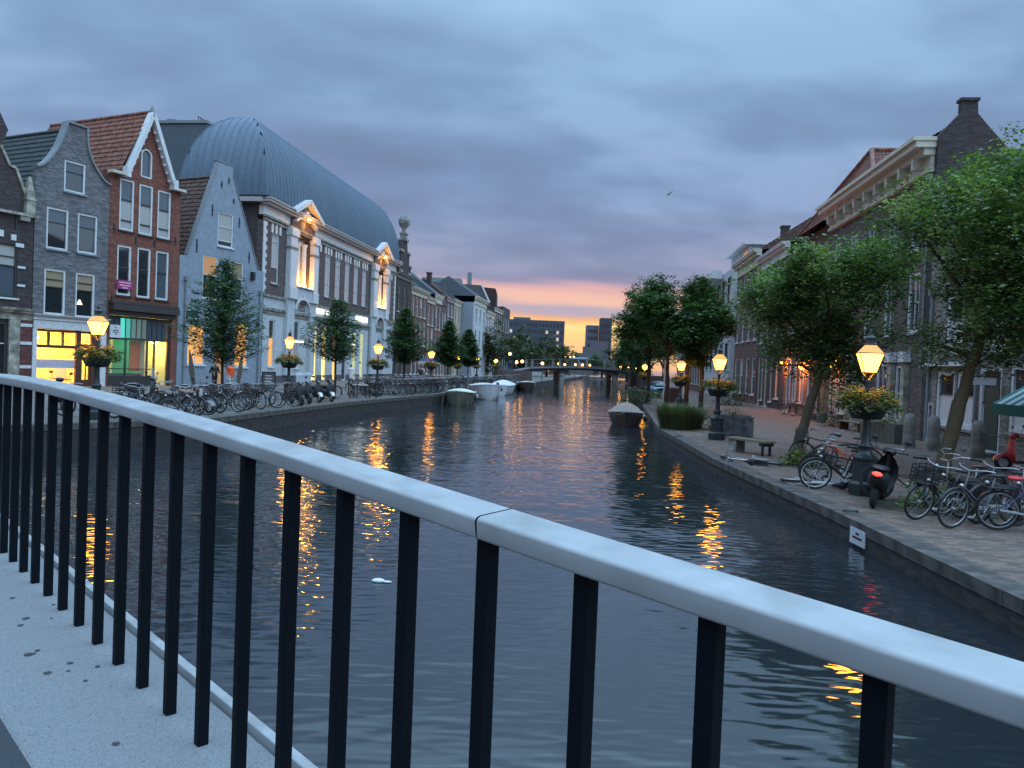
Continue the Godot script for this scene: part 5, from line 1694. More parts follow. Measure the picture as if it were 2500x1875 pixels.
# ---------- street lamps with flower baskets ----------
func make_lamp(label: String, at: Vector3, sd: int, e: float, flowers := true) -> Node3D:
	var t := thing("street_lamp", label, "street lamp", at, 0.12 * sd, "lantern posts with flower baskets along the quays")
	var b := B.new()
	b.facets([Vector2(0.31, 0), Vector2(0.31, 0.24), Vector2(0.27, 0.27), Vector2(0.245, 0.3), Vector2(0.225, 0.72), Vector2(0.25, 0.76), Vector2(0.25, 0.8), Vector2(0.2, 0.84)], 8, Vector3.ZERO, 0.3927)
	part("base", b, M.iron, t)
	var p := B.new()
	p.lathe([Vector2(0.2, 0.84), Vector2(0.13, 0.9), Vector2(0.11, 0.98), Vector2(0.15, 1.02), Vector2(0.15, 1.06), Vector2(0.1, 1.1), Vector2(0.075, 1.3), Vector2(0.07, 1.9), Vector2(0.05, 2.35), Vector2(0.06, 2.38), Vector2(0.06, 2.44), Vector2(0.03, 2.46)], 14)
	part("post", p, M.iron, t)
	var k := B.new()
	k.lathe([Vector2(0.06, 1.6), Vector2(0.3, 1.62), Vector2(0.42, 1.86), Vector2(0.44, 1.88), Vector2(0.40, 1.87), Vector2(0.05, 1.82)], 16)
	part("basket", k, M.black, t)
	if flowers:
		var r := RandomNumberGenerator.new()
		r.seed = sd * 13 + 1
		var cen: Array = []; var red: Array = []
		for i in 130:
			var a := r.randf() * TAU
			var rr := 0.12 + sqrt(r.randf()) * 0.5
			var c := Vector3(cos(a) * rr, 1.98 + 0.2 * (1 - rr) + r.randfn() * 0.06 - maxf(0, rr - 0.45) * 1.1, sin(a) * rr)
			if r.randf() < 0.3: red.append(c + Vector3(0, 0.06, 0))
			else: cen.append(c)
		part("foliage", leaf_mesh(sd, cen, 24, 0.12, 0.085, [Color(0.09, 0.13, 0.02), Color(0.06, 0.1, 0.02), Color(0.13, 0.15, 0.03), Color(0.045, 0.075, 0.02)]), M.leaf, t)
		part("flower_bloom", leaf_mesh(sd + 3, red, 12, 0.1, 0.06, [Color(0.35, 0.1, 0.05), Color(0.4, 0.2, 0.04), Color(0.3, 0.08, 0.08), Color(0.45, 0.28, 0.06)]), M.leaf, t)
	# lantern
	var fr := B.new()
	for j in 4:
		var a := PI / 4 + j * PI / 2
		var d := Vector3(cos(a), 0, sin(a))
		var d2 := Vector3(cos(a + PI / 2), 0, sin(a + PI / 2))
		fr.tube(d * 0.175 + Vector3(0, 2.6, 0), d * 0.335 + Vector3(0, 3.0, 0), 0.012, 0.012, 5)
		fr.tube(d * 0.335 + Vector3(0, 3.0, 0), d2 * 0.335 + Vector3(0, 3.0, 0), 0.014, 0.014, 5)
		fr.tube(d * 0.175 + Vector3(0, 2.6, 0), d2 * 0.175 + Vector3(0, 2.6, 0), 0.012, 0.012, 5)
		fr.tube(d * 0.17 + Vector3(0, 2.6, 0), Vector3(0, 2.42, 0), 0.012, 0.014, 5)
	part("lantern_frame", fr, M.iron, t)
	var gl := B.new()
	gl.facets([Vector2(0.165, 0.0), Vector2(0.322, 0.395)], 4)
	part("lantern_glass", gl, M.lamp_glass, t, Vector3(0, 2.602, 0))
	var cr := B.new()
	cr.facets([Vector2(0.322, 0.0), Vector2(0.14, 0.17)], 4)
	part("lantern_crown_glass", cr, M.lamp_crown, t, Vector3(0, 3.006, 0))
	var cp := B.new()
	cp.facets([Vector2(0.17, 3.175), Vector2(0.17, 3.2), Vector2(0.1, 3.24), Vector2(0.1, 3.31), Vector2(0.13, 3.33), Vector2(0.04, 3.39), Vector2(0.03, 3.47), Vector2(0.0, 3.53)], 4)
	part("lantern_cap", cp, M.iron, t)
	lamp_light(Vector3(0, 2.82, 0), e, Color(1.0, 0.56, 0.16), t, 0.05)
	return t

func lamps() -> void:
	var left := [[-12.75, -23.6], [-11.1, -38.2], [-8.12, -46.3], [-7.0, -66.0], [-6.1, -85.0], [-4.9, -105.0], [-2.9, -130.0]]
	var ll := ["left bank lantern post nearest the railing, before the grey house shop", "left bank lantern post before the white hall beside the conical tree", "left bank lantern post at the water edge before the hall's far bay", "left bank lantern post just before the red brick row", "left bank lantern post by the dark conical trees, fifth along", "left bank lantern post far along, before the white row house", "small lantern post farthest down the left bank"]
	for i in left.size():
		make_lamp(ll[i], Vector3(left[i][0], GL, left[i][1]), i + 1, 1.5)
	var rl := [[7.55, -16.3], [7.68, -28.6], [10.4, -47.5], [13.4, -78.0]]
	var lr := ["dark green lantern post among the bicycles on the right quay", "lantern post beside the grey planter box on the right quay", "lantern post under the tree cluster on the right quay", "lantern post far down the right quay near the bridge"]
	for i in rl.size():
		make_lamp(lr[i], Vector3(rl[i][0], GR, rl[i][1]), i + 11, 1.5)

func trees() -> void:
	var tr := [Vector3.ZERO, Vector3(0.22, 1.0, 0), Vector3(0.5, 2.3, 0.05), Vector3(0.72, 3.3, 0.1), Vector3(0.9, 4.3, 0)]
	broad_tree("street_tree", "largest leafy tree with bent trunk beside the parked bicycles, right edge", Vector3(11.0, GR, -19.6), tr, 0.2, Vector3(1.5, 5.75, 0.2), Vector3(3.3, 3.25, 2.9), 101, 26, 60, 50, 0.12, LIME)
	tr = [Vector3.ZERO, Vector3(0.3, 1.2, 0), Vector3(0.62, 2.4, 0), Vector3(0.8, 3.3, 0)]
	broad_tree("street_tree", "leafy tree with leaning mossy trunk beside the orange bicycle", Vector3(8.72, GR, -23.5), tr, 0.17, Vector3(0.75, 4.85, -0.2), Vector3(2.75, 2.7, 2.5), 205, 21, 60, 46, 0.12, LIME)
	tr = [Vector3.ZERO, Vector3(0.05, 1.5, 0), Vector3(0.0, 3.2, 0), Vector3(0.1, 4.6, 0)]
	var spots := [[10.2, -50.8, 2.7, 3.1, 6.0], [11.1, -49.0, 2.6, 2.8, 5.6], [11.9, -48.4, 2.3, 2.6, 5.2], [10.6, -60.0, 2.8, 3.2, 6.2], [12.4, -70.0, 2.9, 3.2, 5.8], [13.6, -84.0, 3.0, 3.2, 5.4], [15.2, -99.0, 3.2, 3.2, 5.2]]
	var lb := ["dark green tree with a tall uneven crown leftmost of the clustered quay trees", "middle trunk of the clustered quay trees beside the ornamental grass", "right trunk of the clustered quay trees behind the lantern post", "tree behind the clustered quay trees, next down the right bank", "tree on the right bank before the blue car", "tree on the right bank half way to the far bridge", "tree at the right end of the far bridge"]
	for i in spots.size():
		var s: Array = spots[i]
		broad_tree("quay_tree", lb[i], Vector3(s[0], GR, s[1]), tr, 0.17, Vector3(0.1, s[4], 0), Vector3(s[2], s[3], s[2]), 300 + i * 7, 15, 46 if i < 4 else 30, 34 if i < 4 else 24, 0.2 if i < 4 else 0.26, DEEP, "", M.bark_dark)
	# conical trees on the left bank
	cone_tree("conical_tree", "largest conical tree standing before the pale gabled house", Vector3(-12.45, GL, -33.0), 1.7, 4.4, 2.15, 41, 0.1, "conical trees along the left quay")
	cone_tree("conical_tree", "conical tree before the yellow lit doors of the hall", Vector3(-9.45, GL, -41.0), 1.95, 3.3, 1.95, 47, 0.11, "conical trees along the left quay")
	cone_tree("conical_tree", "conical tree at the far end of the white hall", Vector3(-7.75, GL, -55.0), 2.0, 3.9, 1.85, 53, 0.13, "conical trees along the left quay")
	cone_tree("conical_tree", "dark conical tree before the red brick row houses", Vector3(-6.4, GL, -76.0), 1.9, 4.4, 1.9, 59, 0.16, "conical trees along the left quay")
	cone_tree("conical_tree", "dark conical tree before the white row house", Vector3(-5.7, GL, -98.0), 1.9, 4.6, 2.0, 61, 0.2, "conical trees along the left quay")
	# trees round the canal end
	var far := [[-3.0, -150, 5.5, 5.0, 6.0], [2.0, -165, 6.0, 5.0, 6.0], [8.0, -180, 6.0, 5.0, 6.2], [11.5, -200, 5.0, 4.5, 5.4], [26.0, -175, 5.5, 4.6, 5.0], [29.5, -165, 6.0, 5.5, 6.5], [24.5, -140, 5.0, 5.0, 6.0], [33.0, -190, 7.0, 7.0, 9.0], [41.0, -210, 7.0, 7.0, 9.5], [19.5, -118, 4.0, 4.4, 5.4], [25.0, -215, 5.0, 4.0, 4.6], [-9.0, -190, 6.0, 6.0, 7.0], [36.0, -150, 7.0, 6.0, 8.0]]
	var fl := ["leftmost dusky tree beyond the end of the left row", "dusky tree left of the far bridge, before the office block", "dusky tree before the right half of the office block", "small dusky tree at the left canal end", "low dusky tree right of the canal end", "dusky tree right of the far bridge", "dusky tree close behind the right end of the far bridge", "tall dusky tree beside the dark tower", "tallest dusky tree right of the towers", "dusky tree just past the right quay trees", "small low tree before the stepped block", "dusky tree behind the last left bank house", "broad dusky tree behind the right bank trees"]
	for i in far.size():
		var s: Array = far[i]
		broad_tree("far_tree", fl[i], Vector3(s[0], 0.4, s[1]), [Vector3.ZERO, Vector3(0, 2, 0), Vector3(0, 4, 0)], 0.3, Vector3(0, s[4], 0), Vector3(s[2], s[3], s[2]), 500 + i * 11, 14, 18, 14, 0.55, DUSKY if i < 5 else DEEP, "", M.bark_dark)

# ---------- bicycles ----------
func make_wheel(t: Node3D, c: Vector3, R: float, rim: Material) -> void:
	var ty := B.new()
	ty.torus(Vector3.ZERO, R - 0.02, 0.021, 26, 6)
	var w := part("wheel", ty, M.rubber, t, c)
	var rb := B.new()
	rb.torus(Vector3.ZERO, R - 0.05, 0.011, 24, 4)
	for i in 14:
		var a := TAU * i / 14
		rb.tube(Vector3(0, 0, 0.02 if i % 2 else -0.02), Vector3(cos(a), sin(a), 0) * (R - 0.05), 0.0028, 0.0028, 3)
	rb.tube(Vector3(0, 0, -0.04), Vector3(0, 0, 0.04), 0.02, 0.02, 6)
	part("rim", rb, rim, w)

func make_bike(label: String, fm: Material, o := {}) -> Node3D:
	var t := thing("bicycle", label, "bicycle", Vector3.ZERO, 0, o.get("group", ""))
	var R := 0.345
	make_wheel(t, Vector3(-0.53, R, 0), R, o.get("rim", M.steel))
	make_wheel(t, Vector3(0.56, R, 0), R, o.get("rim", M.steel))
	var f := B.new()
	var bb := Vector3(-0.05, 0.28, 0); var seat := Vector3(-0.2, 0.72, 0); var head := Vector3(0.38, 0.82, 0); var hd2 := Vector3(0.42, 0.66, 0)
	f.tube(bb, seat, 0.017, 0.017, 7)
	f.tube(bb, hd2, 0.02, 0.02, 7)
	if o.get("step", true):
		f.path([bb.lerp(seat, 0.45), Vector3(0.12, 0.5, 0), hd2 + Vector3(0, 0.06, 0)], [0.016, 0.016, 0.016], 7)
	else:
		f.tube(seat - Vector3(0, 0.03, 0), head - Vector3(0, 0.02, 0), 0.017, 0.017, 7)
	f.tube(hd2, head, 0.021, 0.021, 7)
	for s in [-0.055, 0.055]:
		f.tube(bb + Vector3(0, 0, s * 0.5), Vector3(-0.53, R, s), 0.01, 0.009, 5)
		f.tube(seat + Vector3(0.01, -0.06, s * 0.4), Vector3(-0.53, R, s), 0.009, 0.008, 5)
		f.path([hd2 + Vector3(0.01, -0.04, s * 0.7), Vector3(0.46, 0.56, s), Vector3(0.56, R, s)], [0.013, 0.012, 0.009], 6)
	part("frame", f, fm, t)
	for c in [[-0.53, -0.35, 2.9], [0.56, 0.5, 2.7]]:
		var mg := B.new()
		var rows: Array = []
		for i in 13:
			var a: float = c[1] + (c[2] - c[1]) * i / 12.0
			var d := Vector3(cos(a), sin(a), 0) * (R + 0.028)
			rows.append(PackedVector3Array([Vector3(c[0], R, -0.028) + d * 0.985, Vector3(c[0], R, 0) + d, Vector3(c[0], R, 0.028) + d * 0.985]))
		mg.grid(rows)
		part("mudguard", mg, o.get("guard", M.black) if c[0] < 0 else M.black, t)
	var h := B.new()
	h.tube(head, head + Vector3(-0.03, 0.17, 0), 0.013, 0.013, 6)
	var hb := head + Vector3(-0.03, 0.18, 0)
	h.path([hb + Vector3(-0.2, 0.04, -0.3), hb + Vector3(-0.06, 0.06, -0.27), hb + Vector3(0.02, 0.03, -0.14), hb, hb + Vector3(0.02, 0.03, 0.14), hb + Vector3(-0.06, 0.06, 0.27), hb + Vector3(-0.2, 0.04, 0.3)], [0.015, 0.012, 0.012, 0.013, 0.012, 0.012, 0.015], 6)
	part("handlebar", h, M.steel, t)
	var s := B.new()
	s.tube(seat, seat + Vector3(-0.04, 0.16, 0), 0.013, 0.013, 6)
	part("seat_post", s, M.steel, t)
	var sd := B.new()
	var rows: Array = []
	for q in [[-0.19, 0.02, 0.01], [-0.17, 0.085, 0.035], [-0.08, 0.09, 0.04], [0.02, 0.045, 0.03], [0.1, 0.022, 0.025], [0.12, 0.005, 0.01]]:
		var rw := PackedVector3Array()
		for i in 9:
			var a := TAU * (i % 8) / 8
			rw.append(seat + Vector3(-0.04 + q[0], 0.19 + sin(a) * q[2], -cos(a) * q[1]))
		rows.append(rw)
	sd.grid(rows)
	part("saddle", sd, o.get("saddle", M.black), t)
	var rk := B.new()
	for z in [-0.06, 0.06]:
		rk.tube(Vector3(-0.2, 0.74, z), Vector3(-0.75, 0.72, z), 0.007, 0.007, 4); rk.tube(Vector3(-0.53, R, z), Vector3(-0.6, 0.72, z), 0.006, 0.006, 4)
	rk.box(Vector3(-0.5, 0.728, 0), Vector3(0.4, 0.008, 0.13))
	part("luggage_rack", rk, M.black, t)
	var cg := B.new()
	cg.torus(bb, 0.09, 0.008, 16, 4)
	cg.tube(bb + Vector3(0, 0, 0.05), bb + Vector3(0.1, -0.13, 0.06), 0.01, 0.01, 5); cg.tube(bb + Vector3(0, 0, -0.05), bb + Vector3(-0.1, 0.13, -0.06), 0.01, 0.01, 5)
	cg.box(bb + Vector3(0.1, -0.13, 0.1), Vector3(0.09, 0.02, 0.08)); cg.box(bb + Vector3(-0.1, 0.13, -0.1), Vector3(0.09, 0.02, 0.08))
	cg.bar(bb + Vector3(0, 0.03, 0.05), Vector3(-0.53, R + 0.02, 0.05), 0.02, 0.09, Vector3(0, 0, 1))
	part("crank", cg, M.alu, t)
	var li := B.new()
	li.ball(Vector3(0.47, 0.74, 0), Vector3(0.04, 0.04, 0.04), 8, 5)
	part("headlight", li, M.steel, t)
	if o.has("basket"):
		var k := B.new()
		var c := Vector3(0.58, 0.86, 0)
		for i in 5:
			k.box(c + Vector3(0, -0.14 + i * 0.07, 0.16), Vector3(0.32, 0.018, 0.012)); k.box(c + Vector3(0, -0.14 + i * 0.07, -0.16), Vector3(0.32, 0.018, 0.012))
			k.box(c + Vector3(0.16, -0.14 + i * 0.07, 0), Vector3(0.012, 0.018, 0.32)); k.box(c + Vector3(-0.16, -0.14 + i * 0.07, 0), Vector3(0.012, 0.018, 0.32))
		for x in [-0.16, 0, 0.16]:
			for z in [-0.16, 0.16]: k.box(c + Vector3(x, 0, z), Vector3(0.014, 0.3, 0.014))
		k.box(c + Vector3(0, -0.15, 0), Vector3(0.32, 0.01, 0.32))
		part("front_carrier", k, o.basket, t)
	if o.has("bag"):
		var k := B.new()
		k.box(Vector3(-0.55, 0.55, 0.14), Vector3(0.38, 0.32, 0.14)); k.box(Vector3(-0.55, 0.55, -0.14), Vector3(0.38, 0.32, 0.14))
		part("pannier", k, o.bag, t)
	return t

func lean(o: Node3D, deg: float) -> Node3D:
	o.rotation = Basis(Vector3.UP, o.rotation.y).rotated(Basis(Vector3.UP, o.rotation.y).x, deg_to_rad(deg)).get_euler()
	return o

func bikes() -> void:
	var grp := "bicycles parked in the crowded rows along the left quay"
	var gl := "bicycle parked in the crowded row along the left quay"
	var fr := [M.black, mat(Color(0.05, 0.06, 0.09), 0.4), mat(Color(0.2, 0.2, 0.21), 0.4), mat(Color(0.03, 0.06, 0.05), 0.4), mat(Color(0.16, 0.03, 0.03), 0.4)]
	var protos: Array = []
	for i in 5:
		var o := {step = i % 2 == 0, group = grp, rim = M.steel if i != 3 else M.black}
		if i == 1: o.basket = M.dark_wood
		if i == 3: o.bag = M.black
		protos.append(make_bike(gl, fr[i], o))
	var used := [false, false, false, false, false]
	var put := func(x: float, z: float, yaw: float, label: String, g: String) -> void:
		var k := rng.randi() % 5
		var o: Node3D
		if not used[k]:
			used[k] = true
			o = protos[k]
			o.position = Vector3(x, GL, z); o.rotation.y = yaw
			tag(o, label, "", g)
		else:
			o = dup(protos[k], Vector3(x, GL, z), yaw, label, g)
		lean(o, (rng.randf() - 0.5) * 14.0)
	# first stretch, loose row between the railing and the hall
	var z := -24.2
	while z > -33.6:
		var e := along(edge_l, z)
		put.call(e.x - 1.15 - rng.randf() * 0.6, z, -0.7 + rng.randf() * 1.3, "bicycle parked by the water before the pale and red houses", "bicycles in the loose rows before the left bank houses")
		if rng.randf() < 0.85:
			put.call(e.x - 2.8 - rng.randf() * 0.9, z - 0.2, 2.5 + rng.randf() * 1.3, "bicycle parked by the water before the pale and red houses", "bicycles in the loose rows before the left bank houses")
		z -= 0.62 + rng.randf() * 0.2
	for q in [[-9.7, -41.5, 1.2], [-9.3, -45.0, 1.5], [-9.5, -47.6, 1.2]]:
		put.call(q[0], q[1], q[2], "bicycle standing near the tables and lantern before the hall", "bicycles near the tables before the hall")
	z = -48.0
	while z > -104.0:
		var e := along(edge_l, z)
		var d := 0.42 if z > -62 else 0.75 if z > -80 else 1.3
		put.call(e.x - 1.2 - rng.randf() * 0.6, z, -0.55 + rng.randf() * 1.0, gl, grp)
		if z > -80:
			put.call(e.x - 3.0 - rng.randf() * 0.7, z - 0.15, 2.6 + rng.randf() * 1.0, gl, grp)
		z -= d + rng.randf() * 0.14
	# right quay, each with a look of its own
	var b1 := make_bike("black bicycle with tall wire front carrier leaning at the tree trunk", M.black, {step = false, basket = M.black, guard = M.black})
	b1.position = Vector3(8.55, GR, -20.9); b1.rotation.y = 2.75; lean(b1, 8)
	var og := mat(Color(0.55, 0.1, 0.02), 0.45)
	var b2 := make_bike("orange framed bicycle with orange rear mudguard behind the black carrier bicycle", og, {step = true, guard = og})
	b2.position = Vector3(8.9, GR, -20.2); b2.rotation.y = 2.6; lean(b2, -5)
	var b3 := make_bike("black bicycle with white rimmed front wheel leaning on the lantern post", M.black, {step = false, rim = M.white})
	b3.position = Vector3(7.28, GR, -16.75); b3.rotation.y = 2.95; lean(b3, -9)
	var b4 := make_bike("thin wheeled dark bicycle just behind the black bicycle at the lantern", M.brick_dark, {step = true, rim = M.dark_wood})
	b4.position = Vector3(7.5, GR, -17.35); b4.rotation.y = 2.8; lean(b4, 6)
	var b5 := make_bike("white bicycle lying flat on the paving beside the tree pit", M.white, {step = false, rim = M.white})
	b5.position = Vector3(7.2, GR + 0.06, -17.75); b5.rotation = Vector3(-PI / 2 + 0.06, 2.9, 0)
	var b6 := make_bike("dark bicycle with black panniers and long silver handlebar before the big tree", M.black, {step = true, bag = M.black, basket = M.black})
	b6.position = Vector3(7.75, GR, -13.75); b6.rotation.y = 3.5; lean(b6, -12)
	var b7 := make_bike("silver wheeled grey bicycle with headlight in front of the tree pit", mat(Color(0.09, 0.09, 0.1), 0.4), {step = true, guard = M.lead})
	b7.position = Vector3(8.0, GR, -13.05); b7.rotation.y = 3.45; lean(b7, -7)
	var b8 := make_bike("violet blue bicycle with red saddle at the right edge of the photo", mat(Color(0.09, 0.09, 0.2), 0.4), {step = true, saddle = mat(Color(0.5, 0.02, 0.03), 0.5)})
	b8.position = Vector3(8.75, GR, -12.75); b8.rotation.y = -0.25; lean(b8, 6)
	var b9 := make_bike("brown bicycle against the big tree behind the silver wheeled one", mat(Color(0.1, 0.07, 0.04), 0.5), {step = false, saddle = M.brown_wood})
	b9.position = Vector3(8.55, GR, -14.2); b9.rotation.y = 3.3; lean(b9, 9)
	var more := [[8.1, -15.6, 3.0, 5, "black bicycle directly behind the black scooter"], [8.75, -13.6, 3.5, -6, "dark bicycle squeezed between the tree pit and the silver wheeled one"], [9.4, -13.4, 3.3, 7, "dark bicycle behind the red saddled one by the big tree"], [9.3, -15.8, 2.9, -7, "dark bicycle standing on the house side of the big tree pit"], [7.9, -18.2, 2.7, 6, "dark bicycle between the lantern post and the orange bicycle"], [9.6, -12.3, 3.6, 5, "dark bicycle cut off by the right edge of the photo"]]
	for q in more:
		var c := dup(b4, Vector3(q[0], GR, q[1]), q[2], q[4])
		lean(c, q[3])
	var w := make_bike("fallen silver bicycle lying beside the low bench", M.alu, {step = true})
	w.position = Vector3(7.0, GR + 0.06, -21.6); w.rotation = Vector3(-PI / 2 + 0.05, 2.3, 0)
	for q in [[17.6, -48.9, 1.9], [18.1, -49.4, 2.1]]:
		var c := make_bike("dark bicycle parked at the orange lit house wall" if q[0] < 18 else "second dark bicycle at the orange lit house wall", M.black, {step = true})
		c.position = Vector3(q[0], GR, q[1]); c.rotation.y = q[2]
	for q in [[10.0, -64.0], [10.9, -66.5]]:
		var c := make_bike("bicycle by the water edge past the right boat" if q[1] > -65 else "bicycle beside the hedge past the right boat", M.black, {step = true})
		c.position = Vector3(q[0], GR, q[1]); c.rotation.y = 2.8

# ---------- scooters ----------
func ring(ce: Vector3, w: float, h: float, k := 12, sq := 0.7) -> PackedVector3Array:
	var r := PackedVector3Array()
	for i in k + 1:
		var a := TAU * (i % k) / k
		var c := cos(a); var s := sin(a)
		r.append(ce + Vector3(0, signf(s) * pow(absf(s), sq) * h, -signf(c) * pow(absf(c), sq) * w))
	return r

func make_scooter(label: String, body: Material, o := {}) -> Node3D:
	var t := thing("scooter", label, "scooter", Vector3.ZERO, 0, o.get("group", ""))
	for x in [-0.62, 0.66]:
		var ty := B.new()
		ty.torus(Vector3.ZERO, 0.185, 0.06, 22, 8)
		var w := part("wheel", ty, M.rubber, t, Vector3(x, 0.245, 0))
		var rb := B.new()
		rb.torus(Vector3.ZERO, 0.125, 0.022, 18, 6)
		for i in 5:
			var a := TAU * i / 5
			rb.bar(Vector3.ZERO, Vector3(cos(a), sin(a), 0) * 0.125, 0.035, 0.05, Vector3(0, 0, 1))
		rb.tube(Vector3(0, 0, -0.05), Vector3(0, 0, 0.05), 0.035, 0.035, 8)
		part("rim", rb, o.get("rim", M.alu), w)
	var rear := B.new()
	rear.grid([ring(Vector3(-0.98, 0.66, 0), 0.03, 0.03), ring(Vector3(-0.94, 0.62, 0), 0.11, 0.1), ring(Vector3(-0.75, 0.58, 0), 0.17, 0.17), ring(Vector3(-0.5, 0.54, 0), 0.19, 0.2), ring(Vector3(-0.25, 0.48, 0), 0.17, 0.2), ring(Vector3(-0.12, 0.42, 0), 0.12, 0.18), ring(Vector3(-0.08, 0.36, 0), 0.04, 0.1)])
	part("rear_body", rear, body, t)
	var fl := B.new()
	fl.box(Vector3(0.1, 0.27, 0), Vector3(0.56, 0.07, 0.3)); fl.box(Vector3(-0.2, 0.3, 0), Vector3(0.3, 0.12, 0.24))
	part("footboard", fl, M.black, t)
	var sh := B.new()
	var rows: Array = []
	for q in [[0.34, 0.26, 0.14], [0.42, 0.36, 0.19], [0.46, 0.55, 0.23], [0.43, 0.75, 0.21], [0.39, 0.9, 0.12], [0.38, 0.96, 0.06]]:
		var rw := PackedVector3Array()
		for i in 9:
			var f := i / 4.0 - 1.0
			rw.append(Vector3(q[0] + 0.1 * (1 - f * f), q[1], -f * q[2]))
		rows.append(rw)
	sh.grid(rows)
	part("leg_shield", sh, body, t)
	var fd := B.new()
	var fr: Array = []
	for i in 9:
		var a := 0.25 + 2.2 * i / 8.0
		var d := Vector3(cos(a), sin(a), 0)
		var c := Vector3(0.66, 0.245, 0) + d * 0.275
		fr.append(PackedVector3Array([c - d * 0.09 + Vector3(0, 0, 0.095), c - d * 0.01 + Vector3(0, 0, 0.08), c, c - d * 0.01 - Vector3(0, 0, 0.08), c - d * 0.09 - Vector3(0, 0, 0.095)]))
	fd.grid(fr)
	part("front_mudguard", fd, o.get("guard", body), t)
	var fk := B.new()
	fk.tube(Vector3(0.66, 0.245, 0.09), Vector3(0.44, 0.8, 0.03), 0.025, 0.03, 7); fk.tube(Vector3(0.44, 0.6, 0), Vector3(0.35, 1.02, 0), 0.035, 0.03, 8)
	part("fork", fk, M.black, t)
	var st := B.new()
	st.grid([ring(Vector3(-0.88, 0.79, 0), 0.03, 0.01), ring(Vector3(-0.84, 0.79, 0), 0.13, 0.045), ring(Vector3(-0.55, 0.78, 0), 0.15, 0.06), ring(Vector3(-0.3, 0.74, 0), 0.14, 0.06), ring(Vector3(-0.1, 0.73, 0), 0.09, 0.04), ring(Vector3(-0.06, 0.73, 0), 0.02, 0.01)])
	part("seat", st, o.get("seat", M.black), t)
	var hb := B.new()
	hb.grid([ring(Vector3(0.25, 1.02, 0), 0.05, 0.03), ring(Vector3(0.32, 1.04, 0), 0.13, 0.07), ring(Vector3(0.42, 1.02, 0), 0.11, 0.075), ring(Vector3(0.48, 1.0, 0), 0.05, 0.05)])
	hb.path([Vector3(0.22, 1.06, -0.35), Vector3(0.3, 1.05, -0.15), Vector3(0.3, 1.05, 0.15), Vector3(0.22, 1.06, 0.35)], [0.02, 0.016, 0.016, 0.02], 6)
	part("handlebar", hb, o.get("head", M.black), t)
	var hl := B.new()
	hl.ball(Vector3(0.475, 1.0, 0), Vector3(0.03, 0.055, 0.055), 10, 6)
	part("headlight", hl, M.steel, t)
	var mi := B.new()
	for z in [-0.24, 0.24]:
		mi.tube(Vector3(0.3, 1.06, z), Vector3(0.27, 1.24, z * 1.25), 0.007, 0.007, 5)
		mi.ball(Vector3(0.265, 1.28, z * 1.3), Vector3(0.018, 0.05, 0.07), 10, 5)
	part("mirror", mi, M.black, t)
	var tl := B.new()
	tl.ball(Vector3(-0.95, 0.7, 0), Vector3(0.04, 0.045, 0.09), 8, 5)
	part("tail_light", tl, o.get("tail", mat(Color(0.25, 0.01, 0.01), 0.3)), t)
	if o.has("screen"):
		var ws := B.new()
		ws.grid([PackedVector3Array([Vector3(0.42, 1.05, 0.2), Vector3(0.46, 1.05, 0), Vector3(0.42, 1.05, -0.2)]), PackedVector3Array([Vector3(0.32, 1.45, 0.17), Vector3(0.36, 1.5, 0), Vector3(0.32, 1.45, -0.17)])])
		part("windscreen", ws, M.screen, t)
	return t

func scooters() -> void:
	var s1 := make_scooter("black scooter with grey panels and red light beside the lantern post", M.black, {tail = glow(Color(1, 0.06, 0.03), 2.2), guard = M.alu, rim = M.black})
	s1.position = Vector3(7.3, GR, -15.15); s1.rotation.y = 1.0; lean(s1, 8)
	var red := mat(Color(0.5, 0.012, 0.015), 0.3)
	red.clearcoat_enabled = true
	var s2 := make_scooter("bright red scooter parked under the striped awning", red, {head = red, rim = M.steel})
	s2.position = Vector3(14.75, GR, -21.8); s2.rotation.y = 3.0; lean(s2, 6)
	var s3 := make_scooter("grey retro scooter with pale seat panel, first beside the water on the left", mat(Color(0.3, 0.3, 0.31), 0.35), {seat = mat(Color(0.28, 0.17, 0.12), 0.6)})
	s3.position = Vector3(-11.35, GL, -27.8); s3.rotation.y = -0.5; lean(s3, 6)
	var dk := make_scooter("dark scooter with black rims, leftmost of the four by the hall doors", M.black, {rim = M.lead, screen = true})
	dk.position = Vector3(-9.7, GL, -34.7); dk.rotation.y = -0.95
	dup(dk, Vector3(-9.75, GL, -36.2), -0.95, "dark scooter with windscreen, second of the four by the hall doors")
	var lt := make_scooter("black scooter with white five spoke wheel before the lit hall doors", M.black, {rim = M.white, guard = M.alu})
	lt.position = Vector3(-9.65, GL, -37.7); lt.rotation.y = -0.95
	var l2 := make_scooter("black scooter with grey wheel, rightmost of the four by the hall", M.black, {rim = M.alu, guard = M.alu})
	l2.position = Vector3(-9.35, GL, -38.9); l2.rotation.y = -0.95
	var s6 := dup(dk, Vector3(-15.9, GL, -27.0), 2.3, "dark scooter standing before the lit grey house shop window")
	var s7 := dup(dk, Vector3(-15.3, GL, -32.0), -0.3, "dark scooter before the yellow lit shop of the red house")
	lean(s6, 5); lean(s7, -5)

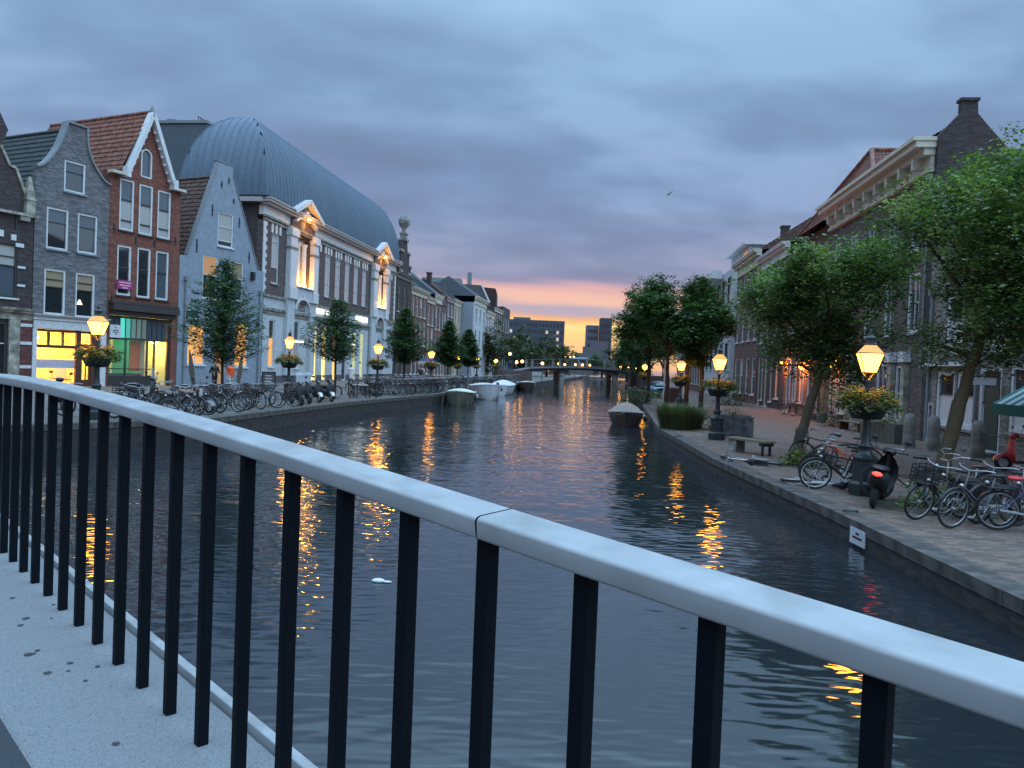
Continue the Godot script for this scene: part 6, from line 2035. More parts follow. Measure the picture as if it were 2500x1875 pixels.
# ---------- boats ----------
func make_boat(label: String, at: Vector3, turn: float, L: float, W: float, H: float, hull: Material, o := {}) -> Node3D:
	var t := thing("boat", label, "boat", at, turn)
	var rows: Array = []; var rim: Array = []; var deck: Array = []
	var n := 16
	for i in n + 1:
		var f := float(i) / n            # 0 stern .. 1 bow
		var x := (f - 0.5) * L
		var w := W / 2 * (0.82 + 0.18 * sin(PI * minf(f * 1.4, 1.0) * 0.5)) * (1.0 if f < 0.45 else sqrt(maxf(0.0, 1.0 - pow((f - 0.45) / 0.55, 2.2))))
		w = maxf(w, 0.015)
		var sheer := H * (1.0 + 0.28 * pow(f, 2.5) + 0.06 * pow(1 - f, 2.0))
		var row := PackedVector3Array()
		for j in 9:
			var a := j / 8.0 * 2.0 - 1.0
			var s := signf(a) * pow(absf(a), 0.42)
			var yy: float = -0.18 + (sheer + 0.18) * pow(absf(a), 2.3)
			row.append(Vector3(x + 0.1 * f * absf(a), yy, -s * w))
		rows.append(row)
		rim.append([Vector3(x + 0.1 * f, sheer, w), Vector3(x + 0.1 * f, sheer, -w)])
	var b := B.new()
	b.grid(rows)
	var st := PackedVector2Array()
	for p in rows[0]: st.append(Vector2(-p.z, p.y))
	var sb := B.new()
	sb.x = Transform3D(Basis(Vector3(0, 0, -1), Vector3.UP, Vector3(1, 0, 0)), Vector3(-L / 2, 0, 0))
	sb.poly(st, 0.0, true)
	b.v.append_array(sb.v); b.n.append_array(sb.n)
	part("hull", b, hull, t)
	var rb := B.new()
	for k in 2:
		var pts: Array = []; var rr: Array = []
		for q in rim:
			pts.append(q[k]); rr.append(0.035)
		rb.path(pts, rr, 6)
	rb.tube(rim[0][0], rim[0][1], 0.03, 0.03, 6)
	part("gunwale", rb, o.get("rim", M.cream), t)
	if o.has("cover"):
		var cb := B.new()
		var cr: Array = []
		var c0: int = o.get("c0", 0); var c1: int = o.get("c1", n)
		for i in range(c0, c1 + 1):
			var q: Array = rim[i]
			var rw := PackedVector3Array()
			var pk: float = o.get("peak", 0.3) * (1.0 - pow(absf((i - c0) / float(c1 - c0) * 2 - 1), 2.5)) + 0.03
			for j in 9:
				var g := j / 8.0
				var p: Vector3 = q[0].lerp(q[1], g)
				rw.append(p + Vector3(0, pk * (1.0 - pow(absf(g * 2 - 1), 1.8)) + 0.03 + 0.02 * sin(i * 1.7), 0) + Vector3(0, -0.06 if j in [0, 8] else 0.0, 0.03 if j == 0 else -0.03 if j == 8 else 0.0))
			cr.append(rw)
		cb.grid(cr)
		part("cover", cb, o.cover, t)
	else:
		var fb := B.new()
		var fr: Array = []
		for i in n + 1: fr.append(PackedVector3Array([rim[i][0] * Vector3(1, 0.35, 0.92), rim[i][1] * Vector3(1, 0.35, 0.92)]))
		fb.grid(fr)
		part("floor", fb, M.wood_grey, t)
	if o.has("cabin"):
		var cb := B.new()
		cb.grid([ring(Vector3(-L * 0.12, H + 0.06, 0), 0.02, 0.02), ring(Vector3(-L * 0.1, H + 0.1, 0), W * 0.3, 0.16), ring(Vector3(L * 0.12, H + 0.12, 0), W * 0.3, 0.17), ring(Vector3(L * 0.3, H + 0.1, 0), W * 0.14, 0.1), ring(Vector3(L * 0.32, H + 0.08, 0), 0.02, 0.02)])
		part("cabin", cb, o.cabin, t)
	for k in 2:
		var fe := B.new()
		var q: Array = rim[5 + k * 5]
		fe.ball(q[1] + Vector3(0, -0.28, -0.1), Vector3(0.08, 0.17, 0.08), 8, 6)
		fe.tube(q[1], q[1] + Vector3(0, -0.14, -0.09), 0.008, 0.008, 4)
		part("fender", fe, M.black if k else M.white, t)
	var ro := B.new()
	var bw: Vector3 = rim[n][0]
	ro.path([bw, bw + Vector3(0.5, -0.12, 0.35), bw + Vector3(1.1, 0.0, 0.9)], [0.012, 0.012, 0.012], 5)
	part("mooring_rope", ro, M.wood, t)
	if o.has("motor"):
		var mb := B.new()
		mb.box(Vector3(-L / 2 - 0.18, H + 0.16, 0), Vector3(0.24, 0.34, 0.22)); mb.box(Vector3(-L / 2 - 0.16, H * 0.4, 0), Vector3(0.12, H + 0.3, 0.1))
		part("outboard_motor", mb, M.black, t)
	return t

func boats() -> void:
	var d := atan2(-(-50.3), 7.52)   # along the left quay, bow away
	make_boat("dark green open boat with a pale cover, first moored boat on the left", Vector3(-3.6, 0, -54.6), d + PI + 0.12, 5.6, 2.1, 0.8, mat(Color(0.085, 0.1, 0.07), 0.4), {cover = mat(Color(0.5, 0.54, 0.46), 0.7), c0 = 2, c1 = 15, peak = 0.2, rim = M.cream})
	make_boat("white motor boat with rounded bow, second moored boat on the left", Vector3(-2.3, 0, -66.0), d + PI + 0.32, 6.4, 2.5, 1.0, M.plaster_white, {cover = mat(Color(0.42, 0.44, 0.46), 0.7), c0 = 1, c1 = 13, peak = 0.2, rim = M.white})
	make_boat("white cabin boat with outboard motor, third moored boat on the left", Vector3(-0.9, 0, -77.0), d, 6.0, 2.3, 0.9, M.plaster_white, {cover = mat(Color(0.5, 0.5, 0.52), 0.6), c0 = 1, c1 = 14, peak = 0.42, motor = true, rim = M.white})
	make_boat("dark sloop with pale deck close to the far bridge", Vector3(1.7, 0, -93.0), d + PI + 0.2, 6.4, 2.2, 0.85, M.dark_wood, {cover = mat(Color(0.45, 0.42, 0.4), 0.7), c0 = 8, c1 = 15, peak = 0.12, rim = M.white})
	make_boat("dark sloop with tan tent cover moored at the right quay", Vector3(6.1, 0, -40.8), -1.71, 4.9, 1.9, 0.62, mat(Color(0.03, 0.022, 0.02), 0.4), {cover = mat(Color(0.2, 0.15, 0.125), 0.8), c0 = 0, c1 = 10, peak = 0.42, rim = M.stone})
	for q in [[-4.75, -52.6], [-4.45, -53.4], [-3.0, -52.2]]:
		var m := thing("mooring_pole", "short pale mooring pole leaning beside the green boat", "pole", Vector3(q[0], -0.3, q[1]), 0, "mooring poles at the green boat")
		var b := B.new()
		b.tube(Vector3.ZERO, Vector3(0.1, 1.0, 0.05), 0.05, 0.05, 8)
		part("pole", b, M.wood_grey, m)

# ---------- people ----------
func make_person(label: String, at: Vector3, turn: float, cols: Dictionary, pose := {}) -> Node3D:
	var t := thing("person", label, "person", at, turn)
	var stride: float = pose.get("stride", 0.06)
	var sw: float = pose.get("swing", 0.08)
	var fw: float = pose.get("bend", 0.0)   # forearm bend
	# joints: facing +x
	var hipL := Vector3(0, 0.92, 0.09); var hipR := Vector3(0, 0.92, -0.09)
	var bones: Array = []
	var add := func(a: Vector3, b: Vector3, ra: float, rb: float, c: Color) -> void: bones.append([a, b, ra, rb, c])
	var shirt: Color = cols.shirt; var leg: Color = cols.legs; var skin: Color = cols.get("skin", Color(0.42, 0.25, 0.17)); var shoe: Color = cols.get("shoe", Color(0.02, 0.02, 0.02))
	for s in [1, -1]:
		var h := hipL if s > 0 else hipR
		var k := Vector3(stride * s * 0.6, 0.5, 0.1 * s); var f := Vector3(stride * s - 0.03, 0.08, 0.1 * s)
		add.call(h, k, 0.095, 0.062, leg)
		add.call(k, f, 0.06, 0.042, leg if not cols.has("bare") else skin)
		add.call(f + Vector3(-0.03, -0.03, 0), f + Vector3(0.15, -0.045, 0.02 * s), 0.042, 0.032, shoe)
		var sh := Vector3(-0.01, 1.42, 0.19 * s); var el := Vector3(-sw * s - 0.02, 1.13, 0.25 * s); var wr := Vector3(-sw * s * 1.4 + 0.08 + fw * 0.2, 0.9 + fw * 0.28, (0.24 - fw * 0.12) * s)
		add.call(sh, el, 0.062, 0.046, shirt)
		add.call(el, wr, 0.042, 0.03, shirt if cols.get("sleeves", true) else skin)
		add.call(wr, wr + Vector3(0.03, -0.09, 0), 0.034, 0.028, skin)
	add.call(Vector3(0, 0.95, 0), Vector3(0.01, 1.12, 0), 0.145, 0.14, shirt)
	add.call(Vector3(0.01, 1.12, 0), Vector3(0, 1.36, 0), 0.145, 0.15, shirt)
	add.call(Vector3(0, 1.38, 0.12), Vector3(0, 1.38, -0.12), 0.1, 0.1, shirt)
	if cols.has("coat"): add.call(Vector3(0, 0.72, 0), Vector3(0, 1.0, 0), 0.17, 0.15, shirt)
	add.call(Vector3(0, 1.44, 0), Vector3(0.02, 1.55, 0), 0.06, 0.055, skin)
	add.call(Vector3(0.02, 1.6, 0), Vector3(0.015, 1.68, 0), 0.078, 0.088, skin)
	add.call(Vector3(0.1, 1.62, 0), Vector3(0.11, 1.6, 0), 0.018, 0.016, skin)
	var cell := 0.03
	var lo := Vector3(-0.45, 0.0, -0.42)
	var n := Vector3i(31, 62, 28)
	var field := PackedFloat32Array(); field.resize(n.x * n.y * n.z); field.fill(1.0)
	var tint := PackedColorArray(); tint.resize(n.x * n.y * n.z)
	var near := PackedFloat32Array(); near.resize(n.x * n.y * n.z); near.fill(9.0)
	for b in bones:
		var a: Vector3 = b[0]; var e: Vector3 = b[1]
		var ra: float = b[2]; var rb: float = b[3]
		var mr := maxf(ra, rb) + 0.08
		var p0 := (a.min(e) - Vector3.ONE * mr - lo) / cell; var p1 := (a.max(e) + Vector3.ONE * mr - lo) / cell
		var ab := e - a
		var l2 := maxf(ab.length_squared(), 1e-6)
		for y in range(maxi(0, int(p0.y)), mini(n.y, int(p1.y) + 2)):
			for z in range(maxi(0, int(p0.z)), mini(n.z, int(p1.z) + 2)):
				for x in range(maxi(0, int(p0.x)), mini(n.x, int(p1.x) + 2)):
					var p := lo + Vector3(x, y, z) * cell
					var f := clampf((p - a).dot(ab) / l2, 0, 1)
					var d := p.distance_to(a + ab * f) - lerpf(ra, rb, f)
					var i := (y * n.z + z) * n.x + x
					if d < near[i]:
						near[i] = d
						tint[i] = b[4]
					var o := field[i]
					var h := maxf(0.035 - absf(o - d), 0.0) / 0.035
					field[i] = minf(o, d) - h * h * 0.035 * 0.25
	# surface nets
	var vid := PackedInt32Array(); vid.resize(field.size()); vid.fill(-1)
	var vs := PackedVector3Array(); var vc := PackedColorArray(); var vn := PackedVector3Array()
	var sx := 1; var sz := n.x; var sy := n.x * n.z
	for y in n.y - 1:
		for z in n.z - 1:
			for x in n.x - 1:
				var i := y * sy + z * sz + x
				var cnt := 0
				var sum := Vector3.ZERO
				var m := 0
				for c in 8:
					if field[i + (c & 1) * sx + ((c >> 1) & 1) * sz + ((c >> 2) & 1) * sy] < 0: m |= 1 << c
				if m == 0 or m == 255: continue
				for c in 8:
					for ax in [1, 2, 4]:
						if c & ax: continue
						var c2: int = c | ax
						if ((m >> c) & 1) == ((m >> c2) & 1): continue
						var fa := field[i + (c & 1) * sx + ((c >> 1) & 1) * sz + ((c >> 2) & 1) * sy]; var fb := field[i + (c2 & 1) * sx + ((c2 >> 1) & 1) * sz + ((c2 >> 2) & 1) * sy]
						var q := fa / (fa - fb)
						sum += Vector3(c & 1, (c >> 2) & 1, (c >> 1) & 1).lerp(Vector3(c2 & 1, (c2 >> 2) & 1, (c2 >> 1) & 1), q)
						cnt += 1
				vid[i] = vs.size()
				vs.append(lo + (Vector3(x, y, z) + sum / cnt) * cell)
				vn.append(Vector3(field[i + sx] - field[i], field[i + sy] - field[i], field[i + sz] - field[i]).normalized())
				vc.append(tint[i])
	var bd := B.new()
	bd.coloured = true
	var emit := func(a: int, b: int, c: int, d: int, flip: bool) -> void:
		if a < 0 or b < 0 or c < 0 or d < 0: return
		for tri in [[a, b, c], [a, c, d]]:
			var o: Array = tri if not flip else [tri[0], tri[2], tri[1]]
			bd.col = vc[o[0]]
			bd.t3(vs[o[0]], vs[o[1]], vs[o[2]], vn[o[0]], vn[o[1]], vn[o[2]])
	for y in range(1, n.y - 1):
		for z in range(1, n.z - 1):
			for x in range(1, n.x - 1):
				var i := y * sy + z * sz + x
				var s := field[i] < 0
				if s != (field[i + sx] < 0): emit.call(vid[i - sy - sz], vid[i - sz], vid[i], vid[i - sy], not s)
				if s != (field[i + sy] < 0): emit.call(vid[i - sx - sz], vid[i - sx], vid[i], vid[i - sz], s == false)
				if s != (field[i + sz] < 0): emit.call(vid[i - sx - sy], vid[i - sy], vid[i], vid[i - sx], not s)
	# fingers
	for b in bones:
		if b[4] == skin and absf(b[2] - 0.034) < 1e-4:
			for k in 4:
				bd.col = skin
				bd.tube(b[1] + Vector3((k - 1.5) * 0.016, -0.015, 0), b[1] + Vector3((k - 1.5) * 0.018 + 0.012, -0.075 - 0.01 * (1 if k in [1, 2] else 0), 0), 0.008, 0.006, 5)
			bd.tube(b[0] + Vector3(0.03, -0.02, 0), b[0] + Vector3(0.06, -0.07, 0), 0.009, 0.007, 5)
	part("body", bd, M.paint, t)
	var hr := B.new()
	hr.coloured = true
	hr.col = cols.get("hair", Color(0.012, 0.01, 0.009))
	var hrows: Array = []
	for i in 6:
		var th := PI * 0.5 - i * 0.3
		var row := PackedVector3Array()
		for j in 13:
			var an := -TAU * (j % 12) / 12
			var back := 1.0 - 0.35 * maxf(0, cos(an)) * (i / 5.0)
			row.append(Vector3(0.01 + cos(an) * cos(th) * 0.1 * back, 1.685 + sin(th) * 0.1 * (1.0 if cos(an) < 0.3 or i < 3 else 0.8) - (0.0 if cos(an) > 0 else i * 0.012), sin(an) * cos(th) * 0.095))
		hrows.append(row)
	hr.grid(hrows)
	part("hair", hr, M.paint, t)
	return t

func people() -> void:
	make_person("person in a bright orange shirt and white trousers under the conical tree", Vector3(-15.75, GL, -43.0), -0.3, {shirt = Color(0.72, 0.09, 0.012), legs = Color(0.55, 0.55, 0.56), sleeves = false}, {bend = 0.4})
	make_person("person in black clothes standing left of the orange shirted one", Vector3(-16.75, GL, -43.3), -0.6, {shirt = Color(0.008, 0.008, 0.01), legs = Color(0.008, 0.008, 0.012)}, {bend = 0.8})
	make_person("person in a long white top seen from behind before the hall", Vector3(-12.9, GL, -61.5), 1.9, {shirt = Color(0.6, 0.56, 0.55), legs = Color(0.015, 0.015, 0.02), coat = true}, {stride = 0.12})
	make_person("person in red top and white trousers walking on the right bank", Vector3(18.9, GR, -76.0), 1.4, {shirt = Color(0.2, 0.02, 0.02), legs = Color(0.6, 0.58, 0.58)}, {stride = 0.24, swing = 0.2})
	make_person("person in dark jacket among the bicycles before the red brick row", Vector3(-8.8, GL, -74.0), 1.2, {shirt = Color(0.02, 0.02, 0.025), legs = Color(0.03, 0.03, 0.04)}, {stride = 0.2})
	make_person("person in pale shirt walking under the blue parasol", Vector3(-9.6, GL, -82.0), 1.5, {shirt = Color(0.5, 0.46, 0.4), legs = Color(0.02, 0.02, 0.03)}, {stride = 0.2, swing = 0.15})

# ---------- small street things ----------
func street_things() -> void:
	# right quay
	var pl := thing("planter_box", "large square grey planter box with low plants beside the lantern post", "planter", Vector3(8.75, GR, -29.9), -0.35)
	var pb := B.new()
	for q in [[0, 0.62, 1.3, 0.06], [0, -0.62, 1.3, 0.06]]: pb.box(Vector3(q[0], 0.43, q[1]), Vector3(q[2], 0.86, q[3]))
	for q in [0.62, -0.62]: pb.box(Vector3(q, 0.43, 0), Vector3(0.06, 0.86, 1.18))
	part("box", pb, mat(Color(0.19, 0.19, 0.21), 0.7, T.stain, 0.8), pl)
	slab(pl, "soil", -0.58, 0.7, 0.58, 0.78, -0.58, 0.58, M.soil)
	shrub("planter_shrub", "grey green low shrub growing in the grey planter box", "shrub", Vector3(8.75, GR + 0.75, -29.9), Vector3(0.6, 0.55, 0.55), 71, 60, 0.09, [Color(0.1, 0.12, 0.09), Color(0.07, 0.09, 0.06), Color(0.14, 0.13, 0.1)])
	grass_clump("large tuft of long ornamental grass at the clustered quay trees", Vector3(7.2, GR, -33.2), 1.3, 1.25, 1500, 72, [Color(0.09, 0.11, 0.05), Color(0.12, 0.13, 0.07), Color(0.06, 0.08, 0.035)])
	grass_clump("second tuft of ornamental grass closer to the planter box", Vector3(8.0, GR, -34.4), 1.0, 1.0, 900, 73, [Color(0.07, 0.09, 0.04), Color(0.1, 0.11, 0.05)])
	shrub("round_shrub", "dark round shrub right of the ornamental grass", "shrub", Vector3(8.75, GR, -33.6), Vector3(0.75, 1.0, 0.7), 74, 110, 0.1, [Color(0.05, 0.075, 0.02), Color(0.035, 0.055, 0.02), Color(0.08, 0.09, 0.025)])
	var bn := thing("bench", "low wooden slab bench on dark legs near the fallen bicycle", "bench", Vector3(7.5, GR, -23.95), -1.05)
	for i in 3: slab(bn, "plank", -0.8, 0.4, 0.8, 0.46, -0.24 + i * 0.165, -0.085 + i * 0.165, M.wood)
	slab(bn, "leg", -0.72, 0, -0.4, 0.398, -0.2, 0.2, M.stone)
	for z in [-0.18, 0.14]: slab(bn, "leg", 0.62, 0, 0.68, 0.398, z, z + 0.06, M.black)
	slab(bn, "rail", 0.55, 0.3, 0.75, 0.398, -0.2, 0.22, M.black)
	shrub("tree_pit_plant", "yellow green plants in the pit of the leaning tree", "plant", Vector3(8.15, GR, -21.2), Vector3(0.65, 0.5, 0.5), 75, 70, 0.12, [Color(0.13, 0.18, 0.02), Color(0.1, 0.15, 0.02), Color(0.07, 0.11, 0.02)])
	shrub("tree_pit_plant", "green plants growing in the pit of the biggest tree", "plant", Vector3(8.6, GR, -14.9), Vector3(1.0, 0.5, 0.7), 76, 110, 0.12, [Color(0.09, 0.14, 0.025), Color(0.07, 0.11, 0.02), Color(0.05, 0.085, 0.02)])
	for q in [[8.3, -21.3, 1.1, 0.8], [8.6, -14.9, 1.5, 1.0], [10.9, -19.6, 0.9, 0.8]]:
		var b := B.new()
		b.lathe([Vector2(1, 0.0), Vector2(0.9, 0.012), Vector2(0.0, 0.03)], 24, Vector3(q[0], GR + 0.004, q[1]), q[2], q[3])
		tag(part("tree_pit_soil", b, M.soil, self), "", "", "", "structure")
	# plaque and rings on the quay
	var pq := thing("quay_plaque", "small white plaque fixed to the top of the right quay wall", "plaque", Vector3(5.955, 0.06, -12.95), -PI / 2)
	slab(pq, "plate", -0.28, 0, 0.28, 0.27, 0, 0.02, M.plaster_white)
	for q in [[0.17, 0.12], [0.1, 0.34]]: slab(pq, "plaque_line", -q[1] / 2, q[0], q[1] / 2, q[0] + 0.035, 0.02, 0.024, M.black)
	for q in [[6.25, -13.95], [6.3, -22.4], [6.35, -29.0]]:
		var rg := thing("mooring_ring", "iron mooring ring on the quay edge above the plaque" if q[1] > -15 else "iron mooring ring near the fallen bicycle" if q[1] > -25 else "iron mooring ring near the planter box", "mooring ring", Vector3(q[0], GR + 0.05, q[1]))
		var b := B.new()
		b.x = Transform3D(Basis(Vector3.RIGHT, 1.45), Vector3.ZERO)
		b.torus(Vector3.ZERO, 0.12, 0.016, 18, 6)
		part("ring", b, M.iron, rg)
	# stone bollards and planters before the houses
	for q in [[15.35, -25.2, "stone bollard before the white door"], [14.75, -28.4, "stone bollard left of the arched doorway"], [15.15, -27.5, "stone bollard right of the arched doorway"]]:
		var bo := thing("stone_bollard", q[2], "bollard", Vector3(q[0], GR, q[1]))
		var b := B.new()
		b.lathe([Vector2(0.24, 0), Vector2(0.22, 0.05), Vector2(0.2, 1.0), Vector2(0.19, 1.12), Vector2(0.13, 1.24), Vector2(0.0, 1.28)], 14)
		part("shaft", b, M.stone, bo)
	var rl := thing("iron_rail", "thin iron rail running from the stone bollard past the door", "railing", Vector3(15.35, GR, -25.2))
	var rb := B.new()
	rb.tube(Vector3(0, 0.85, 0), Vector3(-0.45, 0.85, 3.6), 0.022, 0.022, 6)
	part("bar", rb, M.iron, rl)
	var wp := thing("wooden_planter", "long grey wooden planter with grasses before the cream cornice house", "planter", Vector3(14.9, GR, -30.6), -1.2)
	for i in 9: slab(wp, "plank", -0.85 + i * 0.19, 0, -0.67 + i * 0.19, 0.78 + 0.01 * (i % 2), 0.36, 0.4, M.wood_grey)
	slab(wp, "back", -0.85, 0, 0.85, 0.78, -0.4, 0.35, M.wood_grey)
	shrub("planter_grass", "low green plants filling the long wooden planter", "plant", Vector3(14.9, GR + 0.72, -30.6), Vector3(0.8, 0.3, 0.45), 77, 70, 0.1, [Color(0.09, 0.11, 0.03), Color(0.13, 0.13, 0.05), Color(0.3, 0.28, 0.2)])
	var wb := thing("garden_bench", "brown wooden bench with boxes before the brick wall", "bench", Vector3(16.3, GR, -36.6), -1.5)
	slab(wb, "seat", -1.0, 0.4, 1.0, 0.46, -0.25, 0.25, M.wood)
	slab(wb, "backrest", -1.0, 0.55, 1.0, 0.85, -0.3, -0.26, M.wood)
	for x in [-0.9, 0.8]: slab(wb, "leg", x, 0, x + 0.1, 0.398, -0.22, 0.22, M.brown_wood)
	shrub("door_shrub", "leafy dark shrub beside the bench at the white wall", "shrub", Vector3(16.6, GR, -39.6), Vector3(0.8, 2.3, 0.8), 78, 160, 0.12, DEEP)
	shrub("house_shrub", "tall dark shrub at the corner of the orange lit house", "shrub", Vector3(17.6, GR, -62.0), Vector3(1.6, 2.8, 1.6), 79, 220, 0.16, DUSKY)
	shrub("house_shrub", "small shrub in the dark pots by the orange lit house", "shrub", Vector3(17.3, GR + 0.5, -43.4), Vector3(0.5, 1.0, 0.5), 80, 60, 0.1, DUSKY)
	for q in [[17.55, -44.5, 0.24], [17.1, -42.3, 0.32]]:
		var pt := thing("plant_pot", "small dark pot at the orange lit house" if q[2] < 0.3 else "larger dark pot at the orange lit house", "pot", Vector3(q[0], GR, q[1]))
		var b := B.new()
		b.lathe([Vector2(q[2] * 0.7, 0), Vector2(q[2], q[2] * 1.7), Vector2(q[2] * 0.9, q[2] * 1.7), Vector2(0, q[2] * 1.5)], 14)
		part("pot", b, M.plinth, pt)
	var bi := thing("waste_bin", "black litter bin with lid on the right bank before the blue car", "bin", Vector3(12.75, GR, -60.2))
	slab(bi, "body", -0.4, 0.08, 0.4, 1.2, -0.4, 0.4, M.black)
	slab(bi, "lid", -0.44, 1.2, 0.44, 1.32, -0.44, 0.44, M.lead)
	for q in [[12.05, -61.0], [13.6, -61.0]]:
		var wpst := thing("white_post", "slim white post left of the litter bin" if q[0] < 13 else "slim white post right of the litter bin", "post", Vector3(q[0], GR, q[1]))
		var b := B.new()
		b.tube(Vector3.ZERO, Vector3(0, 3.4, 0), 0.06, 0.06, 8)
		part("shaft", b, M.white, wpst)
	shrub("hedge", "dark green hedge before the blue car", "hedge", Vector3(12.6, GR, -72.0), Vector3(2.6, 1.0, 1.0), 81, 200, 0.16, DEEP)
	shrub("quay_shrub", "dark overgrown shrub at the water edge past the right boat", "shrub", Vector3(9.6, GR, -58.0), Vector3(1.4, 1.2, 2.2), 82, 160, 0.16, DUSKY)
	car()
	# left bank
	for q in [[-8.6, -43.6, "dark square table before the conical tree by the hall"], [-9.4, -46.8, "second dark table beside the lantern before the hall"]]:
		var tb := thing("terrace_table", q[2], "table", Vector3(q[0], GL, q[1]), 0.3)
		slab(tb, "tabletop", -0.4, 0.72, 0.4, 0.76, -0.4, 0.4, M.alu)
		for x in [-0.36, 0.32]:
			for z in [-0.36, 0.32]: slab(tb, "leg", x, 0, x + 0.04, 0.718, z, z + 0.04, M.black)
	var ck := 0
	for q in [[-7.9, -43.9, 1.6], [-8.8, -42.8, -1.4], [-8.7, -46.9, 1.4], [-10.1, -46.6, -1.4]]:
		var ch := thing("terrace_chair", ["slatted chair on the water side of the first table", "slatted chair on the hall side of the first table", "slatted chair on the water side of the second table", "slatted chair on the hall side of the second table"][ck], "chair", Vector3(q[0], GL, q[1]), q[2])
		slab(ch, "seat", -0.22, 0.44, 0.22, 0.47, -0.22, 0.22, M.wood_grey)
		for i in 3: slab(ch, "back_slat", -0.22, 0.56 + i * 0.12, 0.22, 0.63 + i * 0.12, -0.24, -0.22, M.wood_grey)
		for x in [-0.22, 0.18]:
			slab(ch, "leg", x, 0, x + 0.04, 0.438, 0.16, 0.2, M.black); slab(ch, "leg", x, 0, x + 0.04, 0.9, -0.22, -0.18, M.black)
		ck += 1
	var sb := thing("menu_board", "black menu board standing before the pale house", "sign board", Vector3(-14.4, GL, -45.5), 0.5)
	var bb := B.new()
	bb.box(Vector3(-0.36, 0.62, 0), Vector3(0.08, 1.24, 0.06)); bb.box(Vector3(0.36, 0.62, 0), Vector3(0.08, 1.24, 0.06)); bb.box(Vector3(0, 1.2, 0), Vector3(0.64, 0.08, 0.06)); bb.box(Vector3(0, 0.25, 0), Vector3(0.64, 0.08, 0.06))
	part("frame", bb, M.black, sb)
	slab(sb, "board", -0.32, 0.29, 0.32, 1.16, -0.01, 0.01, M.plinth)
	for i in 4: slab(sb, "board_line", -0.22, 0.5 + i * 0.16, 0.2 - 0.05 * (i % 2), 0.54 + i * 0.16, 0.01, 0.014, M.white)
	for q in [[-14.25, -40.0, 0.2, "folded grey parasol leaning beside the menu board"], [-14.9, -36.0, -0.25, "folded dark parasol left of the person in black"]]:
		var pa := thing("folded_parasol", q[3], "parasol", Vector3(q[0], GL, q[1]))
		var b := B.new()
		b.path([Vector3(0, 0.7, 0), Vector3(q[2] * 0.4, 1.3, 0), Vector3(q[2] * 0.7, 1.9, 0), Vector3(q[2], 2.3, 0)], [0.09, 0.12, 0.08, 0.02], 10)
		part("canopy", b, M.wood_grey, pa)
		var p := B.new()
		p.tube(Vector3.ZERO, Vector3(q[2] * 0.3, 0.9, 0), 0.025, 0.025, 7)
		part("pole", p, M.black, pa)
	var up := thing("blue_parasol", "open dark blue parasol among the trees of the left bank", "parasol", Vector3(-8.4, GL, -80.0))
	var ub := B.new()
	ub.facets([Vector2(1.5, 2.25), Vector2(0.9, 2.55), Vector2(0.0, 2.85)], 8)
	part("canopy", ub, mat(Color(0.03, 0.05, 0.12), 0.8), up)
	var vb := B.new()
	vb.facets([Vector2(1.5, 2.05), Vector2(1.5, 2.25)], 8)
	part("valance", vb, M.white, up)
	var po := B.new()
	po.tube(Vector3.ZERO, Vector3(0, 2.8, 0), 0.03, 0.03, 8)
	part("pole", po, M.wood_grey, up)
	# drift litter and a gull
	var lit := thing("floating_bag", "crumpled white plastic scrap floating on the near water", "litter", Vector3(-1.62, 0.02, -9.85))
	var lb := B.new()
	lb.ball(Vector3.ZERO, Vector3(0.09, 0.03, 0.05), 10, 6); lb.ball(Vector3(0.12, -0.005, 0.02), Vector3(0.06, 0.015, 0.03), 8, 5)
	part("bag", lb, M.white, lit)
	var gu := thing("gull", "small gull gliding high before the grey clouds", "bird", Vector3(11.5, 16.6, -60.0), 0.6)
	var gb := B.new()
	gb.ball(Vector3.ZERO, Vector3(0.16, 0.05, 0.05), 8, 5)
	for s in [1, -1]:
		gb.grid([PackedVector3Array([Vector3(0.08, 0.02, 0), Vector3(0.06, 0.12, 0.28 * s), Vector3(-0.02, 0.22, 0.52 * s)]), PackedVector3Array([Vector3(-0.06, 0.02, 0), Vector3(-0.05, 0.12, 0.28 * s), Vector3(-0.08, 0.22, 0.54 * s)])])
	part("body", gb, M.lead, gu)

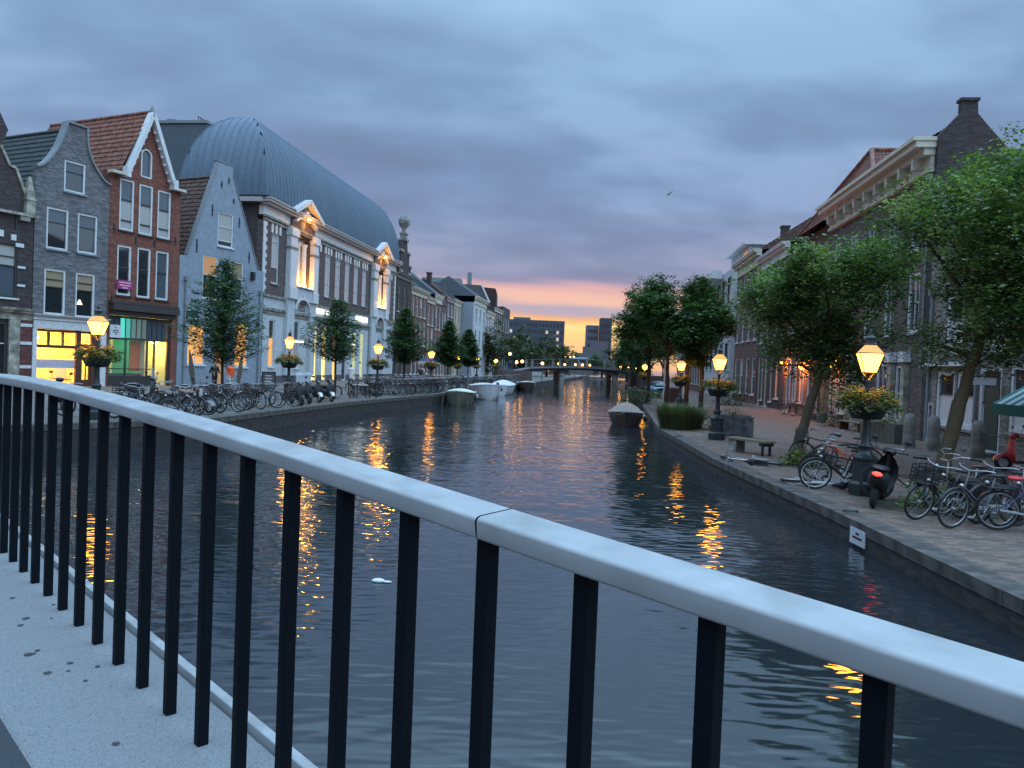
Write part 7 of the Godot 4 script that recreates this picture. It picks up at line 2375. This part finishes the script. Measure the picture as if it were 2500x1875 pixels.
func car() -> void:
	var t := thing("blue_car", "light blue car parked on the right bank behind the trees", "car", Vector3(15.4, GR, -82.0), PI / 2 + 0.1)
	var b := B.new()
	b.grid([ring(Vector3(-2.0, 0.62, 0), 0.5, 0.15), ring(Vector3(-1.95, 0.62, 0), 0.78, 0.26), ring(Vector3(-1.2, 0.66, 0), 0.84, 0.34), ring(Vector3(0.6, 0.66, 0), 0.84, 0.34), ring(Vector3(1.5, 0.62, 0), 0.82, 0.3), ring(Vector3(1.98, 0.56, 0), 0.72, 0.22), ring(Vector3(2.04, 0.55, 0), 0.5, 0.1)])
	part("body", b, mat(Color(0.2, 0.36, 0.5), 0.3), t)
	var c := B.new()
	c.grid([ring(Vector3(-1.9, 0.98, 0), 0.6, 0.05), ring(Vector3(-1.6, 1.15, 0), 0.68, 0.26), ring(Vector3(-0.6, 1.2, 0), 0.68, 0.3), ring(Vector3(0.4, 1.14, 0), 0.66, 0.25), ring(Vector3(1.0, 0.95, 0), 0.62, 0.05)])
	part("windscreen", c, M.glass_blue, t)
	for x in [-1.25, 1.3]:
		for z in [-0.78, 0.78]:
			var w := B.new()
			w.torus(Vector3.ZERO, 0.22, 0.09, 16, 6)
			var wh := part("wheel", w, M.rubber, t, Vector3(x, 0.31, z))
			var r := B.new()
			r.tube(Vector3(0, 0, -0.05), Vector3(0, 0, 0.05), 0.16, 0.16, 10)
			part("rim", r, M.alu, wh)
	for z in [-0.55, 0.55]:
		var h := B.new()
		h.ball(Vector3(1.95, 0.68, z), Vector3(0.06, 0.08, 0.14), 8, 5)
		part("headlight", h, M.steel, t)

func _ready() -> void:
	rng.seed = 20240
	stage()
	materials()
	M.lit_none = M.glass
	M.blind_warm = mat(Color(0.26, 0.2, 0.12), 0.5)
	M.interior = mat(Color(0.78, 0.66, 0.4), 0.8, T.mottle, 0.4)
	M.interior_cool = mat(Color(0.3, 0.42, 0.36), 0.8, T.mottle, 0.4)
	M.blind_sky_pink = mat(Color(0.42, 0.37, 0.36), 0.12)  # white blinds; the pink sky light is put into their colour
	M.mirror = mat(Color(0.05, 0.05, 0.055), 0.03)
	M.mirror.metallic_specular = 0.8
	M.lit_office = glow(Color(1.0, 0.8, 0.6), 0.55)
	M.net_curtain = mat(Color(0.5, 0.5, 0.5), 0.4)
	M.lamp_crown = glow(Color(1.0, 0.5, 0.1), 0.9)
	M.screen = mat(Color(0.8, 0.85, 0.9), 0.08)
	M.screen.albedo_color.a = 0.25
	M.screen.transparency = BaseMaterial3D.TRANSPARENCY_ALPHA
	water()
	quay("left", edge_l, GL, -1.0, M.pave_grey)
	quay("right", edge_r, GR, 1.0, M.pave)
	near_bridge()
	leftmost_house()
	grey_house()
	red_house()
	pale_house()
	concert_hall()
	left_row()
	right_row()
	far_end()
	lamps()
	trees()
	boats()
	scooters()
	bikes()
	people()
	street_things()
